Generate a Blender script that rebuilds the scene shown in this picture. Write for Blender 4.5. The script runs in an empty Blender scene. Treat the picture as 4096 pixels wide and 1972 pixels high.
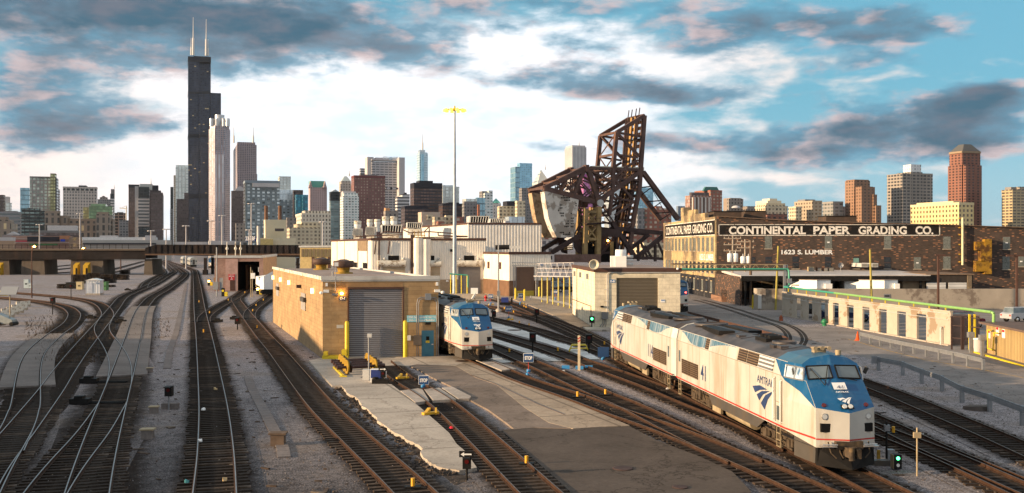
import bpy,bmesh,math,random
from math import sin,cos,pi,radians,sqrt,atan2
from mathutils import Vector,Matrix
random.seed(7)
S=bpy.context.scene
COL=S.collection
F,CX,HY,HC=4150.0,2048.0,987.0,9.0
cam=bpy.data.cameras.new('camera');co=bpy.data.objects.new('camera',cam);COL.objects.link(co)
co.location=(0,0,HC);co.rotation_euler=(radians(90),0,0)
cam.sensor_width=36;cam.lens=36*F/4096;cam.clip_end=20000;cam.clip_start=0.3
S.camera=co
def G(px,py,z=0.0):
 Y=F*(HC-z)/(py-HY);return Vector(((px-CX)*Y/F,Y,z))
def W(px,py,Y):
 return Vector(((px-CX)*Y/F,Y,HC-(py-HY)*Y/F))
S.view_settings.view_transform='Standard';S.view_settings.look='None'
S.view_settings.exposure=0.82;S.view_settings.gamma=1.0
SUN_EL,SUN_AZ=radians(11),radians(-108)
sd=Vector((sin(SUN_AZ)*cos(SUN_EL),cos(SUN_AZ)*cos(SUN_EL),sin(SUN_EL)))
sl=bpy.data.lights.new('sun','SUN');sl.energy=5.0;sl.angle=radians(0.55);sl.color=(1.0,0.71,0.42)
so=bpy.data.objects.new('sun',sl);COL.objects.link(so);so.rotation_euler=sd.to_track_quat('Z','Y').to_euler()
so.location=(-60,-30,60)
class NT:
 """small node-tree writer"""
 def __init__(s,tree):s.t=tree;s.n=tree.nodes;s.l=tree.links
 def new(s,typ,**kw):
  n=s.n.new(typ)
  for k,v in kw.items():setattr(n,k,v)
  return n
 def put(s,sock,v):
  if isinstance(v,bpy.types.NodeSocket):s.l.new(v,sock)
  elif isinstance(v,(tuple,list)):sock.default_value=tuple(v)+((1,)if len(v)==3 and sock.type=='RGBA' else())
  else:sock.default_value=v
 def m(s,op,a,b=0.0,c=None,clamp=False):
  n=s.new('ShaderNodeMath',operation=op,use_clamp=clamp)
  s.put(n.inputs[0],a);s.put(n.inputs[1],b)
  if c is not None:s.put(n.inputs[2],c)
  return n.outputs[0]
 def mix(s,f,a,b,blend='MIX'):
  n=s.new('ShaderNodeMix',data_type='RGBA',blend_type=blend);n.clamp_factor=True
  s.put(n.inputs[0],f);s.put(n.inputs[6],a);s.put(n.inputs[7],b);return n.outputs[2]
 def comb(s,x,y,z=0.0):
  n=s.new('ShaderNodeCombineXYZ');s.put(n.inputs[0],x);s.put(n.inputs[1],y);s.put(n.inputs[2],z);return n.outputs[0]
 def sep(s,v):
  n=s.new('ShaderNodeSeparateXYZ');s.put(n.inputs[0],v);return n.outputs
 def noise(s,vec,scale,detail=4.0,rough=0.55,dist=0.0,col=False):
  n=s.new('ShaderNodeTexNoise');s.put(n.inputs['Vector'],vec)
  n.inputs['Scale'].default_value=scale;n.inputs['Detail'].default_value=detail
  n.inputs['Roughness'].default_value=rough;n.inputs['Distortion'].default_value=dist
  return n.outputs[1 if col else 0]
 def ramp(s,v,a,b,c=0.0,d=1.0,smooth=True):
  n=s.new('ShaderNodeMapRange',interpolation_type='SMOOTHSTEP' if smooth else 'LINEAR');n.clamp=True
  s.put(n.inputs[0],v);s.put(n.inputs[1],a);s.put(n.inputs[2],b);s.put(n.inputs[3],c);s.put(n.inputs[4],d)
  return n.outputs[0]
def build_world():
 w=bpy.data.worlds.new('World');S.world=w;w.use_nodes=True
 t=NT(w.node_tree);t.n.clear()
 out=t.new('ShaderNodeOutputWorld');bg=t.new('ShaderNodeBackground');t.l.new(bg.outputs[0],out.inputs[0])
 sky=t.new('ShaderNodeTexSky');sky.sky_type='NISHITA';sky.sun_disc=False
 sky.sun_elevation=SUN_EL;sky.sun_rotation=SUN_AZ;sky.dust_density=1.0;sky.ozone_density=3.0;sky.air_density=1.0
 tc=t.new('ShaderNodeTexCoord')
 nv=t.new('ShaderNodeVectorMath',operation='NORMALIZE');t.l.new(tc.outputs['Generated'],nv.inputs[0])
 x,y,z=t.sep(nv.outputs[0])
 az=t.m('ARCTAN2',x,y)
 el=t.m('ARCSINE',z)
 azd=t.m('MULTIPLY',az,57.2958);eld=t.m('MULTIPLY',el,57.2958)
 pv=t.comb(t.m('MULTIPLY',azd,0.10),t.m('MULTIPLY',eld,0.26),0.0)
 wn=t.noise(pv,1.3,5,0.55,0.0,col=True)
 wx,wy,wz=t.sep(wn)
 ax=t.m('ADD',azd,t.m('MULTIPLY',t.m('SUBTRACT',wx,0.5),7.0))
 ey=t.m('ADD',eld,t.m('MULTIPLY',t.m('SUBTRACT',wy,0.5),2.6))
 fb=t.noise(pv,2.0,9,0.60,0.1)
 fb2=t.noise(t.comb(t.m('MULTIPLY',azd,0.13),t.m('MULTIPLY',eld,0.36),4.7),2.6,7,0.55,0.15)
 def blob(px,py,rx,ry,rot=0.0):
  a0=math.degrees(math.atan((px-CX)/F));e0=math.degrees(math.atan((HY-py)/F*cos(radians(a0))))
  sx,sy=rx/72.0,ry/72.0
  dx=t.m('SUBTRACT',ax,a0);dy=t.m('SUBTRACT',ey,e0)
  c_,s_=cos(radians(rot)),sin(radians(rot))
  u=t.m('DIVIDE',t.m('ADD',t.m('MULTIPLY',dx,c_),t.m('MULTIPLY',dy,s_)),sx)
  v=t.m('DIVIDE',t.m('SUBTRACT',t.m('MULTIPLY',dy,c_),t.m('MULTIPLY',dx,s_)),sy)
  r2=t.m('ADD',t.m('MULTIPLY',u,u),t.m('MULTIPLY',v,v))
  return t.m('POWER',2.718,t.m('MULTIPLY',r2,-1.0))
 def field(lst):
  acc=None
  for b in lst:
   k=blob(*b[:-1]);k=t.m('MULTIPLY',k,b[-1])if b[-1]!=1 else k
   acc=k if acc is None else t.m('ADD',acc,k)
  return acc
 dark=field([(300,90,900,200,-4,1.1),(1250,110,950,130,-5,1.0),(100,330,300,110,0,.55),(2050,0,900,50,0,.5),(2950,110,700,120,-4,.95),(3550,40,300,90,0,.6),(170,520,330,120,0,1.1),(680,490,170,80,0,.55),(2420,330,400,65,-3,.8),(2800,370,330,50,-2,.8),(3250,520,750,90,3,.85),(3550,620,700,75,0,.85),(3900,470,350,120,0,.8),(4000,370,160,60,0,.8),(2350,570,450,45,2,.45),(3450,240,300,45,0,.5),(0,780,260,45,0,.5)])
 lite=field([(1500,430,1000,260,0,1.1),(800,600,900,120,0,.5),(1600,700,1200,160,0,.7),(2050,190,520,90,0,.75),(2750,240,500,50,0,.6),(2300,480,500,70,0,.5),(550,260,350,50,0,.4),(300,700,520,80,0,.35),(3050,330,500,60,0,.3),(1050,310,400,100,0,.4),(3200,700,700,30,0,.35),(1500,900,1300,120,0,.7),(400,880,700,90,0,.3),(2500,640,500,60,0,.3)])
 gate=t.ramp(t.m('ABSOLUTE',azd),34,60)
 hi=t.ramp(eld,15,30);gate=t.m('MAXIMUM',gate,hi)
 generic=t.m('MULTIPLY',gate,0.05)
 dv=t.m('ADD',t.m('ADD',dark,generic),t.m('MULTIPLY',t.m('SUBTRACT',fb,0.5),1.9))
 dmask=t.ramp(dv,0.44,0.90)
 core=t.ramp(dv,0.7,1.45)
 lv=t.m('ADD',t.m('ADD',lite,t.m('MULTIPLY',gate,0.45)),t.m('MULTIPLY',t.m('SUBTRACT',fb2,0.5),1.6))
 lmask=t.ramp(lv,0.12,0.80)
 nis=t.mix(1.0,sky.outputs[0],(0.050,0.068,0.080),'MULTIPLY')
 low=t.ramp(eld,0.0,9.0,1.0,0.0)
 clear=t.mix(0.62,nis,t.mix(low,(0.12,0.34,0.42),(0.30,0.44,0.54)))
 white=t.mix(t.ramp(fb,.35,.65),(0.68,0.655,0.665),(0.50,0.58,0.635))
 warmth=t.ramp(t.m('ABSOLUTE',t.m('ADD',azd,5)),8,24)
 white=t.mix(t.m('MULTIPLY',warmth,0.75),white,(0.64,0.50,0.43))
 c=t.mix(lmask,clear,white)
 rim=t.mix(t.ramp(fb2,.34,.54),(0.42,0.33,0.33),(0.085,0.20,0.28))
 body=t.mix(t.ramp(fb2,.38,.66),(0.030,0.075,0.115),(0.085,0.095,0.125))
 cl=t.mix(core,rim,body)
 c=t.mix(t.m('MULTIPLY',dmask,0.93),c,cl)
 below=t.ramp(eld,-1.5,0.0,1.0,0.0);c=t.mix(gate,c,t.mix(1.0,c,(.98,.95,.92),'MULTIPLY'));c=t.mix(below,c,(0.30,0.29,0.30))
 t.put(bg.inputs[0],c);bg.inputs[1].default_value=1.0
build_world()
MATS={}
def principled(name):
 m=bpy.data.materials.new(name);m.use_nodes=True;t=NT(m.node_tree)
 b=t.n['Principled BSDF'];return m,t,b
def mat(name,col,rough=0.8,metal=0.0,var=0.18,scale=1.5,bump=0.0,bscale=20.0,dirt=None,dirt_amt=0.5,dscale=0.6,dth=(.5,.7),streak=False,spec=None):
 if name in MATS:return MATS[name]
 m,t,b=principled(name)
 tc=t.new('ShaderNodeTexCoord');P=tc.outputs['Object']
 n1=t.noise(P,scale,6,0.6);f=t.ramp(n1,.3,.7,1-var,1+var,smooth=False)
 c=t.mix(1.0,col,t.comb(f,f,f),'MULTIPLY')
 if dirt is not None:
  if streak:
   x,y,z=t.sep(P);dn=t.noise(t.comb(t.m('MULTIPLY',x,1.0),t.m('MULTIPLY',y,1.0),t.m('MULTIPLY',z,0.12)),dscale,7,.65)
  else:dn=t.noise(P,dscale,7,.65)
  c=t.mix(t.m('MULTIPLY',t.ramp(dn,dth[0],dth[1]),dirt_amt),c,dirt)
 t.put(b.inputs['Base Color'],c);b.inputs['Roughness'].default_value=rough;b.inputs['Metallic'].default_value=metal
 b.inputs['Specular IOR Level'].default_value=(.5 if rough<.6 else .12)if spec is None else spec
 if bump:
  bn=t.new('ShaderNodeBump');bn.inputs['Strength'].default_value=1.0;bn.inputs['Distance'].default_value=bump
  t.put(bn.inputs['Height'],t.noise(P,bscale,5,.6));t.put(b.inputs['Normal'],bn.outputs[0])
 MATS[name]=m;return m
def emis(name,col,strength,base=(.8,.8,.8)):
 if name in MATS:return MATS[name]
 m,t,b=principled(name);t.put(b.inputs['Base Color'],base);t.put(b.inputs['Emission Color'],col);b.inputs['Emission Strength'].default_value=strength
 MATS[name]=m;return m
def glass(name,col=(.05,.07,.08),rough=.08,metal=0.0):
 if name in MATS:return MATS[name]
 m,t,b=principled(name)
 tc=t.new('ShaderNodeTexCoord');n=t.noise(tc.outputs['Object'],.8,3)
 t.put(b.inputs['Base Color'],t.mix(t.ramp(n,.35,.65),col,tuple(c*1.7 for c in col)));b.inputs['Roughness'].default_value=rough
 b.inputs['Metallic'].default_value=metal;b.inputs['Specular IOR Level'].default_value=.9
 MATS[name]=m;return m
def uvxy(t):
 tc=t.new('ShaderNodeTexCoord');x,y,z=t.sep(tc.outputs['UV']);return tc,x,y
def facade(name,wall,gl,bay=3.0,fl=3.6,ww=.6,wh=.55,metal=.35,grough=.18,gvar=.5,wrough=.8,wmetal=0.0,warm=0.0,vband=None,hband=None):
 """wall with a grid of windows laid out in metres"""
 if name in MATS:return MATS[name]
 m,t,b=principled(name);tc,u,v=uvxy(t)
 ub=t.m('DIVIDE',u,bay);vb=t.m('DIVIDE',v,fl)
 iu=t.m('LESS_THAN',t.m('ABSOLUTE',t.m('SUBTRACT',t.m('FRACT',ub),.5)),ww/2)
 iv=t.m('LESS_THAN',t.m('ABSOLUTE',t.m('SUBTRACT',t.m('FRACT',vb),.5)),wh/2)
 ins=t.m('MULTIPLY',iu,iv)
 if vband:
  ins=t.m('MULTIPLY',ins,t.m('GREATER_THAN',t.m('FRACT',t.m('DIVIDE',u,bay*vband)),1.0/vband))
 if hband:
  ins=t.m('MULTIPLY',ins,t.m('GREATER_THAN',t.m('FRACT',t.m('DIVIDE',v,fl*hband)),1.0/hband))
 geo=t.new('ShaderNodeNewGeometry');nz=t.sep(geo.outputs['Normal'])[2]
 ins=t.m('MULTIPLY',ins,t.m('LESS_THAN',t.m('ABSOLUTE',nz),.5))
 wn=t.new('ShaderNodeTexWhiteNoise',noise_dimensions='2D');t.put(wn.inputs[0],t.comb(t.m('FLOOR',ub),t.m('FLOOR',vb)))
 r=wn.outputs[0]
 fac=t.m('ADD',1-gvar,t.m('MULTIPLY',r,2*gvar))
 gc=t.mix(1.0,gl,t.comb(fac,fac,fac),'MULTIPLY')
 if warm:gc=t.mix(t.m('MULTIPLY',t.m('GREATER_THAN',r,1-warm),.8),gc,(.75,.58,.32))  # a few windows painted gold: warm reflections put into the glass colour
 big=t.noise(tc.outputs['Object'],.03,4);wf=t.ramp(big,.3,.7,.85,1.12,False)
 wc=t.mix(1.0,wall,t.comb(wf,wf,wf),'MULTIPLY')
 t.put(b.inputs['Base Color'],t.mix(ins,wc,gc))
 t.put(b.inputs['Roughness'],t.m('ADD',wrough,t.m('MULTIPLY',ins,grough-wrough)))
 t.put(b.inputs['Metallic'],t.m('ADD',wmetal,t.m('MULTIPLY',ins,metal-wmetal)))
 MATS[name]=m;return m
def brick(name,c1,c2,mortar,bw=.6,bh=.2,ms=.012,rough=.85,bump=.01,patch=None,patch_amt=.5,patch_scale=.25,spark=None,dth=(.45,.7)):
 if name in MATS:return MATS[name]
 m,t,b=principled(name);tc,u,v=uvxy(t)
 bt=t.new('ShaderNodeTexBrick');t.put(bt.inputs['Vector'],t.comb(u,v));t.put(bt.inputs['Color1'],c1);t.put(bt.inputs['Color2'],c2);t.put(bt.inputs['Mortar'],mortar)
 bt.inputs['Scale'].default_value=1.0;bt.inputs['Mortar Size'].default_value=ms;bt.inputs['Brick Width'].default_value=bw;bt.inputs['Row Height'].default_value=bh
 bt.inputs['Bias'].default_value=-.1
 c=bt.outputs[0]
 n1=t.noise(tc.outputs['Object'],.9,7,.65);f=t.ramp(n1,.3,.7,.72,1.25,False);c=t.mix(1.0,c,t.comb(f,f,f),'MULTIPLY')
 if patch is not None:c=t.mix(t.m('MULTIPLY',t.ramp(t.noise(tc.outputs['Object'],patch_scale,8,.7),dth[0],dth[1]),patch_amt),c,patch)
 if spark is not None:
  wn=t.new('ShaderNodeTexWhiteNoise',noise_dimensions='2D');t.put(wn.inputs[0],t.comb(t.m('FLOOR',t.m('DIVIDE',u,.42)),t.m('FLOOR',t.m('DIVIDE',v,.14))))
  c=t.mix(t.m('MULTIPLY',t.m('GREATER_THAN',wn.outputs[0],.91),.7),c,spark)
 t.put(b.inputs['Base Color'],c);b.inputs['Roughness'].default_value=rough
 bn=t.new('ShaderNodeBump');bn.inputs['Distance'].default_value=bump;bn.inputs['Strength'].default_value=.8;t.put(bn.inputs['Height'],t.m('SUBTRACT',1.0,bt.outputs[1]));t.put(b.inputs['Normal'],bn.outputs[0])
 MATS[name]=m;return m
def ribbed(name,col,pitch=.3,depth=.03,horiz=False,rough=.5,metal=.0,dirt=(.3,.25,.18),dirt_amt=.25,duty=.5,dark=.6):
 if name in MATS:return MATS[name]
 m,t,b=principled(name);tc,u,v=uvxy(t);w=v if horiz else u
 f=t.m('FRACT',t.m('DIVIDE',w,pitch));h=t.m('ABSOLUTE',t.m('SUBTRACT',f,.5))
 hh=t.ramp(h,duty/2-.1,duty/2+.1)
 big=t.noise(tc.outputs['Object'],.5,6,.6)
 x,y,z=t.sep(tc.outputs['Object']);st=t.noise(t.comb(x,y,t.m('MULTIPLY',z,.1)),1.2,6,.7)
 c=t.mix(t.m('MULTIPLY',t.ramp(st,.45,.75),dirt_amt),t.mix(t.ramp(hh,0,1),tuple(a*dark for a in col),col),dirt)
 wf=t.ramp(big,.3,.7,.9,1.08,False);c=t.mix(1.0,c,t.comb(wf,wf,wf),'MULTIPLY')
 t.put(b.inputs['Base Color'],c);b.inputs['Roughness'].default_value=rough;b.inputs['Metallic'].default_value=metal
 bn=t.new('ShaderNodeBump');bn.inputs['Distance'].default_value=depth;t.put(bn.inputs['Height'],hh);t.put(b.inputs['Normal'],bn.outputs[0])
 MATS[name]=m;return m
class MB:
 def __init__(s):s.v=[];s.f=[];s.mi=[];s.cur=0;s.sm=[]
 def mat(s,i):s.cur=i;return s
 def face(s,pts,smooth=False):
  b=len(s.v);s.v+=[tuple(p)for p in pts];s.f.append(tuple(range(b,b+len(pts))));s.mi.append(s.cur);s.sm.append(smooth)
 def mesh(s,vs,fs,smooth=False):
  b=len(s.v);s.v+=[tuple(p)for p in vs]
  for f in fs:s.f.append(tuple(i+b for i in f));s.mi.append(s.cur);s.sm.append(smooth)
 def frame(s,o,ax,ay,az):
  o,ax,ay,az=Vector(o),Vector(ax),Vector(ay),Vector(az)
  vs=[o+a*ax+b*ay+c*az for c in(-1,1)for a,b in((-1,-1),(1,-1),(1,1),(-1,1))]
  fs=[(3,2,1,0),(4,5,6,7),(0,1,5,4),(1,2,6,5),(2,3,7,6),(3,0,4,7)]
  if ax.cross(ay).dot(az)<0:fs=[f[::-1]for f in fs]
  s.mesh(vs,fs)
 def box(s,x0,y0,z0,x1,y1,z1):
  s.frame(((x0+x1)/2,(y0+y1)/2,(z0+z1)/2),(abs(x1-x0)/2,0,0),(0,abs(y1-y0)/2,0),(0,0,abs(z1-z0)/2))
 def bar(s,p,q,w,h,up=(0,0,1)):
  p,q=Vector(p),Vector(q);d=q-p;L=d.length
  if L<1e-6:return
  d/=L;up=Vector(up)
  if abs(d.dot(up))>.98:up=Vector((0,1,0))if abs(d.y)<.9 else Vector((1,0,0))
  r=d.cross(up).normalized();u=r.cross(d)
  s.frame((p+q)/2,r*w/2,d*L/2,u*h/2)
 def cyl(s,p,q,r0,r1=None,n=10,caps=True):
  p,q=Vector(p),Vector(q);r1=r0 if r1 is None else r1;d=(q-p).normalized()
  a=d.orthogonal().normalized();b=d.cross(a)
  vs=[p+(a*cos(2*pi*i/n)+b*sin(2*pi*i/n))*r0 for i in range(n)]+[q+(a*cos(2*pi*i/n)+b*sin(2*pi*i/n))*r1 for i in range(n)]
  s.mesh(vs,[(i,(i+1)%n,n+(i+1)%n,n+i)for i in range(n)],True)
  if caps:s.mesh(vs,[tuple(range(n))[::-1],tuple(range(n,2*n))])
 def lathe(s,o,prof,n=14,axis='Z'):
  o=Vector(o);vs=[]
  for r,h in prof:
   for i in range(n):
    a=2*pi*i/n;c_,s_=r*cos(a),r*sin(a)
    vs.append(o+(Vector((c_,s_,h))if axis=='Z' else Vector((c_,h,s_))if axis=='Y' else Vector((h,c_,s_))))
  fs=[(k*n+i,k*n+(i+1)%n,(k+1)*n+(i+1)%n,(k+1)*n+i)for k in range(len(prof)-1)for i in range(n)]
  if axis=='Y':fs=[f[::-1]for f in fs]
  s.mesh(vs,fs,True)
 def tube(s,path,r,n=8):
  for a,b in zip(path,path[1:]):s.cyl(a,b,r,n=n)
 def prism(s,poly,z0,z1):
  n=len(poly);ar=sum(poly[i][0]*poly[(i+1)%n][1]-poly[(i+1)%n][0]*poly[i][1]for i in range(n))
  if ar<0:poly=poly[::-1]
  zz0=z0 if hasattr(z0,'__len__')else[z0]*n;zz1=z1 if hasattr(z1,'__len__')else[z1]*n
  vs=[(p[0],p[1],z)for p,z in zip(poly,zz0)]+[(p[0],p[1],z)for p,z in zip(poly,zz1)]
  s.mesh(vs,[tuple(range(n))[::-1],tuple(range(n,2*n))]+[(i,(i+1)%n,n+(i+1)%n,n+i)for i in range(n)])
 def data(s,name,mats):
  me=bpy.data.meshes.new(name);me.from_pydata(s.v,[],s.f)
  for m in(mats if isinstance(mats,(list,tuple))else[mats]):me.materials.append(m)
  uv=me.uv_layers.new(name='UVMap').data;vs=s.v
  for p,mi,sm in zip(me.polygons,s.mi,s.sm):
   p.material_index=mi;p.use_smooth=sm
   n=p.normal
   if abs(n.z)>.75:f_=lambda c:(c[0],c[1])
   else:
    h=sqrt(n.x*n.x+n.y*n.y)or 1;tx,ty=-n.y/h,n.x/h;f_=lambda c:(c[0]*tx+c[1]*ty,c[2])
   for li in p.loop_indices:uv[li].uv=f_(vs[me.loops[li].vertex_index])
  return me
 def build(s,name,mats,parent=None,**kw):
  o=bpy.data.objects.new(name,s.data(name,mats));COL.objects.link(o)
  if parent:
   o.parent=parent
   if parent.get('_w'):o.matrix_parent_inverse=Matrix.Translation(-Vector(parent.location))
  tag(o,**kw);return o
def thingW(name,label,cat,loc=(0,0,0),group=None):
 o=thing(name,label,cat,loc,0,group);o['_w']=1;WR.append(o);return o
WR=[]
class Wall:
 """vertical wall plane through A along d; places parts measured on the photograph at their real position on it"""
 def __init__(s,A,d,root=None):s.A=Vector((A[0],A[1]));s.d=Vector((d[0],d[1])).normalized();s.n=Vector((s.d.y,-s.d.x));s.root=root
 def uz(s,px,py):
  p=(px-CX)/F;u=(p*s.A.y-s.A.x)/(s.d.x-p*s.d.y);Y=s.A.y+u*s.d.y;return u,HC-(py-HY)*Y/F
 def P(s,u,z,out=0.0):q=s.A+s.d*u+s.n*out;return Vector((q.x,q.y,z))
 def pix(s,px,py,out=0.0):u,z=s.uz(px,py);return s.P(u,z,out)
 def boxu(s,m,u0,z0,u1,z1,o0,o1):
  c=s.P((u0+u1)/2,(z0+z1)/2,(o0+o1)/2);m.frame(c,Vector((s.d.x,s.d.y,0))*abs(u1-u0)/2,Vector((s.n.x,s.n.y,0))*abs(o1-o0)/2,(0,0,abs(z1-z0)/2))
 def rect(s,m,x0,y0,x1,y1,o0=0.0,o1=.06):
  xm,ym=(x0+x1)/2,(y0+y1)/2;u0=s.uz(x0,ym)[0];u1=s.uz(x1,ym)[0];z1=s.uz(xm,y0)[1];z0=s.uz(xm,y1)[1]
  s.boxu(m,u0,z0,u1,z1,o0,o1);return u0,z0,u1,z1
 def part(s,name,mt,x0,y0,x1,y1,o0=0.0,o1=.06,root=None,**kw):
  m=MB();s.rect(m,x0,y0,x1,y1,o0,o1);return m.build(name,mt,root or s.root,**kw)
 def text(s,name,txt,mt,x0,yb,x1,yt,root=None,out=.03,bold=.03):
  u0,z0=s.uz(x0,yb);u1=s.uz(x1,yb)[0];z1=s.uz((x0+x1)/2,yt)[1];z0=s.uz((x0+x1)/2,yb)[1]
  r=letters(name,txt,mt,root or s.root,s.P(u0,z0,0),(s.d.x,s.d.y,0),(0,0,1),z1-z0,out,bold,u1-u0)
  if r.parent.get('_w'):r.matrix_parent_inverse=Matrix.Translation(-Vector(r.parent.location))
  return r
def tag(o,label=None,cat=None,group=None,kind=None):
 if label:o['label']=label
 if cat:o['category']=cat
 if group:o['group']=group
 if kind:o['kind']=kind
 return o
def thing(name,label,cat,loc=(0,0,0),rz=0.0,group=None):
 o=bpy.data.objects.new(name,None);COL.objects.link(o);o.location=loc;o.rotation_euler=(0,0,rz);o.empty_display_size=.3
 return tag(o,label,cat,group)
def dup(o,loc=None,rz=None,label=None,scale=None):
 def rec(a,par):
  c=a.copy();COL.objects.link(c);c.parent=par
  for ch in KIDS(a):rec(ch,c)
  return c
 r=rec(o,None)
 if loc is not None:r.location=loc
 if rz is not None:r.rotation_euler=(0,0,rz)
 if label:r['label']=label
 if scale:r.scale=(scale,)*3
 return r
def KIDS(a):return[c for c in bpy.data.objects if c.parent is a]
_tx={}
def letters(name,text,m,parent,o,ux,uz,h,depth=.01,bold=.012,width=None,font_space=1.0):
 """flat raised lettering; o = left end of baseline, ux/uz unit axes, h cap height, width = overall run"""
 cu=bpy.data.curves.new('t','FONT');cu.body=text;cu.size=1.0;cu.offset=bold;cu.extrude=0.0;cu.space_character=font_space
 ob=bpy.data.objects.new('t',cu);COL.objects.link(ob);bpy.context.view_layer.update()
 me=bpy.data.meshes.new_from_object(ob.evaluated_get(bpy.context.evaluated_depsgraph_get()));bpy.data.objects.remove(ob)
 xs=[v.co.x for v in me.vertices];ys=[v.co.y for v in me.vertices];x0,x1,y1=min(xs),max(xs),max(ys);y0=0.0
 sy=h/(y1-y0);sx=(width/(x1-x0))if width else sy
 ux,uz=Vector(ux).normalized(),Vector(uz).normalized();n=ux.cross(uz)
 for v in me.vertices:v.co=Vector(o)+ux*(v.co.x-x0)*sx+uz*(v.co.y-y0)*sy+n*depth
 me.materials.clear();me.materials.append(m)
 r=bpy.data.objects.new(name,me);COL.objects.link(r);r.parent=parent;return r
# ======= GROUND
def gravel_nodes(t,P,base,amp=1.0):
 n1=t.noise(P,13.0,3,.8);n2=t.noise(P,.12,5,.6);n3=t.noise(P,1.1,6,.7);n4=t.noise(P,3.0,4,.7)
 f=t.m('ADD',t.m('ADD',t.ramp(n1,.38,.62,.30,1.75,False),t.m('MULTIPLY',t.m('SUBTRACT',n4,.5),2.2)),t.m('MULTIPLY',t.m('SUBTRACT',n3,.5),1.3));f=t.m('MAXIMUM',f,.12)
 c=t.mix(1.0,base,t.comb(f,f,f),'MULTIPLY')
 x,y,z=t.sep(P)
 near_shade=t.ramp(t.m('ADD',t.m('ADD',y,t.m('MULTIPLY',x,.55)),t.m('MULTIPLY',t.m('SUBTRACT',n2,.5),60)),16,72,.27,1.0)  # gravel colour darkened towards the near edge, painting in a vignette-dark foreground
 c=t.mix(1.0,c,t.comb(near_shade,near_shade,near_shade),'MULTIPLY')
 c=t.mix(t.m('MULTIPLY',t.ramp(n2,.50,.62),.40),c,t.mix(1.0,(.21,.16,.12),t.comb(near_shade,near_shade,near_shade),'MULTIPLY'))
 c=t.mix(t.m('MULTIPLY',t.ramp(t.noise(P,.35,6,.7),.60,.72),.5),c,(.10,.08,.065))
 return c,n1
def gravel_mat(name,base,bed=None):
 m,t,b=principled(name);tc=t.new('ShaderNodeTexCoord');P=tc.outputs['Object']
 c,n1=gravel_nodes(t,P,base)
 if bed is not None:
  u,v,w_=t.sep(tc.outputs['UV'])
  e=t.m('ADD',t.m('ABSOLUTE',u),t.m('MULTIPLY',t.m('SUBTRACT',t.noise(P,1.6,5,.7),.5),.55))
  k=t.ramp(e,.62,1.0,1.0,0.0)
  n=t.noise(P,11.0,3,.75);f=t.ramp(n,.3,.7,.45,1.6,False)
  along=t.ramp(t.noise(P,.16,4,.6),.35,.65,.75,1.0)
  c=t.mix(t.m('MULTIPLY',k,along),c,t.mix(1.0,bed,t.comb(f,f,f),'MULTIPLY'))
 t.put(b.inputs['Base Color'],c);b.inputs['Roughness'].default_value=.95;b.inputs['Specular IOR Level'].default_value=.04
 bn=t.new('ShaderNodeBump');bn.inputs['Distance'].default_value=.05;bn.inputs['Strength'].default_value=.9
 t.put(bn.inputs['Height'],n1);t.put(b.inputs['Normal'],bn.outputs[0]);return m
GRAVEL=(.275,.25,.258)
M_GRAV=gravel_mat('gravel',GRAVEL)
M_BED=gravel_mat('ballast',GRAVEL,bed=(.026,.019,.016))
def pavement(name,base,crack=.5,stain=(.06,.05,.045),stain_amt=.5,joint=None,sc=.3):
 m,t,b=principled(name);tc=t.new('ShaderNodeTexCoord');P=tc.outputs['Object']
 n1=t.noise(P,sc,8,.65);n2=t.noise(P,6,5,.7);n0=t.noise(P,.07,4,.6)
 f=t.m('MULTIPLY',t.ramp(n1,.3,.7,.78,1.2,False),t.m('MULTIPLY',t.ramp(n2,.3,.7,.82,1.18,False),t.ramp(n0,.35,.65,.85,1.12,False)))
 c=t.mix(1.0,base,t.comb(f,f,f),'MULTIPLY')
 vo=t.new('ShaderNodeTexVoronoi',feature='DISTANCE_TO_EDGE');vo.inputs['Scale'].default_value=.16
 wv=t.noise(P,.7,5,.7,col=True);mx=t.new('ShaderNodeVectorMath',operation='ADD');t.put(mx.inputs[0],P);sc_=t.new('ShaderNodeVectorMath',operation='SCALE');t.put(sc_.inputs[0],wv);sc_.inputs['Scale'].default_value=2.5;t.put(mx.inputs[1],sc_.outputs[0])
 t.put(vo.inputs['Vector'],mx.outputs[0])
 c=t.mix(t.m('MULTIPLY',t.ramp(vo.outputs['Distance'],.0,.012,1,0),crack),c,tuple(a*.3 for a in base))
 c=t.mix(t.m('MULTIPLY',t.ramp(t.noise(P,.45,8,.75,.8),.54,.70),stain_amt),c,stain)
 x,y,z=t.sep(P)
 if joint:
  rx=t.m('ADD',t.m('MULTIPLY',x,.95),t.m('MULTIPLY',y,.31));ry=t.m('SUBTRACT',t.m('MULTIPLY',y,.95),t.m('MULTIPLY',x,.31))
  for w_ in(rx,ry):
   h=t.m('ABSOLUTE',t.m('SUBTRACT',t.m('FRACT',t.m('DIVIDE',w_,joint)),.5))
   c=t.mix(t.m('MULTIPLY',t.m('LESS_THAN',h,.014),.7),c,tuple(a*.35 for a in base))
 t.put(b.inputs['Base Color'],c);b.inputs['Roughness'].default_value=.9;b.inputs['Specular IOR Level'].default_value=.08
 bn=t.new('ShaderNodeBump');bn.inputs['Distance'].default_value=.012;t.put(bn.inputs['Height'],n2);t.put(b.inputs['Normal'],bn.outputs[0])
 MATS[name]=m;return m
M_CONC=pavement('slab_concrete',(.42,.37,.32),.6,(.16,.12,.09),.45,5.2)
M_PAD=pavement('pad_concrete',(.60,.60,.60),.12,(.32,.30,.27),.4,8.0)
M_ASPH=pavement('brown_asphalt',(.205,.165,.14),.6,(.055,.042,.035),.6)
M_ASPH2=pavement('oily_asphalt',(.095,.078,.068),.7,(.03,.025,.02),.6)
M_TAN=pavement('tan_concrete',(.34,.275,.215),.6,(.17,.12,.08),.5,6.0)
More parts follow.
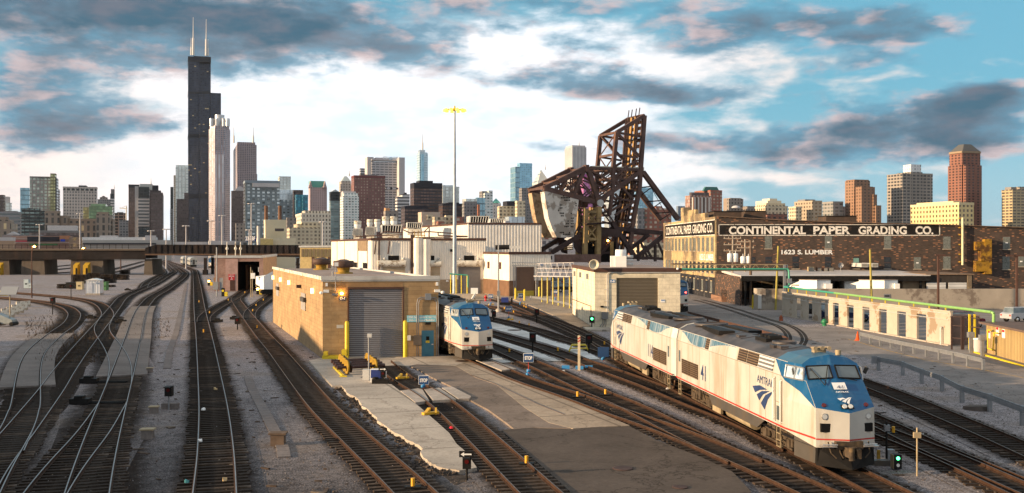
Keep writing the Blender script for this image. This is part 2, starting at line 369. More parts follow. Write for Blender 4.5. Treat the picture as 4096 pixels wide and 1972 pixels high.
M_ROAD=pavement('road_asphalt',(.235,.21,.20),.75,(.09,.075,.07),.45)
M_BLACKPAD=pavement('oily_floor',(.035,.030,.028),.1,(.015,.012,.01),.4)
M_RAIL=mat('rail_rust',(.055,.030,.020),.8,.1,.35,4,dirt=(.03,.02,.015))
M_RTOP=mat('rail_polished',(.33,.315,.315),.42,.9,.12,2)
M_RTOPR=mat('rail_worn',(.17,.105,.07),.42,.7,.3,2)
M_TIE=mat('tie_wood',(.036,.027,.022),.95,0,.45,1.3,bump=.01,bscale=14,dirt=(.13,.11,.10),dirt_amt=.5,dscale=.9,dth=(.5,.66))
M_TIE2=mat('tie_wood_brown',(.070,.050,.038),.95,0,.45,1.3,bump=.01,bscale=14,dirt=(.18,.15,.13),dirt_amt=.5,dscale=1.1,dth=(.48,.64))
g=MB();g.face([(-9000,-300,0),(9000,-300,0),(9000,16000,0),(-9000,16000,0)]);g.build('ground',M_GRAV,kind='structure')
def sheet(name,pts,m,z=.004,thick=None,kind='structure',world=False,**kw):
 P=[Vector((p[0],p[1],0))if world else G(p[0],p[1],0)for p in pts]
 s=MB()
 if thick:s.prism([(p.x,p.y)for p in P],-.05,thick)
 else:
  a=sum(P[i].x*P[(i+1)%len(P)].y-P[(i+1)%len(P)].x*P[i].y for i in range(len(P)))
  if a<0:P=P[::-1]
  s.face([(p.x,p.y,z)for p in P])
 return s.build(name,m,kind=kind,**kw)
def R7(x,y):return(1100+x*.5015,1350+y*.5015)
def Z2(x,y):return(1900+x*.42105,1450+y*.42105)
def Z3(x,y):return(2500+x*.42105,1450+y*.42105)
def Z4(x,y):return(3500+x*.4613,1400+y*.4613)
def Z1(x,y):return(1900+x*.32258,1150+y*.32258)
def Z6(x,y):return(x*.36288,1150+y*.36288)
def B6(x,y):return(x*.46584,1400+y*.46584)
def Q5(x,y):return(x*.40323,1000+y*.40323)
def Y5(x,y):return(800+x*.32258,1000+y*.32258)
def E1(x,y):return(2250+x*.40323,1000+y*.40323)
def N3(x,y):return(3100+x*.40324,950+y*.40324)
def jag(pts,amp=.25,n=7,seed=1):
 """ragged broken edge between world points"""
 r=random.Random(seed);out=[]
 for a,b in zip(pts,pts[1:]):
  for k in range(n):
   t=k/n;out.append(((a[0]+(b[0]-a[0])*t)+r.uniform(-amp,amp)*(k>0),(a[1]+(b[1]-a[1])*t)+r.uniform(-amp,amp)*(k>0)))
 out.append(pts[-1]);return out
def gxy(p):v=G(*p);return(v.x,v.y)
edge=[gxy(R7(*p))for p in[(530,405),(600,480),(660,510),(690,570),(760,620),(850,710),(960,790),(1060,850),(1160,900),(1185,990),(1250,1040),(1350,1075),(1470,1095)]]
rest=[gxy(R7(*p))for p in[(1610,1070),(1520,940),(1450,880),(1390,790),(1280,690),(1110,540),(1000,450),(930,395),(790,376),(680,340),(790,290),(830,240),(770,180),(700,160),(385,178),(270,200),(320,260),(455,405)]]
s_=MB();s_.prism(jag(edge,.10,4,3)+rest,-.02,.16);s_.build('concrete_apron',M_CONC,kind='structure')
out_e=[gxy(R7(*p))for p in[(455,405),(400,410),(440,500),(560,620),(700,740),(850,880),(1000,990),(1150,1090),(1300,1190),(1450,1180),(1600,1120)]]
M_SOIL=mat('black_soil',(.055,.045,.040),.95,0,.5,3,bump=.06,bscale=7,dirt=(.20,.14,.09),dirt_amt=.6,dscale=1.6,dth=(.52,.66))
s_=MB();s_.prism(jag(out_e,.2,4,5)+jag(edge[::-1],.06,4,6),-.02,.012);s_.build('soil_strip',M_SOIL,kind='structure')
r_=random.Random(11);s_=MB()
for a,b in zip(edge,edge[1:]):
 for k in range(26):
  t=r_.random();q=r_.random();px_,py_=a[0]+(b[0]-a[0])*t-q*1.0,a[1]+(b[1]-a[1])*t-q*.5;sz=r_.uniform(.03,.12)
  d=Vector((r_.uniform(-1,1),r_.uniform(-1,1),r_.uniform(-.3,.3))).normalized();e=d.orthogonal().normalized()
  s_.frame((px_,py_,sz*.3),d*sz,e*sz*.7,d.cross(e)*sz*.45)
s_.build('rubble',M_SOIL,kind='stuff')
sheet('asphalt_yard',[R7(1070,240),R7(1130,225),R7(1350,235),R7(1450,240),R7(1600,335),(1984,1545),(2100,1640),(2195,1700),(2295,1722),Z2(550,640),Z2(370,655),Z2(250,662),R7(1905,745),R7(1850,700),R7(1700,590),R7(1560,515),R7(1400,400),R7(1250,330),R7(1150,270)],M_ASPH,.006,thick=.10)
sheet('tan_pavement',[R7(1440,238),R7(1560,190),(1880,1450),(1984,1498),(2081,1538),(2262,1604),(2426,1672),Z2(1470,622),Z2(1200,632),Z2(930,650),(2195,1700),(2100,1640),(1984,1545),R7(1600,335)],M_TAN,.006,thick=.11)
sheet('dark_asphalt',[Z2(250,662),Z2(550,642),Z2(930,652),Z2(1200,634),Z2(1470,624),Z2(1650,720),Z3(300,760),Z3(700,910),Z3(1020,1060),Z3(1190,1240),(3120,2250),(2560,2400),(2300,1995),Z2(740,1100),Z2(470,860)],M_ASPH2,.006,thick=.09)
sheet('door_apron',[R7(830,240),R7(770,180),(1440,1432),(1780,1424),(1860,1436),R7(1560,190),R7(1440,238),R7(1350,235),R7(1130,225),R7(1070,242),R7(980,232)],M_CONC,.01,thick=.10)
sheet('concrete_pad',[Z1(185,440),Z1(330,440),Z1(620,545),Z1(980,665),Z1(1300,760),Z1(1560,905),Z1(1430,905),Z1(1100,770),Z1(700,652),Z1(190,515)],M_PAD,.072)
sheet('concrete_pad',[Z1(170,620),Z1(700,790),Z1(1180,925),Z1(900,930),Z1(700,850),Z1(185,675)],M_PAD,.072)
sheet('concrete_pad',[Z1(60,800),Z1(185,815),Z1(330,880),Z1(480,938),Z1(340,950),Z1(110,865)],M_PAD,.072)
for a in([Z1(185,690),Z1(700,875),Z1(830,930),Z1(560,938),Z1(185,790)],[Z1(185,530),Z1(700,668),Z1(1060,790),Z1(1330,905),Z1(1180,925),Z1(700,760),Z1(185,590)]):
 sheet('oily_floor',a,M_BLACKPAD,.078)
sheet('walkway',[(2045,1182),(2290,1186),(2290,1262),Z1(1440,495),Z1(1330,500),Z1(1270,510),Z1(1150,450),Z1(1000,370),Z1(700,240),Z1(430,140),(1935,1176)],M_TAN,.03,thick=.12)
sheet('walkway',[(1700,1185),(1934,1177),(2030,1193),(2000,1200),(1870,1207),(1700,1210)],M_TAN,.03,thick=.10)
sheet('concrete_pad',[Z1(1345,515),Z1(1670,515),Z1(1670,548),Z1(1380,548)],M_CONC,.03,thick=.2)
sheet('road',[(2721,1180),(3000,1180),(3300,1190),(4400,1225),(5600,1290),(6500,1600),(6000,1760),(4400,1720),Z4(1292,480),Z4(1000,410),Z4(780,340),Z4(420,215),Z4(240,150),Z4(20,100),(3440,1425),(3000,1330),(2754,1268),(2721,1235)],M_ROAD,.012)
gr=MB();ys=[(3392,1357),(3437,1370),(3560,1405),(3700,1440),(3935,1480),(4096,1512)]
for a,b in zip(ys,ys[1:]):
 A,B=G(*a,.018),G(*b,.018);gr.bar(A,B,.12,.006)
gr.build('road_marking',mat('yellow_line',(.42,.26,.05),.8,dirt=(.2,.18,.16),dirt_amt=.8,dscale=2,dth=(.4,.6)),kind='structure')
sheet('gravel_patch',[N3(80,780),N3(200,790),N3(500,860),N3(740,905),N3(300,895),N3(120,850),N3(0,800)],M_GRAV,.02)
sheet('concrete_curb',[(1895,1168),(1800,1180)]+[(1790,1172),(1900,1160)],M_CONC,.02)
# ======= TRACKS
def catmull(pts,step=.6):
 P=[Vector(p)for p in pts]
 P=[P[0]*2-P[1]]+P+[P[-1]*2-P[-2]];out=[]
 for i in range(1,len(P)-2):
  a,b,c,d=P[i-1:i+3];n=max(2,int((c-b).length/.5))
  for k in range(n):
   t=k/n;out.append(.5*((2*b)+(c-a)*t+(2*a-5*b+4*c-d)*t*t+(3*b-a-3*c+d)*t**3))
 out.append(P[-2]);return resample(out,step)
def resample(P,step):
 out=[P[0].copy()];acc=0
 for a,b in zip(P,P[1:]):
  L=(b-a).length;
  while acc+L>=step:
   t=(step-acc)/L;a=a.lerp(b,t);out.append(a.copy());L=(b-a).length;acc=0
  acc+=L
 out.append(P[-1].copy());return out
def smooth(P,n):
 for _ in range(n):P=[P[0]]+[(P[i-1]+P[i]*2+P[i+1])/4 for i in range(1,len(P)-1)]+[P[-1]]
 return P
def normals(P):
 N=[]
 for i in range(len(P)):
  d=(P[min(i+1,len(P)-1)]-P[max(i-1,0)]);d.z=0;d.normalize();N.append(Vector((d.y,-d.x,0)))
 return N
RP=[(-.07,0),(.07,0),(.07,.02),(.012,.035),(.012,.11),(.037,.118),(.037,.140),(.020,.15),(-.020,.15),(-.037,.140),(-.037,.118),(-.012,.11),(-.012,.035),(-.07,.02)]
def rail_obj(P,N,off,z,parent,mats):
 n=len(RP);vs=[];fs=[];mi=[]
 for p,q in zip(P,N):
  c=p+q*off;vs+=[(c.x+q.x*w,c.y+q.y*w,z+h)for w,h in RP]
 for i in range(len(P)-1):
  for k in range(n):
   j=(k+1)%n;fs.append((i*n+k,(i+1)*n+k,(i+1)*n+j,i*n+j));mi.append(1 if k==7 else 0)
 fs.append(tuple(range(n)));mi.append(0);fs.append(tuple(range((len(P)-1)*n,len(P)*n))[::-1]);mi.append(0)
 me=bpy.data.meshes.new('rail');me.from_pydata(vs,[],fs)
 for m in mats:me.materials.append(m)
 for p,k in zip(me.polygons,mi):p.material_index=k
 o=bpy.data.objects.new('rail',me);COL.objects.link(o);o.parent=parent;return o
TIES=[]
for v in range(3):
 rr=random.Random(v);t_=MB();t_.frame((0,0,0),(1.28+rr.uniform(-.05,.05),0,0),(0,.115,0),(0,0,.07));TIES.append((t_.data('tie',M_TIE),t_.data('tie',M_TIE2)))
TRK=[0];PATHS={}
def track(key,label,picks,world=False,shiny=True,sm=6,left=True,skip=None,panel=None,group='tracks in the rail yard',ties=True,t2=False,bed=True,maxt=100):
 i=TRK[0];TRK[0]+=1
 L=[Vector((p[0],p[1],0))if world else Vector((G(p[0],p[1],.2).x,G(p[0],p[1],.2).y,0))for p in picks]
 P=smooth(catmull(L,1.0),sm);P=resample(P,1.0);N=normals(P)
 off=.75 if left else 0
 if off:
  P=[p+n*off for p,n in zip(P,N)];P=smooth(P,3);N=normals(P)
 PATHS[key]=(P,N)
 root=thing('railway_track',label,'railway track',(0,0,0),group=group)
 zt=.05+.0021*i
 mats=[M_RAIL,M_RTOP if shiny else M_RTOPR]
 for s in(-.75,.75):rail_obj(P,N,s,zt,root,mats)
 if bed:
  z=.004+.0011*i;vs=[];fs=[];uvs=[]
  for p,n in zip(P,N):
   for u in(-1,0,1):q=p+n*(u*(2.4 if key in 'ABC2X' else 1.85));vs.append((q.x,q.y,z));uvs.append(u)
  for k in range(len(P)-1):
   for u in(0,1):a=k*3+u;fs.append((a,a+1,a+4,a+3))
  me=bpy.data.meshes.new('ballast');me.from_pydata(vs,[],fs);me.materials.append(M_BED);uv=me.uv_layers.new(name='UVMap').data
  for l in me.loops:uv[l.index].uv=(uvs[l.vertex_index],0)
  o=bpy.data.objects.new('ballast',me);COL.objects.link(o);tag(o,kind='structure')
 if ties:
  Q=resample(P,.56);NQ=normals(Q);rr=random.Random(i+50);rest=MB();cnt=0
  Qi=sorted(range(len(Q)),key=lambda k:Q[k].y)
  for k in Qi:
   p,n=Q[k],NQ[k]
   if skip and any(a<=k*.56<=b for a,b in skip):continue
   if p.y<24 and(abs(p.x)>p.y*.6+3):continue
   ang=atan2(n.y,n.x)+rr.uniform(-.02,.02);z=.058-.07+.0021*i+rr.uniform(-.006,.004);sh=rr.uniform(-.07,.07)
   if cnt<maxt and p.y<150:
    o=bpy.data.objects.new('tie',TIES[rr.randrange(3)][1 if(t2 or rr.random()<.2)else 0]);COL.objects.link(o);o.parent=root
    o.location=(p.x+n.x*sh,p.y+n.y*sh,z);o.rotation_euler=(rr.uniform(-.008,.008),rr.uniform(-.004,.004),ang);cnt+=1
   elif p.y<420:
    rest.frame((p.x,p.y,z),Vector((cos(ang),sin(ang),0))*1.28,Vector((-sin(ang),cos(ang),0))*.115,(0,0,.07))
  if rest.v:rest.build('ties',M_TIE2 if t2 else M_TIE,root,kind='stuff')
 if panel:
  a,b,w_,m_=panel;pm=MB();seg=[k for k in range(len(P))if a<=k<=b]
  for lo,hi in((-w_,-.80),(-.66,.66),(.80,w_)):
   for k in seg[:-1]:
    p,n,q,r=P[k],N[k],P[k+1],N[k+1];A,B,C,D=p+n*lo,p+n*hi,q+r*hi,q+r*lo
    pm.prism([(A.x,A.y),(B.x,B.y),(C.x,C.y),(D.x,D.y)],.0,.16+.002*i)
  pm.build('crossing_panel',m_,root)
 return root
M_PANEL=pavement('rubber_panel',(.19,.167,.158),.1,(.06,.05,.045),.6)
full=lambda f,L:[f(*p)for p in L]
track('A','outermost left track, curving in from the left past the solar panel trailer',[(-60,1812),(0,1717),(44,1624),(47,1600),(74,1469),(109,1404),(181,1342),(250,1295),(272,1262),(267,1246),(247,1230),(207,1217),(145,1206),(36,1194),(-120,1184),(-420,1172)],panel=(23,66,1.65,M_PANEL))
track('Z','track sweeping in from the far left edge, nearest the white hut',[(398,1276),(405,1262),(403,1243),(381,1218),(337,1202),(254,1189),(109,1176),(0,1169),(-300,1158)])
track('B','diagonal track from the bottom left corner up towards the viaduct gap',[(-300,2130),(-150,1900),(0,1735),(154,1558),(196,1502),(272,1411),(345,1331),(399,1273),(439,1228),(483,1184),(566,1150),(622,1124),(667,1098),(688,1087),(682,1078),(661,1058),(640,1044),(600,1030)])
track('B2','short branch curving left out of the diagonal track before the viaduct',[(560,1151),(573,1132),(604,1113),(641,1093),(637,1076),(609,1045),(590,1030)])
track('C','track with pale crossing panels leading straight up to the viaduct gap',[(215,2120),(258,1972),(326,1782),(401,1596),(443,1495),(484,1390),(501,1346),(522,1285),(541,1244),(566,1212),(595,1186),(660,1150),(727,1102),(720,1083),(666,1044),(640,1030)],panel=(41,128,1.65,M_PANEL))
track('C2','branch leaving the paneled track for the bottom left corner',[(-60,2200),(93,1972),(210,1833),(303,1735),(396,1610)])
track('X','crossover between the diagonal track and the paneled track',[(425,1538),(432,1513),(437,1484),(435,1440),(417,1393),(392,1353),(381,1335),(377,1310),(388,1290),(405,1262)])
track('A2','outer branch crossing the diagonal track near the bottom left corner',[(-230,2050),(-120,1880),(0,1717),(35,1640)],ties=False)
track('D','long straight track running up the left of the picture on dark ties',[(752,2120),(771,1972),(787,1842),(794,1726),(796,1624),(792,1516),(787,1400),(783,1330),(776,1230),(774,1140),(770,1085),(758,1077),(730,1066),(661,1044),(620,1032)])
track('N','ladder track from the long straight track into the brick engine shed',[(788,1288),(791,1270),(815,1249),(868,1219),(923,1191),(968,1161),(1000,1146),(1030,1133)],shiny=False)
track('E','rusty track passing close by the left wall of the orange workshop',[(1750,2180),(1576,1972),(1451,1846),(1351,1746),(1225,1616),(1100,1445),(1068,1400),(1026,1348),(971,1271),(932,1213),(924,1198),(929,1190)],shiny=False,t2=True)
track('E2','branch track with a white locomotive behind the orange workshop',[(973,1276),(974,1256),(994,1232),(1030,1208),(1065,1184),(1090,1165)],shiny=False)
track('F','rusty track leading straight into the workshop roller door',[(2260,2160),(2078,1972),(1902,1791),(1802,1691),(1727,1621),(1662,1571),(1566,1515),(1486,1445)],shiny=False,t2=True,skip=[(25.5,29.5)])
track('G','track of the locomotive parked beside the workshop',[(3560,2140),(3190,1972),(3018,1888),(2908,1842),(2668,1741),(2500,1675),(2426,1656),(2262,1590),(2081,1530),(1984,1490),(1900,1450),(1820,1418),(1700,1362)],shiny=False)
track('H','second track right of the workshop, merging into the parked locomotive track',[(2913,1850),(2816,1804),(2647,1719),(2460,1618),(2363,1580),(2300,1550),(2190,1498),(2126,1466),(2061,1440),(1961,1395),(1860,1360)],shiny=False)
track('I','track between the white pads, joining the long train track',[(3132,1799),(3047,1753),(2921,1686),(2753,1623),(2626,1568),(2500,1519),(2352,1466),(2223,1421),(2145,1390),(2094,1376),(1961,1337),(1850,1308)],shiny=False)
track('J','track above the white pads, joining the long train track further on',[(2560,1470),(2440,1425),(2319,1382),(2223,1356),(2126,1321),(1961,1279),(1850,1256)],shiny=False)
kx=lambda y:12.8-.108*(y-37.1)
track('K','track under the two coupled locomotives',[(kx(24),24),(kx(37),37.1),(kx(60),60),(kx(82),82),(G(2342,1363,.2).x,G(2342,1363,.2).y),(G(2223,1308,.2).x,G(2223,1308,.2).y),(G(2145,1277,.2).x,G(2145,1277,.2).y),(G(2055,1253,.2).x,G(2055,1253,.2).y),(G(1948,1227,.2).x,G(1948,1227,.2).y),(-9,160)],world=True,shiny=False)
track('J3','uppermost track running from the pale walkway towards the coupled locomotives',[(2448,1415),(2300,1330),(2230,1298),(2145,1263),(2094,1239),(2035,1216),(1990,1202),(1940,1192)],shiny=False)
track('L','rightmost track below the low guardrail',[(4400,1962),(4096,1829),(3961,1764),(3823,1704),(3684,1644),(3500,1564),(3300,1492),(3080,1420)],shiny=False)
track('M1','track right of the long train, behind the green signal',[(4250,2080),(4030,1972),(3869,1898),(3684,1811),(3500,1741),(3300,1658),(3080,1575)],shiny=False)
track('M2','second track right of the long train, converging at the bottom right corner',[(4330,2085),(4072,1972),(3823,1861),(3638,1783),(3500,1709),(3300,1620),(3080,1538)],shiny=False)
for i,(L,lab)in enumerate((([(415,1093),(500,1078),(590,1052)],'far track reaching the gap, right of the middle viaduct pier'),([(415,1084),(480,1068),(570,1045)],'far track fanning out just above it beyond the viaduct'),([(178,1094),(300,1086),(420,1072)],'far track seen between the two left viaduct piers, lowest'),([(178,1083),(300,1070),(430,1058)],'far track seen between the two left viaduct piers, second lowest'),([(178,1070),(300,1058),(430,1048)],'far track seen between the two left viaduct piers, higher'),([(-60,1068),(60,1060),(200,1050)],'far track below the viaduct at the left edge'))):
 track('far%d'%i,lab,L,ties=False)
def inlaid(L,off):
 P=smooth(catmull([Vector((G(*p).x,G(*p).y,0))for p in L],1.0),5);N=normals(P)
 root=thing('embedded_track',off,'railway track')
 for o_ in(-.75,.75):
  m=MB()
  for k in range(len(P)-1):
   a,b=P[k]+N[k]*(o_),P[k+1]+N[k+1]*(o_);m.bar((a.x,a.y,.012),(b.x,b.y,.012),.09,.02)
  m.build('rail',M_RTOPR,root)
  m=MB()
  for k in range(len(P)-1):
   a,b=P[k]+N[k]*(o_),P[k+1]+N[k+1]*(o_);m.face([a-N[k]*.35+Vector((0,0,.016)),a+N[k]*.35+Vector((0,0,.016)),b+N[k+1]*.35+Vector((0,0,.016)),b-N[k+1]*.35+Vector((0,0,.016))])
  m.build('flangeway',M_BLACKPAD,root)
inlaid([(3170,1385),N3(215,1010),N3(170,930),N3(60,870),(3040,1275),(2950,1245),(2850,1215),(2790,1200)],'old tracks sunk in the road, curving away from the blue locomotive roof')
m_=MB();L_=[Z2(-40,120),Z2(200,205),Z2(400,300),Z2(600,395),Z2(850,495)]
for a,b in zip(L_,L_[1:]):m_.bar(G(*a,.118),G(*b,.118),.10,.02)
rt=thing('buried_rail','single worn rail sunk in the tan pavement','rail');m_.build('rail',M_RTOPR,rt)
for pts,lab in(([Z6(1840,900),Z6(1870,720),Z6(1920,560),Q5(1770,720),Q5(1850,330)],'grey row of cable trench lids between the paneled track and the long straight track'),([B6(2130,240),B6(2160,330),B6(2240,480),B6(2340,670),B6(2420,830),B6(2440,930)],'brown cable trench lids beside the rusty workshop track')):
 m_=MB();P=resample(catmull([Vector((G(*p).x,G(*p).y,0))for p in pts],.3),.9)
 for a,b in zip(P,P[1:]):m_.bar((a.x,a.y,.03),((a.x*.04+b.x*.96),(a.y*.04+b.y*.96),.03),.55,.07)
 m_.build('cable_trench',pavement('trench_lid',(.20,.175,.17),.1,(.12,.10,.09),.4),label=lab,cat='cable trench')
# ======= LOCOMOTIVES
M_CREAM=mat('loco_silver',(.58,.565,.525),.38,.2,.10,.6,dirt=(.36,.27,.16),dirt_amt=.6,dscale=1.1,dth=(.46,.68),streak=True)
M_LBLUE=mat('loco_blue',(.004,.085,.22),.34,.05,.12,1.0,dirt=(.10,.20,.30),dirt_amt=.35,dscale=2.0,dth=(.5,.7),streak=True)
M_FADE=mat('loco_faded_blue',(.05,.14,.22),.45,.1,.15,2.0,dirt=(.40,.45,.48),dirt_amt=.6,dscale=2.2,dth=(.45,.6),streak=True)
M_LROOF=mat('loco_roof',(.075,.065,.065),.55,.1,.2,.7,dirt=(.025,.02,.02),dirt_amt=.75,dscale=.5,dth=(.42,.62))
M_LROOFB=mat('loco_roof_blue',(.04,.12,.20),.45,.1,.2,.9,dirt=(.11,.13,.15),dirt_amt=.5,dscale=1.2)
M_GRILLE=ribbed('loco_grille',(.20,.13,.075),.11,.03,True,.5,.3,(.05,.03,.02),.5,.5,.25)
M_LOUVRE=ribbed('loco_white_louvre',(.80,.80,.80),.17,.03,True,.4,.2,(.4,.4,.4),.2,.5,.2)
M_RED=mat('loco_red',(.45,.03,.02),.5)
M_SKIRT=mat('loco_skirt',(.085,.076,.068),.55,.2,.15,1,dirt=(.13,.085,.045),dirt_amt=.5,streak=True,dscale=1.0)
M_UNDER=mat('loco_underframe',(.075,.057,.042),.75,.1,.5,3,dirt=(.24,.16,.08),dirt_amt=.5,dscale=2)
M_BLACK=mat('black_metal',(.018,.017,.017),.6,.2,.3,2)
M_TANK=mat('tank_tan',(.36,.29,.19),.6,.1,.2,2,dirt=(.12,.08,.04),dirt_amt=.5)
M_NAVY=mat('logo_navy',(.022,.045,.13),.45)
M_WHITE=mat('white_paint',(.80,.80,.79),.5,0,.06,2)
M_GLASS=glass('cab_glass',(.10,.125,.14),.12,.25)
M_LENS=emis('lamp_lens',(1,.98,.9),.05,(.5,.5,.48))
M_CHROME=mat('bright_metal',(.6,.6,.6),.3,.8)
M_REDLENS=mat('red_lens',(.10,.01,.01),.2)
PROF=[(1.525,1.16),(1.525,1.24),(1.525,2.45),(1.525,3.38),(1.40,4.00),(.90,4.27),(0,4.40)]
NOSE=[(.42,1.2,.90),(.42,1.2,1.24),(.45,1.2,2.45),(1.45,1.19,3.38),(1.95,1.18,4.00),(2.06,.80,4.23),(2.00,0,4.38)]
RIDGE=[(.05,.90),(.03,1.24),(.02,2.28),(1.30,3.44),(1.80,4.04)]
def side_pt(s,z,out=.0):
 """point on the left side skin (local x = -half width) at distance s behind the nose, height z above rail"""
 for a,b in zip(PROF,PROF[1:]):
  if a[1]<=z<=b[1]+1e-6:t=(z-a[1])/(b[1]-a[1]);w=a[0]+(b[0]-a[0])*t;break
 else:w=1.525
 if s<2.9:
  for a,b in zip(NOSE,NOSE[1:]):
   if a[2]<=z<=b[2]+1e-6:
    t=(z-a[2])/(b[2]-a[2]);s0=a[0]+(b[0]-a[0])*t;w0=a[1]+(b[1]-a[1])*t
    k=max(0,min(1,(s-s0)/(2.9-s0)));w=w0+(w-w0)*k;break
 return w+out
def skin_patch(m,poly,sgn,out=.006):
 """flat patch following the side, poly of (s, z)"""
 pts=[Vector((sgn*side_pt(s,z,out),s,z))for s,z in poly]
 m.face(pts if sgn<0 else pts[::-1])
def front_pt(u,z,out=.0):
 """point on the front; u in -1..1 across, z height"""
 for a,b in zip(RIDGE,RIDGE[1:]):
  if a[1]<=z<=b[1]+1e-6:sc=a[0]+(b[0]-a[0])*(z-a[1])/(b[1]-a[1]);break
 else:sc=1.8
 for a,b in zip(NOSE,NOSE[1:]):
  if a[2]<=z<=b[2]+1e-6:t=(z-a[2])/(b[2]-a[2]);se=a[0]+(b[0]-a[0])*t;we=a[1]+(b[1]-a[1])*t;break
 else:se,we=1.95,1.18
 return Vector((u*we,sc+(se-sc)*abs(u)-out,z+(out*.5 if z>2.4 else 0)))
def bogie(par,s0):
 b=MB()
 for sx in(-1,1):
  x=sx*1.12
  b.bar((x,s0-1.95,.82),(x,s0+1.95,.82),.16,.30);b.bar((x,s0-.5,.55),(x,s0+.5,.55),.18,.30)
  for ds in(-1.38,1.38):
   b.bar((x,s0+ds-.25,.52),(x,s0+ds+.25,.52),.26,.36)
   for q in(-.42,.42):b.cyl((x*1.04,s0+ds+q,.42),(x*1.04,s0+ds+q,.98),.095,n=8)
  b.cyl((x*1.1,s0-.9,.45),(x*1.1,s0-.25,1.0),.05,n=6);b.cyl((x*1.1,s0+.75,1.0),(x*1.1,s0+.2,.45),.05,n=6)
  b.bar((x*1.08,s0-1.9,.33),(x*1.08,s0+1.9,.33),.05,.08);b.box(x*1.1-.1,s0-.2,.5,x*1.1+.1,s0+.2,1.1)
 bg=b.build('bogie',M_UNDER,par)
 for ds in(-1.38,1.38):
  w=MB();w.cyl((-.7,s0+ds,.51),(.7,s0+ds,.51),.10,n=8)
  for sx in(-1,1):
   w.lathe((0,s0+ds,.51),[(.02,sx*.68),(.44,sx*.68),(.51,sx*.70),(.51,sx*.80),(.46,sx*.81),(.3,sx*.79),(.02,sx*.80)],18,'X')
  w.build('wheelset',M_RTOPR,bg)
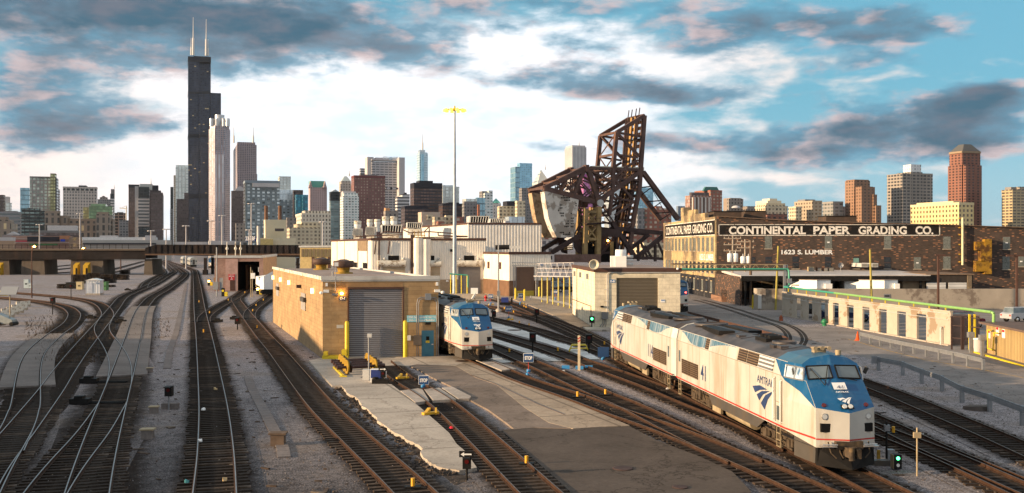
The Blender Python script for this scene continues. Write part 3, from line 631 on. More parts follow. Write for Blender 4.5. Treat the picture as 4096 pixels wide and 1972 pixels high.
def locomotive(label,number,lettering=True):
 root=thing('diesel_locomotive',label,'locomotive',group='silver and blue diesel locomotives')
 m=MB();L=20.3
 secs=[('n',0)]+[(s,0)for s in(2.9,4.2,8,12,16,19.9)]+[(20.3,.22)]
 def sec(k,sgn):
  s,tap=k
  if s=='n':return[Vector((sgn*w,ss,z))for ss,w,z in NOSE]
  return[Vector((sgn*(w-tap*(w>.5)),s-(.0 if z<4.1 else tap*.3),z-(tap*.3 if z>3.9 else 0)))for w,z in PROF]
 for sgn in(-1,1):
  R=[sec(k,sgn)for k in secs]
  for i,(a,b)in enumerate(zip(R,R[1:])):
   for j in range(6):
    q=[a[j],b[j],b[j+1],a[j+1]]
    if sgn<0:q=q[::-1]
    m.mat((0 if j<3 else 0)if j<4 else(3 if i<2 else 2))
    if i==0 and j==3:m.mat(1)
    m.face(q)
  a=R[-1];m.mat(0);q=[Vector((0,20.3,.9))]+a
  m.face(q if sgn>0 else q[::-1])
  for j in range(6):
   c0=RIDGE[j]if j<5 else None;n0,n1=NOSE[j],NOSE[j+1]
   p0=Vector((sgn*n0[1],n0[0],n0[2]));p1=Vector((sgn*n1[1],n1[0],n1[2]))
   m.mat(0 if j<2 else 1)
   if j<4:
    a_,b_=Vector((0,RIDGE[j][0],RIDGE[j][1])),Vector((0,RIDGE[j+1][0],RIDGE[j+1][1]));q=[p0,a_,b_,p1]
   elif j==4:q=[p0,Vector((0,RIDGE[4][0],RIDGE[4][1])),Vector((0,2.0,4.38)),p1]
   else:q=[p0,Vector((0,2.0,4.38)),p1]if False else None
   if q:m.face(q if sgn>0 else q[::-1])
 m.mat(2);m.face([(-1.3,.6,.9),(-1.525,2.9,.9),(-1.3,20.3,.9),(1.3,20.3,.9),(1.525,2.9,.9),(1.3,.6,.9)])
 m.build('body',[M_CREAM,M_LBLUE,M_LROOF,M_LROOFB],root)
 st=MB();bl=MB();fd=MB()
 for sg in(-1,1):
  for a,b in((2.9,20.2),(.45,2.9)):skin_patch(st,[(b,1.20),(a,1.20),(a,1.275),(b,1.275)],sg)
  skin_patch(bl,[(1.75,2.92),(.47,2.43),(.80,2.75),(1.46,3.37)],sg);skin_patch(bl,[(2.9,3.37),(2.9,3.22),(1.75,2.92),(1.46,3.37)],sg)
  skin_patch(bl,[(4.3,3.98),(3.3,3.38),(2.9,3.38),(2.9,3.98)],sg)
  skin_patch(bl,[(3.3,3.38),(2.9,3.22),(2.9,3.38)],sg)
  def lens(s0,s1,zf,n=12):
   for k in range(n):
    a,b=s0+(s1-s0)*k/n,s0+(s1-s0)*(k+1)/n;z0,z1=zf(k/n),zf((k+1)/n)
    skin_patch(fd,[(b,3.97),(b,z1),(a,z0),(a,3.97)]if s1>s0 else[(a,3.97),(a,z0),(b,z1),(b,3.97)],sg,.005)
  lens(14.4,19.4,lambda t:3.62-.22*sin(pi*min(1,t*.9+.25))+(.5 if t>.93 else .0)*0+max(0,t-.55)*.75)
  lens(9.6,13.7,lambda t:3.94-.36*t*t)
 ps=MB()
 for sg in(-1,1):
  for s in(5.2,7.3,9.4,11.6,13.6,15.45,18.92):ps.box(sg*1.52,s,1.3,sg*1.529,s+.03,3.36)
  ps.box(sg*1.52,3.0,3.36,sg*1.53,20.0,3.385)
 ps.build('panel_seam',mat('door_seam',(.25,.22,.18),.7),root)
 st.build('red_stripe',M_RED,root);bl.build('blue_sweep',M_LBLUE,root);fd.build('faded_blue_band',M_FADE,root)
 for sg in(-1,1):
  for(a,b,z0,z1,mm)in((7.85,9.0,3.42,3.97,M_GRILLE),(6.3,7.7,3.42,3.97,M_GRILLE),(4.35,6.15,3.42,3.97,M_LOUVRE),(13.8,14.35,3.42,3.97,M_GRILLE),(17.35,18.85,1.62,2.42,M_GRILLE),(15.65,17.2,1.62,2.42,M_GRILLE)):
   g_=MB();P=[Vector((sg*side_pt(s,z,.012),s,z))for s,z in((b,z0),(a,z0),(a,z1),(b,z1))]
   n_=(P[1]-P[0]).cross(P[3]-P[0]).normalized();n_=n_ if n_.x*sg>0 else-n_
   c_=sum(P,Vector())/4;g_.frame(c_+n_*.01,(P[1]-P[0])/2,(P[3]-P[0])/2,n_*.02);g_.build('grille',mm,root)
  w=MB()
  for(a,b)in((1.62,2.2),(2.25,2.85)):
   P=[Vector((sg*side_pt(s,z,.01),s,z))for s,z in((b,3.40),(a+.0,3.40),(a+.1,3.86),(b,3.86))]
   w.face(P if sg<0 else P[::-1])
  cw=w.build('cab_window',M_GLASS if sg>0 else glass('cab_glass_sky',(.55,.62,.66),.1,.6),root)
  fr=MB()
  for s in(1.60,2.22,2.88):fr.bar((sg*side_pt(s,3.4,.03),s,3.38),(sg*side_pt(s+.05,3.88,.03),s+.05,3.88),.05,.05)
  fr.bar((sg*side_pt(1.6,3.38,.03),1.6,3.38),(sg*side_pt(2.9,3.38,.03),2.9,3.38),.05,.05);fr.bar((sg*side_pt(1.7,3.88,.03),1.7,3.88),(sg*side_pt(2.9,3.88,.03),2.9,3.88),.05,.05);fr.build('window_frame',M_CHROME,cw)
  d=MB();d.box(sg*1.53,3.25,1.35,sg*1.545,3.32,3.25);d.box(sg*1.53,3.95,1.35,sg*1.545,4.02,3.25);d.box(sg*1.53,3.32,2.2,sg*1.536,3.95,2.23)
  dd=d.build('cab_door',mat('door_seam',(.25,.22,.18),.7),root);w=MB();w.box(sg*1.53,3.45,1.45,sg*1.54,3.85,2.05);w.build('window',M_GLASS,dd)
  h=MB()
  for s in(3.2,4.08):h.tube([(sg*1.53,s,3.2),(sg*1.62,s,3.15),(sg*1.62,s,1.45),(sg*1.53,s,1.4)],.022,6)
  h.build('grab_rail',M_WHITE,root)
  d=MB();d.box(sg*1.528,19.0,1.35,sg*1.536,19.75,3.0);d=d.build('rear_door',M_CREAM,root);w=MB();w.box(sg*1.53,19.2,2.2,sg*1.545,19.55,2.85);w.build('window',M_GLASS,d)
  k=MB();k.mesh([(sg*x,s,z)for x in(1.50,1.40)for s,z in((5.3,1.19),(6.4,.66),(13.2,.66),(14.0,1.19))],[(0,1,2,3),(7,6,5,4),(0,4,5,1),(1,5,6,2),(2,6,7,3)]);k.build('skirt',M_SKIRT,root)
  k=MB();k.mesh([(sg*1.19,.55,.25),(sg*1.40,2.2,.25),(sg*1.40,2.2,1.19),(sg*1.19,.45,1.19),(sg*1.15,.55,.25),(sg*1.3,2.2,.25),(sg*1.3,2.2,1.19),(sg*1.15,.45,1.19)],[(0,1,2,3),(7,6,5,4),(1,5,6,2),(0,4,5,1),(0,3,7,4)]);k.build('skirt',M_SKIRT,root)
  for s in(3.65,19.4):
   l=MB()
   for q in(-.22,.22):l.bar((sg*1.50,s+q,.3),(sg*1.52,s+q,1.2),.04,.04)
   for z in(.32,.6,.88):l.box(sg*1.38,s-.22,z,sg*1.54,s+.22,z+.03)
   l.build('step_ladder',M_TANK,root)
  e=MB();e.box(sg*1.30,12.0,.35,sg*1.42,13.4,1.18);e.build('equipment_box',M_TANK,root)
  e=MB();e.cyl((sg*1.12,7.6,.62),(sg*1.12,11.2,.62),.30,n=14);e.build('fuel_tank',M_TANK,root)
  if lettering:
   x=sg*1.525
   ux=(0,-1,0)if sg<0 else(0,1,0);o1=(x,6.3,2.72)if sg<0 else(x,4.3,2.72)
   letters('lettering','AMTRAK',M_NAVY,root,o1,ux,(0,0,1),.34,.012,.0,2.1)
   lg=MB()
   for sw in([(1330,815),(1400,812),(1470,852),(1400,853),(1355,872)],[(1370,890),(1420,862),(1495,863),(1430,893),(1395,943)],[(1410,965),(1450,900),(1532,858),(1475,935),(1445,1020)]):
    lg.face([(x+sg*.012,(6.9-(a-1330)/200*2.75)if sg<0 else(4.15+(a-1330)/200*2.75),2.62-((b-.38*a)-280)*.0052)for a,b in sw][::(-1 if sg<0 else 1)])
   lg=lg.build('arrow_logo',M_NAVY,root)
   wn=.42*len(number)
   letters('number',number,M_NAVY,root,(x,15.15,1.72)if sg<0 else(x,14.2,1.72),ux,(0,0,1),.80,.012,.012,.9 if len(number)==2 else 1.25)
 bogie(root,4.75);bogie(root,16.1)
 u=MB();u.box(-.9,6.5,.45,.9,13.5,.9);u.box(-.5,.8,.5,.5,20.0,.9);u.build('underframe',M_BLACK,root)
 for sg in(-1,1):
  w=MB();P=[front_pt(sg*.10,3.50,.02),front_pt(sg*.92,3.44,.02),front_pt(sg*.88,3.92,.02),front_pt(sg*.10,3.96,.02)]
  w.face(P if sg>0 else P[::-1]);ws=w.build('windscreen',M_GLASS,root)
  f=MB()
  for a,b in zip(P,P[1:]+P[:1]):f.bar(a,b,.05,.05)
  f.build('frame',M_BLACK,ws)
  f=MB();f.bar(front_pt(sg*.15,3.95,.05)if sg<0 else front_pt(.35,3.46,.05),front_pt(-.45,3.22,.05)if sg<0 else front_pt(.75,3.36,.05),.025,.03);f.bar(front_pt(-.78,3.85,.05)if sg<0 else front_pt(.2,3.48,.05),front_pt(-.45,3.22,.05)if sg<0 else front_pt(.75,3.36,.05),.02,.025);f.build('wiper',M_BLACK,root)
 def quadf(m_,u0,u1,z0,z1,out):
  m_.face([front_pt(u0,z0,out),front_pt(u1,z0,out),front_pt(u1,z1,out),front_pt(u0,z1,out)])
 q=MB();A,B,C,D=[front_pt(u,z,.05)for u,z in((-.23,3.08),(.23,3.08),(.23,3.32),(-.23,3.32))];A.y=B.y=front_pt(0,3.08,.05).y;C.y=D.y=front_pt(0,3.32,.05).y;q.face([A,B,C,D]);nb=q.build('number_board',M_WHITE,root)
 up=(D-A).normalized()
 if lettering:
  letters('number',number,M_NAVY,nb,A+Vector((.27*(B.x-A.x)/.54-(.13 if len(number)==2 else .18),-.02,0))+up*.04,(1,0,0),up,.17,.01,.0,.26 if len(number)==2 else .36)
  A2=front_pt(0,2.96,.05);letters('lettering','AMTRAK',M_WHITE,root,A2+Vector((-.27,0,0)),(1,0,0),up,.08,.02,.02,.56)
  n_=Vector((1,0,0)).cross(up);lg=MB();O=front_pt(0,2.62,.05)
  for sw in([(-.30,.22),(-.05,.25),(.05,.18),(-.12,.17),(-.2,.10)],[(-.15,.07),(0,.16),(.16,.25),(.28,.27),(.06,.12),(-.02,0)][:6],[(.02,-.02),(.10,.12),(.30,.27),(.18,.10),(.10,-.08)]):
   lg.face([O+Vector((a,0,0))+up*b+n_*.015 for a,b in sw][::1])
  lg.build('arrow_logo',M_WHITE,root)
 hb=MB();P=[front_pt(0,2.42,.03)+Vector((x,0,0))+up*z for x,z in((-.26,0),(.26,0),(.26,.22),(-.26,.22))];hb.face(P);hb=hb.build('headlight_box',M_BLACK,root)
 n_=Vector((1,0,0)).cross(up)
 for x in(-.12,.12):
  h=MB();c=front_pt(0,2.42,.03)+Vector((x,0,0))+up*.11;h.cyl(c+n_*.0,c+n_*.05,.095,n=14);h.build('headlight',M_LENS,hb)
 for u in(-.72,.72):
  h=MB();c=front_pt(u,2.53,.0);h.cyl(c,c+n_*.05,.09,n=12);h.build('marker_light',M_REDLENS,root)
  c=front_pt(u*1.03,2.12,.0);h=MB();h.cyl(c,c+Vector((0,-.05,0)),.13,n=14);r_=h.build('ring',M_CHROME,root);h=MB();h.cyl(c+Vector((0,-.05,0)),c+Vector((0,-.06,0)),.10,n=14);h.build('ditch_light',M_LENS,root)
  c=front_pt(u*.98,1.72,.02);h=MB();h.box(c.x-.21,c.y-.03,1.52,c.x+.21,c.y+.16,1.85);h.build('jumper_recess',M_BLACK,root)
 s_=MB()
 for u0,u1 in((-1,0),(0,1)):s_.face([front_pt(u0,1.20,.008),front_pt(u1,1.20,.008),front_pt(u1,1.255,.008),front_pt(u0,1.255,.008)])
 s_.build('red_stripe',M_RED,root)
 p=MB();p.mesh([(-1.2,.42,.2),(0,-.25,.12),(1.2,.42,.2),(-1.2,.5,.92),(0,.15,.9),(1.2,.5,.92)],[(0,1,4,3),(1,2,5,4),(3,4,1,0)[::1]]);p.box(-1.15,.4,.25,1.15,.9,.9);p.build('snow_plough',M_BLACK,root)
 p=MB();p.box(-.22,-.42,.62,.22,.5,.98);p.box(-.55,.0,.88,.55,.4,1.18);p.cyl((-.16,-.55,.55),(-.16,-.5,1.05),.12,n=8);p.box(.02,-.60,.62,.2,-.3,.98)
 for x in(-.8,-.4,.45,.85):p.tube([(x,.2,1.15),(x*.95,.0,.75),(x*.7,-.05,.55)],.03,5)
 p.build('coupler',M_UNDER,root)
 for sg in(-1,1):
  p=MB();p.box(sg*.55,-.1,.98,sg*1.15,.25,1.02);p.tube([(sg*.55,-.12,1.08),(sg*1.1,-.02,1.08)],.025,6);p.build('step',M_CHROME,root)
  p=MB();p.bar((sg*1.5,2.0,3.60),(sg*1.58,1.9,3.85),.03,.16);p.build('mirror',M_SKIRT,root)
 for s,r in((18.3,.95),(7.0,.55),(15.6,.0)):
  if r:f=MB();f.lathe((0,s,4.37),[(r,0),(r,.10),(r*.9,.12),(r*.88,.05),(0.01,.05)],20);f.build('roof_fan',M_LROOF,root)
 f=MB();f.prism([(-1.15,13.2),(-.9,17.0),(-.35,17.0),(-.35,13.0)],4.22,4.46);f.prism([(.35,13.0),(.35,17.0),(.9,17.0),(1.15,13.2)],4.22,4.46);f.build('roof_duct',M_BLACK,root)
 f=MB();f.box(-.5,8.0,4.3,.5,9.5,4.50)
 for s in(8.2,8.7,9.2):f.cyl((-.3,s,4.45),(.3,s,4.45),.2,n=10)
 f.build('exhaust',M_BLACK,root)
 f=MB()
 for s in(5.0,10.5,12.6,17.4):f.box(-1.1,s,4.17,1.1,s+.05,4.41)if False else None;f.bar((-.9,s,4.29),(0,s,4.42),.05,.02);f.bar((.9,s,4.29),(0,s,4.42),.05,.02)
 for s,x in((5.6,-.6),(6.1,-.75),(11.3,-.6),(12.0,.3),(10.9,.5)):f.box(x-.18,s-.25,4.26,x+.18,s+.25,4.40)
 f.build('roof_hatch',M_LROOF,root)
 f=MB();f.box(-.25,2.9,4.36,.25,3.2,4.52)
 for x in(-.3,0,.3):f.cyl((x,3.1,4.56),(x,2.65,4.56),.04,.09,n=8)
 f.build('horn',M_TANK,root)
 f=MB();f.cyl((.65,2.6,4.3),(.65,2.6,4.5),.12,n=10);f.build('beacon',M_TANK,root)
 return root
RZ=math.atan(.1055)
def place_loco(o,X,Y,rz):o.location=(X,Y,.20);o.rotation_euler=(0,0,rz)
LX=lambda y:13.55-.1055*(y-37.1)
l41=locomotive('silver and blue locomotive numbered 41 in front, its blue nose facing the camera','41');place_loco(l41,LX(40.5),40.5,RZ)
l114=locomotive('silver locomotive numbered 114, coupled behind number 41 with its cab at the far end','114')
yy=60.75+20.9*cos(RZ);place_loco(l114,LX(yy),yy,RZ+pi)
l82=locomotive('dusty silver and blue locomotive numbered 82 parked beside the orange workshop','82');place_loco(l82,-2.55,79.3,math.atan(.268))
l4=dup(l82,label='blue locomotive with a red marker light half hidden behind the cream D-8 building');place_loco(l4,22.1,137,-.05)
h=MB();h.cyl((.86,.3,2.72),(.86,.2,2.72),.11,n=10);h.build('marker_light',emis('red_lamp',(1,.04,.02),6),l4)
p5=W(845,1034,415);l5=dup(l82,label='distant blue and silver locomotive standing left of the brick engine shed');place_loco(l5,p5.x,415,.12)
p6=W(1172,1037,455);l6=dup(l82,label='distant silver locomotive with a blue face beyond the orange workshop roof');place_loco(l6,p6.x-2,455,-.35)
wl=thing('white_locomotive','white locomotive numbered 172 partly hidden behind the orange workshop','locomotive',(-44.3,189,.2),.30)
m=MB();m.prism([(-1.5,1.2),(-1.5,14),(1.5,14),(1.5,1.2),(.9,0),(-.9,0)],1.0,[3.4,4.4,4.4,3.4,3.0,3.0]);m.build('body',M_WHITE,wl)
m=MB();m.box(-1.1,.62,3.2,-.1,.75,3.75)if False else None
m=MB();m.box(-1.0,.15,2.5,-.15,.5,2.95);m.box(.15,.15,2.5,1.0,.5,2.95);m.build('windscreen',M_GLASS,wl)
m=MB();m.box(-1.52,1.9,2.6,-1.49,2.7,3.2);m.box(-1.52,3.4,2.6,-1.49,4.4,3.2);m.build('cab_window',M_BLACK,wl)
m=MB();m.box(-1.2,-.3,.15,1.2,.3,1.0);m.box(-1.3,1.0,.2,1.3,13,1.0);m.build('underframe',M_BLACK,wl)
m=MB();m.box(-1.535,1.5,1.1,-1.51,14,1.5);m.build('dark_stripe',M_SKIRT,wl)
letters('number','172',M_NAVY,wl,(-1.5,2.6,3.35),(0,-1,0),(0,0,1),.35,.02,.01)
cg='silver passenger coaches'
def coach(label,X,Y,rz,n=1):
 c=thing('passenger_coach',label,'railway coach',(X,Y,.2),rz,cg)
 m=MB();prof=[(-1.5,1.0),(-1.52,3.2),(-1.2,3.9),(-.5,4.15),(.5,4.15),(1.2,3.9),(1.52,3.2),(1.5,1.0)]
 vs=[(x,y,z)for y in(0,25)for x,z in prof];m.mesh(vs,[tuple(range(8)),tuple(range(8,16))[::-1]]+[(i,i+8,(i+1)%8+8,(i+1)%8)for i in range(8)]);m.build('body',ribbed('coach_steel',(.62,.60,.55),.18,.01,True,.35,.5,(.4,.3,.2),.3,.5,.8),c)
 for sg in(-1,1):
  m=MB()
  for k in range(9):m.box(sg*1.50,2.2+k*2.4,2.2,sg*1.54,3.8+k*2.4,2.85)
  m.build('window_strip',M_GLASS,c)
 m=MB();m.box(-.45,-.06,1.1,.45,.02,3.2);m.build('end_door',M_SKIRT,c);m=MB();m.box(-1.3,-.04,2.2,-.7,.02,2.9);m.box(.7,-.04,2.2,1.3,.02,2.9);m.build('end_window',M_GLASS,c)
 m=MB();m.box(-1.2,.5,.2,1.2,24.5,1.0);m.build('underframe',M_BLACK,c);return c
a=W(775,1028,440);coach('single-level silver passenger coach just past the viaduct, nearest the engine shed',a.x,440,.35)
a=W(745,1028,480);coach('taller silver coach standing behind the nearest coach beyond the viaduct',a.x,480,.35)
# ======= BUILDINGS OF THE YARD
M_ORANGE=brick('tan_block',(.38,.255,.13),(.325,.215,.11),(.24,.15,.075),1.2,.32,.012,bump=.004,patch=(.24,.14,.06),patch_amt=.35,patch_scale=.5)
M_CBLOCK=brick('cream_block',(.74,.66,.50),(.71,.63,.475),(.52,.45,.34),.8,.4,.014,bump=.006,patch=(.40,.33,.24),patch_amt=.25,patch_scale=.4)
M_BRICKR=brick('shed_brick',(.36,.20,.155),(.27,.14,.105),(.30,.22,.18),.6,.2,.015,patch=(.45,.30,.26),patch_amt=.4)
M_ROLL=ribbed('roller_door',(.27,.27,.30),.16,.03,True,.5,.1,(.13,.12,.12),.3,.5,.45)
M_ROLLB=ribbed('roller_door_brown',(.20,.16,.11),.16,.03,True,.5,.2,(.08,.06,.04),.4,.5,.45)
M_ROLLC=ribbed('roller_door_cream',(.55,.44,.30),.25,.03,True,.5,.1,(.3,.2,.12),.4,.5,.7)
M_ROLLG=ribbed('roller_door_grey',(.17,.165,.175),.25,.02,True,.5,.1,(.12,.11,.11),.3,.5,.8)
M_SIDING=ribbed('cream_siding',(.84,.79,.71),.45,.03,False,.5,.05,(.55,.42,.28),.28,.5,.93)
M_SIDING2=ribbed('pale_siding',(.80,.77,.73),.7,.06,False,.5,.05,(.5,.42,.32),.3,.55,.72)
M_SIDEBASE=mat('brown_base',(.17,.10,.065),.8,0,.2,.8)
M_TRIM=mat('brown_trim',(.09,.05,.04),.6)
M_GRIM=mat('grey_trim',(.50,.50,.49),.55,0,.1,1,dirt=(.25,.2,.15),dirt_amt=.4)
M_WTRIM=mat('chipped_white_trim',(.66,.62,.54),.6,0,.2,1,dirt=(.22,.15,.09),dirt_amt=.8,dscale=1.5,dth=(.5,.6))
M_ROOFG=pavement('gravel_roof',(.30,.24,.215),.2,(.14,.11,.10),.5,sc=.5)
M_ROOFP=pavement('pale_roof',(.50,.47,.46),.2,(.3,.26,.24),.5,sc=.4)
M_YEL=mat('safety_yellow',(.66,.50,.02),.5,0,.1,3,dirt=(.2,.15,.05),dirt_amt=.3,dscale=4)
M_GALV=mat('galvanised',(.25,.26,.28),.5,.4,.15,3)
M_DOORB=mat('blue_door',(.035,.16,.25),.5)
M_NAVYS=mat('sign_navy',(.02,.04,.20),.5)
M_CYAN=mat('sign_cyan',(.22,.55,.66),.5,0,.1,4)
M_BROWNV=mat('rusty_vent',(.10,.065,.055),.6,.2,.3,1.5)
M_OCHRE=mat('ochre_rust',(.34,.21,.04),.7,.1,.4,3,dirt=(.07,.04,.02),dirt_amt=.8,dscale=3)
M_GREENP=mat('green_pipe',(.05,.30,.21),.5,.1,.1,2)
M_GREENL=mat('lime_pipe',(.22,.42,.13),.5,.1,.1,2)
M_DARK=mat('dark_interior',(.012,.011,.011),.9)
M_AMBER=emis('amber_lamp',(1,.45,.06),30)
M_WARM=emis('warm_lamp',(1,.62,.2),2.5)
def R6(x,y):return(1000+x*.56447,950+y*.56447)
def W_(x,y):return(1200+x*.42702,950+y*.42702)
def tubew(m,w,pts,r,out=.1,n=8):m.tube([w.pix(*p,out)for p in pts],r,n)
def yard_lamp(root,w,px,py,on=True,s=.3):
 m=MB();u,z=w.uz(px,py);w.boxu(m,u-s/2,z-s*.45,u+s/2,z+s*.45,0,.22);m.build('wall_lamp',M_WARM if on else M_GALV,root)
A=G(1290.7,1438.3);B=G(1753.6,1429.8);d1=(Vector((B.x-A.x,B.y-A.y))).normalized();dn=Vector((-.311,.950))
root=thingW('workshop','orange block workshop D-1 with a grey roller door and flat brown roof','building',(A.x,A.y,0))
A2,B2=Vector((A.x,A.y)),Vector((B.x,B.y));C2,D2=B2+dn*43,A2+dn*43
w=Wall(A2,d1,root);HR=6.32
du0,_,du1,dz1=[w.uz(*R6(702,600))[0],0,w.uz(*R6(1080,600))[0],w.uz(*R6(890,365))[1]]
m=MB()
t_=.3
def slab(m,p,q,z0,z1,th=.3):
 d=(q-p).normalized();n=Vector((d.y,-d.x));m.prism([(p.x,p.y),(q.x,q.y),(q.x-n.x*th,q.y-n.y*th),(p.x-n.x*th,p.y-n.y*th)],z0,z1)
slab(m,A2,A2+w.d*du0,0,HR);slab(m,A2+w.d*du1,B2,0,HR);slab(m,A2+w.d*du0,A2+w.d*du1,dz1,HR)
m.build('front_wall',M_ORANGE,root)
m=MB();n_=Vector((w.n.x,w.n.y));slab(m,D2,A2-n_*.3,0,HR);m.build('side_wall',M_ORANGE,root)
m=MB();slab(m,B2-n_*.3,C2,0,HR);slab(m,C2,D2,0,HR);m.build('rear_wall',M_ORANGE,root)
m=MB();m.prism([tuple(A2),tuple(B2),tuple(C2),tuple(D2)],HR,HR+.06);roof=m.build('roof',M_ROOFG,root)
m=MB();w.boxu(m,-.12,HR-.0,(B2-A2).length+.12,HR+.30,-.05,.12);w.boxu(m,-.12,HR-.12,(B2-A2).length+.12,HR+.02,.0,.07);m.build('fascia',M_GRIM,root)
ws=Wall(D2,A2-D2,root);m=MB();ws.boxu(m,0,HR,43,HR+.28,-.15,.10);m.build('parapet_trim',M_WTRIM,root)
wr=Wall(B2,C2-B2,root);m=MB();wr.boxu(m,0,HR,43,HR+.22,-.1,.08);m.build('parapet_trim',M_GRIM,root)
w.part('roller_door',M_ROLL,*R6(703,366),*R6(1080,850),-.28,-.12)
m=MB();w.boxu(m,du0-.12,0,du0,dz1+.1,-.02,.05);w.boxu(m,du1,0,du1+.12,dz1+.1,-.02,.05);w.boxu(m,du0-.12,dz1,du1+.12,dz1+.14,-.02,.06);m.build('door_frame',M_TRIM,root)
w.part('lintel',mat('lintel_concrete',(.30,.19,.10),.8),*R6(520,320),*R6(1085,358),0,.012)
d=w.part('side_door',M_DOORB,*R6(1216,660),*R6(1302,852),-.02,.03);w.part('door_window',M_DARK,*R6(1248,702),*R6(1270,730),.03,.04,d);w.part('notice',M_YEL,*R6(1245,732),*R6(1272,748),.03,.045,d);w.part('handle',M_CHROME,*R6(1286,755),*R6(1299,762),.03,.09,d)
sg=w.part('street_sign',M_CYAN,*R6(1112,553),*R6(1318,600),.02,.06);w.text('lettering','1700 So. Lumber Street',M_WHITE,*R6(1118,572),*R6(1316,558),sg,.07);w.text('lettering','Wheel Truing Building',M_WHITE,*R6(1126,594),*R6(1308,580),sg,.07)
sg=w.part('number_sign',M_NAVYS,*R6(633,418),*R6(676,445),.02,.06);w.text('lettering','D-1',M_WHITE,*R6(637,440),*R6(673,424),sg,.07,.05)
c=MB()
for k in(0,1):
 o_=k*12;c.tube([w.pix(*R6(1182+o_,850),.1),w.pix(*R6(1182+o_,470),.1),w.pix(*R6(1190+o_,436+o_*.8),.1),w.pix(*R6(1210+o_*.5,425+o_),.1),w.pix(*R6(1240,425+o_),.1)],.035,7)
 c.tube([w.pix(*R6(1282,425+o_),.1),w.pix(*R6(1312-o_*.5,427+o_),.1),w.pix(*R6(1332-o_,445+o_),.1),w.pix(*R6(1334-o_,470),.1),w.pix(*R6(1334-o_,850),.1)],.035,7)
c.build('conduit',M_GALV,root)
w.part('junction_box',M_GALV,*R6(1240,398),*R6(1282,444),.0,.2);w.part('meter_box',mat('box_brown',(.22,.17,.13),.6),*R6(1156,694),*R6(1213,762),0,.3);w.part('switch_box',M_WHITE,*R6(1113,695),*R6(1138,730),0,.15)
w.part('letter_plate',M_GRIM,*R6(614,621),*R6(664,644),0,.03)
for a in((1306,370,1346,388),(520,372,560,392)):m=MB();w.rect(m,*R6(a[0],a[1]),*R6(a[2],a[3]),0,.25);u,z=w.uz(*R6(a[2]+16 if a[0]>900 else a[0]-15,a[3]+2));c_=w.P(u,z,.3);m.lathe(c_,[(.01,-.12),(.13,-.08),(.15,.02),(.12,.1),(.01,.14)],10);m.build('security_camera',M_WHITE,root)
for a in((1325,330),(543,335)):m=MB();w.rect(m,*R6(a[0]-8,a[1]-12),*R6(a[0]+8,a[1]+12),0,.15);m.build('flood_light',M_WHITE,root)
m=MB();c_=w.pix(*R6(650,398),.25);m.lathe(c_,[(.01,-.10),(.11,-.06),(.13,.03),(.08,.1),(.01,.12)],10);m.build('gate_lamp',M_AMBER,root)
m=MB();m.tube([w.pix(*R6(606,392),.1),w.pix(*R6(606,180),.1)],.03,6);w.rect(m,*R6(580,398),*R6(625,412),0,.2);m.build('lamp_bracket',M_GALV,root)
m=MB();w.rect(m,*R6(598,178),*R6(626,205),.02,.2);m.build('antenna_box',M_WHITE,root)
m=MB();w.rect(m,*R6(1242,600),*R6(1280,618),0,.2);m.build('door_lamp',M_BLACK,root)
for a in((170,285),(222,300),(282,321),(450,380)):yard_lamp(root,ws,*R6(*a),True,.5)
m=MB();u,z=ws.uz(*R6(360,348));ws.boxu(m,u-.25,z-.15,u+.25,z+.15,0,.4);m.build('wall_lamp',M_BROWNV,root)
for a in((187,328,205,415),(363,395,393,515)):
 m=MB();ws.rect(m,*R6(a[0],a[1]),*R6(a[2],a[3]),.0,.04);pn=m.build('service_panel',mat('panel_grey',(.33,.31,.30),.6),root);m=MB();ws.rect(m,*R6(a[0]+8,a[1]+(a[3]-a[1])*.25),*R6(a[2]+4,a[1]+(a[3]-a[1])*.5),.04,.25);m.build('electric_box',M_SKIRT,pn)
for px,py in((505,228),(663,255)):
 c_=W(*R6(px,py),1.0);Y=F*(HC-HR-.1)/(R6(px,py)[1]-HY);c_=W(*R6(px,py),Y);c_.z=HR+.06
 v=MB();v.lathe(c_,[(.9,0),(.9,.12),(.55,.15),(.62,.55),(.75,.6)],16);vb=v.build('roof_vent',M_OCHRE,root);v=MB();v.lathe(c_+Vector((0,0,.6)),[(.75,0),(.98,.03),(1.0,.62),(.9,.64),(.6,.66),(.3,.78),(.01,.8)],18);v.build('hood',M_BROWNV,vb)
for p in((585,268),(62,232)):Y=F*(HC-HR)/(R6(*p)[1]+8-HY);c_=W(*R6(*p),Y);v=MB();v.cyl((c_.x,c_.y,HR),(c_.x,c_.y,HR+.5),.06,n=8);v.build('vent_pipe',M_GALV,root)
for px,lab in((687,'left'),(1100,'right')):
 p=G(*R6(px,866 if px<900 else 858));b=thing('bollard','tall yellow bollard at the %s side of the big grey roller door'%lab,'bollard',(p.x,p.y,0),group='yellow bollards by the roller door')
 m=MB();m.lathe((0,0,0),[(.17,0),(.17,2.9),(.14,3.02),(.01,3.06)],14);m.build('post',M_YEL,b)
A=G(2379,1314);A2=Vector((A.x,A.y));d8=Vector((1,.03)).normalized();n8=Vector((-.045,.999))
root=thingW('block_building','cream block building D-8 with a brown roller door and brown roof edge','building',(A.x,A.y,0))
w=Wall(A2,d8,root);wid=w.uz(2721,1150)[0];B2=A2+w.d*wid;D2=A2+n8*23.6;C2=B2+n8*23.6;H8=6.25
a0,b0=w.uz(*E1(535,400))[0],w.uz(*E1(948,400))[0];z8=w.uz(*E1(740,280))[1]
m=MB();slab(m,A2,A2+w.d*a0,0,H8);slab(m,A2+w.d*b0,B2,0,H8);slab(m,A2+w.d*a0,A2+w.d*b0,z8,H8);m.build('front_wall',M_CBLOCK,root)
m=MB();slab(m,D2,A2+n8*.3,0,H8);m.build('side_wall',M_CBLOCK,root)
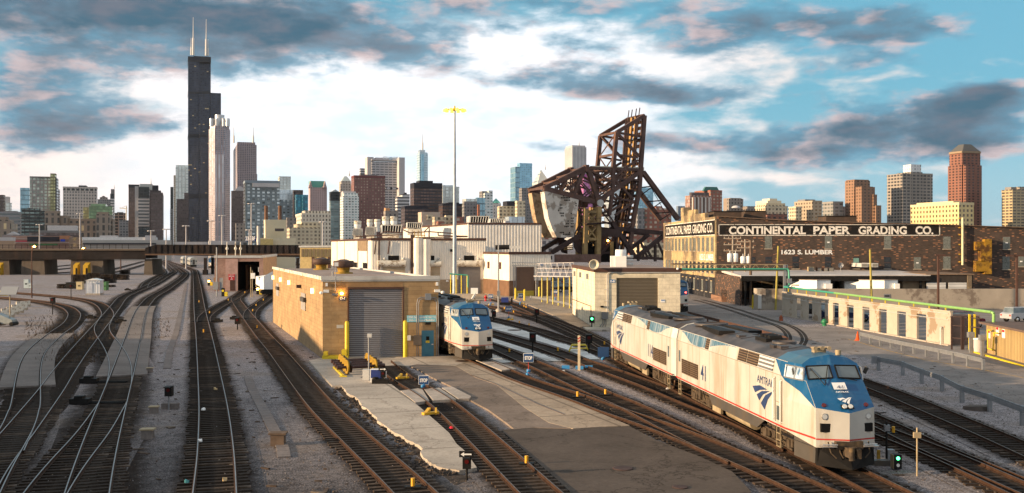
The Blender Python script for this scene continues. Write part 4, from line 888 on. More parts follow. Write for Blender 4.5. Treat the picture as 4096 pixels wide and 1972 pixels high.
m=MB();slab(m,B2+n8*.3,C2,0,H8);slab(m,C2,D2,0,H8);m.build('rear_wall',M_CBLOCK,root)
m=MB();m.prism([tuple(A2),tuple(B2),tuple(C2),tuple(D2)],H8,H8+.3);m.build('roof',M_ROOFG,root)
ws8=Wall(D2,A2-D2,root);m=MB();w.boxu(m,-.15,H8-.05,wid+.15,H8+.38,0,.15);ws8.boxu(m,0,H8-.05,23.6,H8+.38,0,.15);m.build('fascia',M_TRIM,root)
w.part('roller_door',M_ROLLB,*E1(535,282),*E1(948,900),-.25,-.1)
m=MB();w.rect(m,*E1(488,248),*E1(998,278),0,.02);m.build('lintel',mat('cream_lintel',(.60,.53,.40),.8),root)
sg=w.part('number_sign',mat('sign_blue',(.03,.16,.42),.5),*E1(466,296),*E1(522,326),0,.04);w.text('lettering','D-8',M_WHITE,*E1(470,321),*E1(518,302),sg,.05,.06)
sg=w.part('notice',M_WHITE,*E1(974,494),*E1(1016,522),0,.04);w.part('header',mat('sign_blue' if 0 else 'sign_blue',(.03,.16,.42)),*E1(976,495),*E1(1014,505),.04,.05,sg)
c=MB();tubew(c,w,[E1(442,615),E1(442,245),E1(460,226),E1(1168,226)],.05);tubew(c,w,[E1(412,395),E1(442,395)],.04);tubew(c,w,[E1(412,507),E1(442,507)],.04);c.build('conduit',M_CBLOCK if 0 else M_GRIM,root)
c=MB()
for k in range(3):tubew(c,w,[E1(400+k*16,685),E1(398+k*16,730+k*4),E1(372+k*26,755),E1(372+k*26,782)],.04)
c.build('conduit',M_GALV,root);w.part('electric_box',mat('box_grey',(.17,.17,.17),.5),*E1(386,615),*E1(448,685),0,.35);w.part('wall_lamp',M_BLACK,*E1(376,555),*E1(406,572),0,.25)
for a in((127,236),(184,248),(255,264)):yard_lamp(root,ws8,*E1(*a),False,.7)
m=MB();ws8.boxu(m,ws8.uz(*E1(146,400))[0]-.05,0,ws8.uz(*E1(146,400))[0]+.05,6.2,0,.08);tubew(m,ws8,[E1(105,490),E1(290,560),E1(292,690)],.04);m.build('pipe',M_TRIM,root)
c_=w.pix(*E1(306,145),.6);m=MB();m.lathe(c_,[(.10,.6),(.16,.3),(.55,-.25),(.58,-.3),(.5,-.28),(.05,.2)],14,'Y');m.bar(c_+Vector((0,.4,-.1)),w.pix(*E1(306,170),0),.08,.08);m.build('horn_speaker',mat('speaker_cream',(.55,.50,.38),.5),root)
m=MB();c_=w.pix(*E1(1140,190),.15);m.lathe(c_,[(.01,-.12),(.15,-.05),(.13,.1),(.01,.14)],10);m.build('security_camera',M_WHITE,root)
st=thingW('rooftop_unit','white exhaust stack unit standing on the cream D-8 building roof','exhaust unit',(w.pix(*E1(580,130),-9).x,125,6.6))
def onroof(px,py,Y):return W(*E1(px,py),Y)
Y_=125.0
m=MB();a,b=onroof(518,62,Y_),onroof(628,130,Y_);m.box(a.x,Y_-.7,6.5,b.x,Y_+.7,a.z);m.build('housing',M_WHITE,st)
m=MB();a,b=onroof(523,0,Y_),onroof(634,40,Y_);m.lathe(((a.x+b.x)/2,Y_,a.z-2.1),[(.55,.6),(.66,.7),(.68,1.6),(.66,2.1),(.55,2.12)],18);m.build('stack',M_WHITE,st)
m=MB();a=onroof(660,90,Y_)
for k in range(3):m.lathe((a.x,Y_,6.7+k*.45),[(.42,0),(.52,.05),(.52,.32),(.42,.36)],16)
m.build('cowl',M_GRIM,st);m=MB();a=onroof(500,60,Y_);m.box(a.x-.3,Y_-.5,6.5,a.x+.2,Y_+.3,a.z);m.build('side_box',M_WHITE,st)
root=thingW('warehouse','long cream metal warehouse with roller doors, pipes and rooftop units','building',(-16,196,0))
WA=Vector((-26.3,194.2));dW=Vector((.987,.16)).normalized();nW=Vector((-.31,.95)).normalized();LW=(Vector((-5.0,197.65))-WA).length
w=Wall(WA,dW,root);HW=10.25;WB=WA+w.d*LW;WD=WA+nW*52
m=MB();m.prism([tuple(WA),tuple(WB),tuple(WB+nW*40),tuple(WD)],0,HW);m.build('front_hall',M_SIDING,root)
wl_=Wall(WD,WA-WD,root)
m=MB();w.boxu(m,-.1,HW-.1,LW+.1,HW+.35,-.2,.15);wl_.boxu(m,0,HW-.1,52,HW+.3,-.2,.12);m.build('roof_edge',M_TRIM,root)
m=MB();m.prism([tuple(WA),tuple(WB),tuple(WB+nW*40),tuple(WD)],HW,HW+.1);m.build('roof',M_ROOFP,root)
w.part('wall_base',M_SIDEBASE if 0 else mat('tan_base',(.36,.27,.18),.8,dirt=(.2,.13,.08),dirt_amt=.5),*W_(1205,395),*W_(1725,535),.0,.06)
w.part('wall_base',mat('tan_base',(.36,.27,.18)),*W_(670,395),*W_(1200,535),.0,.06)
for(a,b,c,dd,mm)in((772,258,984,480,M_ROLLC),(1212,258,1312,500,M_ROLLC),(1484,258,1690,530,M_ROLLG)):
 m=MB();w.rect(m,*W_(a,b),*W_(c,dd),.02,.10);rd=m.build('roller_door',mm,root)
for a,c in((732,990),(1212,1320),(1462,1697)):
 m=MB();p,q=w.pix(*W_(a,246),.35),w.pix(*W_(c,246),.35);m.cyl(p,q,.62,n=14);m.build('roll_housing',M_WTRIM,root)
for a,c in((826,928),(1208,1258),(1536,1633)):w.part('louvre',M_DARK,*W_(a,172),*W_(c,230),.0,.06)
for a in(793,969,1297,1501,1670):m=MB();c_=w.pix(*W_(a,203),.15);m.lathe(c_,[(.01,-.25),(.25,-.1),(.28,.1),(.2,.22),(.01,.28)],10);m.build('dome_lamp',M_GRIM,root)
m=MB();w.boxu(m,w.uz(*W_(1057,200))[0]-.45,0,w.uz(*W_(1057,200))[0]+.25,11.2,.05,.5);m.build('downpipe',M_BROWNV,root)
m=MB()
for a in(1155,1208,742):w.boxu(m,w.uz(*W_(a,200))[0]-.1,0,w.uz(*W_(a,200))[0]+.1,12.0 if a==1208 else 10.2,.05,.3)
m.build('downpipe',M_TRIM,root)
m=MB();c_=w.pix(*W_(1105,300),.3);m.cyl((c_.x,c_.y,0),(c_.x,c_.y,10.6),.9,n=14);c2=w.pix(*W_(1180,300),.3);m.cyl((c2.x,c2.y,0),(c2.x,c2.y,10.4),.9,n=14);m.build('silo_pipe',M_SIDING,root)
m=MB();m.tube([w.pix(*W_(712,35),.2),w.pix(*W_(698,158),.2)],.12,6);m.tube([w.pix(*W_(840,35),.2),w.pix(*W_(824,158),.2)],.12,6);m.build('brace',M_TRIM,root)
wl_.part('door_strip',M_DARK,*W_(541,33),*W_(545,290),.0,.05);wl_.part('door_strip',M_DARK,*W_(630,30),*W_(634,295),.0,.05);wl_.part('sign_panel',mat('panel_brown',(.24,.18,.12),.7,dirt=(.1,.07,.05),dirt_amt=.6),*W_(546,33),*W_(630,128),.0,.08)
wl_.part('window',M_DARK,*W_(500,235),*W_(536,285),.0,.05);wl_.part('window',M_DARK,*W_(590,240),*W_(628,295),.0,.05)
for a in(347,416):wl_.part('panel_joint',M_TRIM,*W_(a,40),*W_(a+3,290),.0,.04)
w.part('flood_light',M_BLACK,*W_(1405,112),*W_(1428,135),.1,.6);w.part('notice',M_CYAN if 0 else M_GRIM,*W_(1394,20),*W_(1432,52),.0,.05)
w.part('notice',M_WHITE,*W_(1368,402),*W_(1390,416),.06,.1);w.part('side_door',M_BLACK,*W_(1412,425),*W_(1434,520),.06,.1)
PA=Vector((-.5,184.9));w2=Wall(PA,(7.5,2.1),root);L2=w2.uz(2203,1100)[0];PB=PA+w2.d*L2;PD=PA+Vector((-4.9,12.7));H2=7.7
m=MB();m.prism([tuple(PA),tuple(PB),tuple(PB+nW*12),tuple(PD)],0,H2);m.build('annex',M_SIDING,root)
w3=Wall(PD,PA-PD,root);m=MB();w2.boxu(m,-.1,H2-.1,L2+.1,H2+.35,-.2,.15);w3.boxu(m,0,H2-.1,13.6,H2+.3,-.2,.12);m.build('roof_edge',M_TRIM,root)
m=MB();m.prism([tuple(PA),tuple(PB),tuple(PB+nW*12),tuple(PD)],H2,H2+.1);m.build('roof',M_ROOFP,root)
m=MB();w2.boxu(m,0,0,L2,2.9,0,.06);w3.boxu(m,0,0,13.6,2.9,0,.06);m.build('wall_base',M_SIDEBASE,root)
w2.part('roller_door',ribbed('rusty_door',(.17,.10,.07),.2,.02,True,.6,.1,(.10,.06,.04),.5,.5,.6),*W_(2022,278),*W_(2190,500),.06,.16);w2.part('yellow_panel',ribbed('yellow_panel',(.55,.42,.05),.3,.02,True,.6,0,(.3,.2,.05),.3,.5,.8),*W_(2022,500),*W_(2190,560),.06,.18)
m=MB()
for x0,x1 in((1972,2235),):
 for y in(238,268):tubew(m,w2,[W_(x0,y-4),W_(x1,y)],.06,1.0)
 for k in range(12):tubew(m,w2,[W_(x0+k*22,236),W_(x0+k*22+22,268)],.035,1.0,5)
m.build('awning_truss',M_GRIM,root)
for a in(1990,2008,2196,2212):m=MB();tubew(m,w2,[W_(a,270),W_(a,555)],.09,1.0);m.build('awning_post',M_GALV,root)
for a,b,c,dd in((1757,228,1776,292),(1868,233,1886,298)):w3.part('window',M_TRIM,*W_(a,b),*W_(c,dd),0,.06)
sg=w2.part('number_sign',mat('sign_blue',(.03,.16,.42)),*W_(2246,250),*W_(2274,270),.02,.08);w2.text('lettering','D5',M_WHITE,*W_(2249,267),*W_(2271,253),sg,.1)
for px in(2018,2240):
 p=G(*W_(px,560));b=thing('bollard','yellow bollard %s the brown dock door'%('left of' if px<2100 else 'right of'),'bollard',(p.x,p.y,0),group='yellow bollards at the dock');m=MB();m.lathe((0,0,0),[(.16,0),(.16,1.7),(.12,1.8),(.01,1.83)],12);m.build('post',M_YEL,b)
TA=Vector((-9.7,230));w4=Wall(TA,dW,root);L4=w4.uz(2166,930)[0];TB=TA+w4.d*L4;TD=TA+Vector((-20.3,56));H4=14.0
m=MB();m.prism([tuple(TA),tuple(TB),tuple(TB+nW*50),tuple(TD)],0,H4);m.build('tall_hall',M_SIDING2,root)
w5=Wall(TD,TA-TD,root);m=MB();w4.boxu(m,0,H4-.1,L4,H4+.3,-.2,.15);w5.boxu(m,0,H4-.1,59,H4+.3,-.2,.12);m.build('roof_edge',M_TRIM,root)
m=MB();m.prism([tuple(TA),tuple(TB),tuple(TB+nW*50),tuple(TD)],H4,H4+.1);m.build('roof',M_ROOFP,root)
def M3(x,y):return(1300+x*.48397,550+y*.48397)
def handler(label,x0,y0,x1,y1,Y,dep=6,group='air handlers on the warehouse roof'):
 a,b=W(*M3(x0,y0),Y),W(*M3(x1,y1),Y);r=thingW('air_handler',label,'air handler',((a.x+b.x)/2,Y,b.z),group)
 h_=a.z-b.z;wd=b.x-a.x;sl_=h_*.8
 m=MB();m.mesh([(a.x,Y,a.z),(b.x,Y,a.z),(b.x-sl_*.5,Y+sl_*.3,b.z),(a.x-sl_*.2,Y+sl_*.3,b.z),(a.x-wd*.25,Y+dep,a.z),(b.x-wd*.25,Y+dep,a.z),(b.x-wd*.25,Y+dep,b.z),(a.x-wd*.25,Y+dep,b.z)],[(3,2,1,0),(4,5,6,7),(0,1,5,4),(1,2,6,5),(7,6,2,3),(0,4,7,3)]);m.build('casing',M_GRIM,r)
 m=MB();p0,p1,p2,p3=Vector((a.x+wd*.04,Y-.05,a.z-h_*.12)),Vector((b.x-wd*.04,Y-.05,a.z-h_*.12)),Vector((b.x-wd*.10,Y+sl_*.25-.1,b.z+h_*.08)),Vector((a.x+wd*.02,Y+sl_*.25-.1,b.z+h_*.08));m.face([p3,p2,p1,p0]);lv=m.build('louvre',M_DARK,r)
 m=MB()
 for k in range(8):t=k/7;m.bar(p0.lerp(p1,t)+Vector((0,-.05,0)),p3.lerp(p2,t)+Vector((0,-.05,0)),.12,.12)
 m.build('ribs',M_GRIM,lv);m=MB();m.box(a.x,Y+.6,b.z-1.6,b.x-wd*.2,Y+dep,b.z);m.build('curb',M_WTRIM,r);return r
handler('left small grey air handler on the warehouse roof',232,752,292,812,214)
handler('middle grey air handler on the warehouse roof',338,738,412,808,212)
handler('large louvred air handler in the middle of the warehouse roof',470,722,640,795,208)
handler('low louvred air handler just left of the light pole roofline',680,703,810,750,240)
handler('widest louvred air handler on the tall hall roof',1200,650,1362,708,236)
handler('smaller louvred air handler at the right of the tall hall roof',1366,672,1485,706,245)
def tankf(label,x0,y0,x1,y1,Y):
 a,b=W(*M3(x0,y0),Y),W(*M3(x1,y1),Y);r=(b.x-a.x)/2;h_=a.z-b.z;c=thing('exhaust_fan',label,'exhaust fan',((a.x+b.x)/2,Y,b.z),group='round white fans on the warehouse roof')
 m=MB();m.lathe((0,0,0),[(r*.8,-1.5),(r*.8,0),(r,.1*h_),(r,.45*h_)],14);m.build('base',M_WHITE,c);m=MB();m.lathe((0,0,0),[(r*.85,.45*h_),(r*1.02,.5*h_),(r*1.02,.9*h_),(r*.9,h_),(.01,h_*1.02)],14);m.build('cap',M_WTRIM,c)
for lab,*a in(('leftmost round white roof fan behind the small air handler',240,690,300,745,222),('second round white roof fan from the left',345,678,395,725,220),('third round white roof fan from the left',405,678,458,722,220),('pair member: left of two big round fans over the large air handler',472,655,532,720,214),('right of two big round fans over the large air handler',537,655,597,720,214)):tankf(lab.replace('pair member: ',''),*a)
pr=thingW('roof_pipework','dark pipes and rails running along the warehouse roof edge','pipework',(-5,200,10.5));m=MB()
for pts in([M3(640,762),M3(700,790),M3(860,780),M3(1055,795)],[M3(720,785),M3(720,830),M3(1180,822)],[M3(820,780),M3(862,740),M3(862,850)],[M3(455,800),M3(500,780),M3(640,790)],[M3(935,790),M3(935,812),M3(1180,818)],[M3(250,822),M3(640,805)]):
 m.tube([W(*p,203)for p in pts],.11,6)
m.build('pipe',M_TRIM,pr);m=MB()
for x in(740,770,800,820):m.tube([W(*M3(x,780),202),W(*M3(x,840),202)],.08,5)
m.tube([W(*M3(730,815),202),W(*M3(830,812),202)],.07,5);m.build('railing',M_OCHRE,pr)
rd=thingW('roof_duct','dark horizontal duct with a pale cowl on the low annex roof','duct',(2,190,8.1));m=MB();m.cyl(W(*W_(1830,95),190),W(*W_(1960,92),190),.45,n=12);m.build('duct',M_BLACK,rd);m=MB();a,b=W(*W_(1965,80),190),W(*W_(2060,105),190);m.box(a.x,189,b.z,b.x,191,a.z);m.build('cowl',M_GRIM,rd)
yb=thingW('yellow_building','low yellow building with dark door bays left of the cream warehouse','building',(-60,290,0))
a,b=W(*W_(0,95),290),W(*W_(315,85),290);m=MB();m.box(a.x,290,0,b.x+6,312,a.z);m.build('walls',mat('yellow_wall',(.55,.42,.20),.8,dirt=(.3,.2,.1),dirt_amt=.3),yb)
m=MB();m.box(a.x-.3,289.7,a.z,b.x+6.3,312,a.z+.5);m.build('roof',M_GRIM,yb)
for x in range(8,300,36):a_,b_=W(*W_(x+6,110),289.9),W(*W_(x+26,182),289.9);m=MB();m.box(a_.x,289.8,b_.z,b_.x,289.95,a_.z);m.build('window',mat('bay_window',(.16,.12,.07),.4),yb)
for x in(110,200,260):a_,b_=W(*W_(x,185),289.9),W(*W_(x+24,275),289.9);m=MB();m.box(a_.x,289.75,0,b_.x,289.95,a_.z);m.build('door',M_TRIM,yb)
A2=Vector((-50.4,210));d9=Vector((.988,.156));n9=Vector((-.156,.988));Lf=9.5
root=thingW('engine_shed','pink brick engine shed with an open dark doorway and red sign','building',(-55,209,0));SA=A2-d9*Lf;w=Wall(SA,d9,root);HS=6.7
u0,u1=w.uz(*Y5(468,300))[0],w.uz(*Y5(735,300))[0];zt=w.uz(*Y5(600,146))[1]
m=MB();slab(m,SA,SA+w.d*u0,0,HS,.4);slab(m,SA+w.d*u1,A2,0,HS,.4);slab(m,SA+w.d*u0,SA+w.d*u1,zt,HS,.4);m.build('front_wall',M_BRICKR,root)
m=MB();slab(m,A2+n9*.4,A2+n9*41,0,HS,.4);m.build('side_wall',brick('shed_brick_tan',(.50,.30,.15),(.42,.24,.12),(.35,.22,.13),.6,.2,.015),root);m=MB();slab(m,SA+n9*41,SA+n9*.4,0,HS,.4);m.build('side_wall',M_BRICKR,root)
m=MB();m.prism([tuple(SA),tuple(A2),tuple(A2+n9*41),tuple(SA+n9*41)],HS,HS+.1);m.build('roof',M_ROOFP,root)
m=MB();slab(m,SA+n9*40.5+d9*.4,A2+n9*40.5-d9*.4,0,HS,.4);m.build('rear_wall',M_DARK,root);m=MB();slab(m,SA+d9*(u0-.3)+n9*1,SA+d9*(u0-.3)+n9*40,0,HS-.1,.1);slab(m,SA+d9*(u1+.6)+n9*40,SA+d9*(u1+.6)+n9*1,0,HS-.1,.1);m.build('inner_wall',mat('shade_dark_wall',(.05,.032,.022),.9),root)  # rear and inner walls coloured near black, painting in the doorway's shade
m=MB();w.boxu(m,-.1,HS,9.6,HS+.5,-.3,.12);Wall(A2,n9,root).boxu(m,0,HS,41,HS+.5,-.3,.12);m.build('coping',M_GRIM,root)
w.part('pier',mat('pink_block',(.46,.30,.26),.8),*Y5(316,115),*Y5(468,508),0,.06);w.part('side_door',M_TRIM,*Y5(373,378),*Y5(435,505),.06,.1)
sg=w.part('warning_sign',mat('sign_red',(.48,.02,.03),.5),*Y5(355,303),*Y5(432,376),.06,.12)
for k,tx in enumerate(('QUALITY','MAKES SPEED','&','SAFE')):
 wd=[.7,.86,.15,.4][k];w.text('lettering',tx,M_WHITE,*Y5(393-38*wd,318+k*17),*Y5(393+38*wd,308+k*17),sg,.14,.02)
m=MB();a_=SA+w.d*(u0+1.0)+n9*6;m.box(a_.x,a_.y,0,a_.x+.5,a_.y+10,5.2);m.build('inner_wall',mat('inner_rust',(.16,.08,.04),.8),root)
m=MB();
for p in(335,440,503):c_=W(*Y5(p,70),225);m.cyl((c_.x,c_.y,6.7),(c_.x,c_.y,10.0),.12,n=6);m.lathe((c_.x,c_.y,8.2),[(.12,0),(.3,.2),(.3,.5),(.12,.7)],8)
m.build('vent_pipe',M_YEL if 0 else M_WTRIM,root)
A=G(*Q5(850,450));
ht=thing('equipment_hut','small white metal equipment hut with a shallow gabled roof','hut',(A.x,A.y,0),.12)
m=MB();m.box(0,0,0,2.55,2.6,.3);m.build('plinth',M_CONC,ht);m=MB();m.box(.03,.03,.3,2.5,2.55,2.75);m.build('walls',ribbed('hut_white',(.62,.66,.72),.5,.02,False,.5,.1,(.4,.4,.4),.3,.5,.85),ht)
m=MB();m.mesh([(-.12,-.15,2.72),(2.65,-.15,2.72),(2.65,2.75,2.72),(-.12,2.75,2.72),(1.26,-.15,3.08),(1.26,2.75,3.08)],[(0,4,5,3),(4,1,2,5),(0,1,4),(3,5,2),(0,3,2,1)]);m.build('roof',M_WHITE,ht)
m=MB();m.box(.35,-.02,.45,1.2,.03,2.3);m.box(1.55,-.12,2.1,1.9,.03,2.4);m.build('door',mat('hut_door',(.5,.54,.62),.5),ht)
for nm,lab,cat,x,y,wd,dp,h_,mt in(('utility_cabinet','cream transformer cabinet left of the white hut','cabinet',755,398,1.25,1.0,1.6,mat('cream_cab',(.50,.42,.26),.6)),('dark_container','black slatted container beside the cream transformer cabinet','container',652,388,2.0,1.6,1.3,M_BLACK),('green_container','green bin behind the right side of the white hut','bin',1028,405,.5,1.4,1.7,mat('bin_green',(.08,.20,.09),.6)),('signal_cabinet','pale blue signal cabinet left of a lamp post','cabinet',235,385,1.0,.8,1.9,mat('cab_blue',(.38,.46,.50),.5)),('low_cabinet','short pale signal cabinet next to the blue one','cabinet',280,385,.6,.7,1.1,mat('cab_blue',(.38,.46,.50),.5))):
 p=G(*Q5(x,y));c=thing(nm,lab,cat,(p.x,p.y,0));m=MB();m.box(0,0,.08,wd,dp,h_);m.build('body',mt,c);m=MB();m.box(-.06,-.06,h_,wd+.06,dp+.06,h_+.08);m.build('lid',mt,c);m=MB();m.box(wd*.3,-.03,h_*.45,wd*.7,0,h_*.6);m.build('vent',M_BLACK,c)
r_=random.Random(5);tg='stacks of old sleepers by the viaduct'
for k,(x0,x1,y,n)in enumerate(((700,850,335,9),(850,1000,300,8),(1000,1130,330,9),(1130,1260,300,6),(1185,1275,240,5),(1040,1120,372,2),(560,655,385,4))):
 A,B=G(*Q5(x0,y)),G(*Q5(x1,y));c=thing('tie_stack',['long dark sleeper stack left of the white hut','sleeper stack directly behind the white hut','sleeper stack right of the white hut','lower sleeper stack further right','small sleeper stack nearest the viaduct pier','flat pile of loose sleepers beside the hut','tumbled heap of sleepers beside the slatted container'][k],'sleeper stack',(A.x,A.y,0),group=tg)
 wd=B.x-A.x;m=MB();q=int(wd/.30)
 for lv in range(n):
  for i in range(q):m.frame((.15+i*.30+r_.uniform(-.03,.03),1.3+r_.uniform(-.15,.15),.14+lv*.24),(.115,0,0),(0,1.25,0),(0,0,.095))
 m.build('sleepers',M_TIE,c)
# ======= BASCULE BRIDGE
def BR(x,y):return(2100+x*.33062,650+y*.33062)
def BT(x,y):return((2350+x*.25811-2100)/.33062,(440+y*.25811-650)/.33062)
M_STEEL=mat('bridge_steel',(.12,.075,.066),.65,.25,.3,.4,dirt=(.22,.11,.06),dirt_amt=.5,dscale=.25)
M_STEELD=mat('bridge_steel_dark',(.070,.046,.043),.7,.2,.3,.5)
M_DECKY=mat('bridge_deck_rust',(.40,.25,.10),.75,.1,.35,.5,dirt=(.08,.05,.03),dirt_amt=.6,dscale=.5)
M_CW=mat('counterweight_concrete',(.62,.57,.52),.85,0,.12,.25,bump=.03,bscale=1.2,dirt=(.24,.19,.15),dirt_amt=.75,dscale=.22,dth=(.50,.56))
M_CWT=mat('counterweight_concrete_tan',(.42,.31,.20),.85,0,.12,.25,dirt=(.16,.10,.06),dirt_amt=.7,dscale=.5,dth=(.50,.60))
BA=Vector((W(2400,987,270).x,270));Bu=Vector((.92,.39)).normalized();Bn=Vector((-Bu.y,Bu.x));BW=9.0
bw=Wall(BA,Bu)
def bp(x,y,v=0.0):
 q=bw.pix(*BR(x,y));return Vector((q.x+Bn.x*BW*v,q.y+Bn.y*BW*v,q.z))
br=thingW('bascule_bridge','rusty steel lifting bridge with raised leaf and concrete counterweight','bridge',(BA.x,BA.y,0))
def members(name,lst,mt,vs=(0,1),parent=None,lattice=False):
 out=[]
 for v in vs:
  m=MB()
  for(a,b,wdt,*r)in lst:
   p,q=bp(*a,v),bp(*b,v)
   if r and r[0]=='L':
    d=(q-p).normalized();n=d.cross(Vector((Bn.x,Bn.y,0))).normalized()*wdt/2
    m.bar(p+n,q+n,.28,.28);m.bar(p-n,q-n,.28,.28);k=max(2,int((q-p).length/(wdt*1.1)))
    for i in range(k):s_=1 if i%2 else-1;m.bar(p.lerp(q,i/k)+n*s_,p.lerp(q,(i+1)/k)-n*s_,.13,.13)
   else:m.bar(p,q,wdt,wdt*1.0,up=(Bn.x,Bn.y,0))
  out.append(m.build(name,mt,parent or br))
 return out
T1,T2=BT(450,350),BT(880,90);L1=(1020,640);RB=(1262,1060)
leafR=[T2,BT(800,1240),(1300,760),RB]
members('leaf_truss',[(T1,T2,.95),(T1,BT(400,880),.95),(BT(400,880),(1061,332),.95),((1061,332),L1,.8),(T2,BT(845,560),1.05),(BT(845,560),BT(800,1240),1.05),(BT(800,1240),(1310,700),1.0),((1310,700),RB,1.0),(T1,BT(850,420),.55),(T1,BT(800,720),.65),(BT(430,690),BT(780,745),.5),(BT(780,780),BT(600,890),.6),(BT(600,890),BT(400,1060),.6),(BT(400,1060),BT(790,1090),.5),(BT(400,1060),(1310,450),.55),((1050,430),(1320,470),.5),((1040,590),(1170,510),.55),((1090,640),(1325,470),.6),((1130,710),(1290,750),.5),((1290,750),(1090,880),.5),((1090,380),(1160,470),.5)],M_STEEL)
dk=MB();st_=MB();cx_=MB()
chord=[T2,BT(845,560),BT(800,1240),(1310,700),(1262,1060)]
P0=[bp(*c,0)for c in chord];P1=[bp(*c,1)for c in chord]
off=Vector((-Bu.x,-Bu.y,0))*.9
for a,b,c,d in zip(P0,P0[1:],P1,P1[1:]):
 for f0,f1 in((.26,.40),(.50,.66)):
  q=[a.lerp(c,f0)+off,b.lerp(d,f0)+off,b.lerp(d,f1)+off,a.lerp(c,f1)+off];dk.mesh(q+[x_-off*.25 for x_ in q],[(0,1,2,3),(7,6,5,4),(0,4,5,1),(2,6,7,3),(1,5,6,2),(3,7,4,0)])
 for f in(.12,.24,.45,.70,.84):st_.bar(a.lerp(c,f)+off*1.3,b.lerp(d,f)+off*1.3,.35,.8)
 for k in range(5):t=k/5;cx_.bar(a.lerp(b,t)+off*.2,c.lerp(d,t)+off*.2,.35,.9)
for f in(.15,.35,.6,.8):
 p=P0[0].lerp(P1[0],f)+off;st_.bar(p,p+Vector((.3,0,2.2)),.25,.25)
dk.build('leaf_deck',M_DECKY,br);st_.build('stringer',M_STEELD,br);cx_.build('floor_beam',M_STEEL,br)
m=MB()
nodes=[T1,BT(430,690),BT(400,1060),(1061,332),L1]
for a in nodes+[T2]:m.bar(bp(*a,0),bp(*a,1),.6,.6)
for a,b in zip(nodes,nodes[1:]):m.bar(bp(*a,0),bp(*b,1),.24,.24);m.bar(bp(*a,1),bp(*b,0),.24,.24)
m.build('cross_bracing',M_STEEL,br)
members('counterweight_truss',[((215,315),(400,235),1.0),((400,235),(720,75),1.35),((720,75),(760,75),1.8),((225,315),(850,480),1.25),((715,90),(580,410),1.0),((765,95),(880,460),1.15),((870,480),(1390,115),1.05),((760,70),(1390,90),.7),((840,480),(930,480),2.2),((500,200),(430,360),.6),((400,235),(440,360),.45),((640,200),(850,440),.5,'L'),((560,160),(560,370),.6,'L'),((800,100),(1180,310),.5),((1000,80),(1180,310),.4),((700,220),(930,300),.4),((930,180),(1090,80),.45),((500,330),(690,220),.35,'L'),((880,400),(1250,120),.7,'L')],M_STEEL)
m=MB()
for a in((225,315),(400,235),(560,160),(740,75),(1000,80),(1390,95),(580,410),(880,480),(430,360),(1130,300)):m.bar(bp(*a,0),bp(*a,1),.55,.55)
for a,b in(((225,315),(400,235)),((400,235),(560,160)),((560,160),(740,75)),((1000,80),(1390,95)),((430,360),(580,410)),((880,480),(1130,300)),((1130,300),(1390,95)),((560,370),(740,100)),((640,200),(600,380))):m.bar(bp(*a,0),bp(*b,1),.2,.2);m.bar(bp(*a,1),bp(*b,0),.2,.2)
m.build('cross_bracing',M_STEEL,br)
m=MB();a,b=bp(800,45,0),bp(1440,62,0);c,d=bp(800,92,0),bp(1440,108,0);n_=Vector((Bn.x,Bn.y,0))
m.mesh([a,b,d,c]+[v+n_*.8 for v in(a,b,d,c)],[(3,2,1,0),(4,5,6,7),(0,1,5,4),(2,3,7,6),(1,2,6,5),(3,0,4,7)]);tb=m.build('top_beam',M_STEEL,br)
mg=mat('graffiti_cream',(.62,.58,.46),.7)
for tx,x0,x1 in(('TOYTFO',812,1060),('GSUDS',1105,1290),('RFU',1310,1440)):
 o=letters('graffiti',tx,mg,tb,bp(x0,88 if x0<1000 else 96 if x0<1300 else 100,0),(Bu.x,Bu.y,0),(0,0,1),1.0,.06,.06,(bp(x1,80)-bp(x0,80)).length)
pol=[(222,358),(250,352),(640,440),(612,700),(580,905),(480,912),(372,908),(318,800),(275,680),(235,450)]
def slabp(v0,v1,name,mt):
 a=[bp(*p,v0)for p in pol];b=[bp(*p,v1)for p in pol];n=len(pol);m=MB()
 fs=[tuple(range(n))[::-1],tuple(range(n,2*n))]+[(i,(i+1)%n,n+(i+1)%n,n+i)for i in range(n)]
 m.mesh(a+b,fs);bm=bmesh.new();o=m.build(name,mt,br);bm.from_mesh(o.data);bmesh.ops.recalc_face_normals(bm,faces=bm.faces);bm.to_mesh(o.data);bm.free();return o
cw1=slabp(-.06,.22,'counterweight',M_CW);cw2=slabp(.80,1.06,'counterweight',M_CWT)
m=MB()
for(x,y,nx,ny)in((430,430,6,1),(470,460,4,1),(455,408,1,1),(415,518,2,1),(415,553,2,1),(395,583,1,1),(415,617,3,1),(430,648,2,1),(548,620,1,1),(550,678,2,1),(510,712,1,1),(548,712,2,1),(493,742,2,1),(550,742,2,1),(472,777,3,1),(548,779,2,1),(415,850,3,1),(527,852,1,1),(453,872,5,1),(605,500,1,2)):
 for i in range(nx):
  for j in range(ny):c_=bp(x+i*19,y+j*26,-.06);m.frame(c_-n_*.03,Vector((Bu.x,Bu.y,0))*.14,n_*.06,(0,0,.16))
m.build('block_pockets',M_DARK,cw1)
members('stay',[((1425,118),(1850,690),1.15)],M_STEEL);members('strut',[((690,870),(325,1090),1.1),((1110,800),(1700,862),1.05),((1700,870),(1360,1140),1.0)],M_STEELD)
m=MB()
for t in(.3,.6,.85):
 a,b=bp(1425+425*t,118+572*t,0),bp(1425+425*t,118+572*t,1);m.bar(a,b,.3,.3);m.bar(a,bp(1425+425*(t+.15),118+572*(t+.15),1),.2,.2)
m.tube([bp(1560,170,.5),bp(1850,690,.5)],.08,5);m.build('stay_bracing',M_STEELD,br)
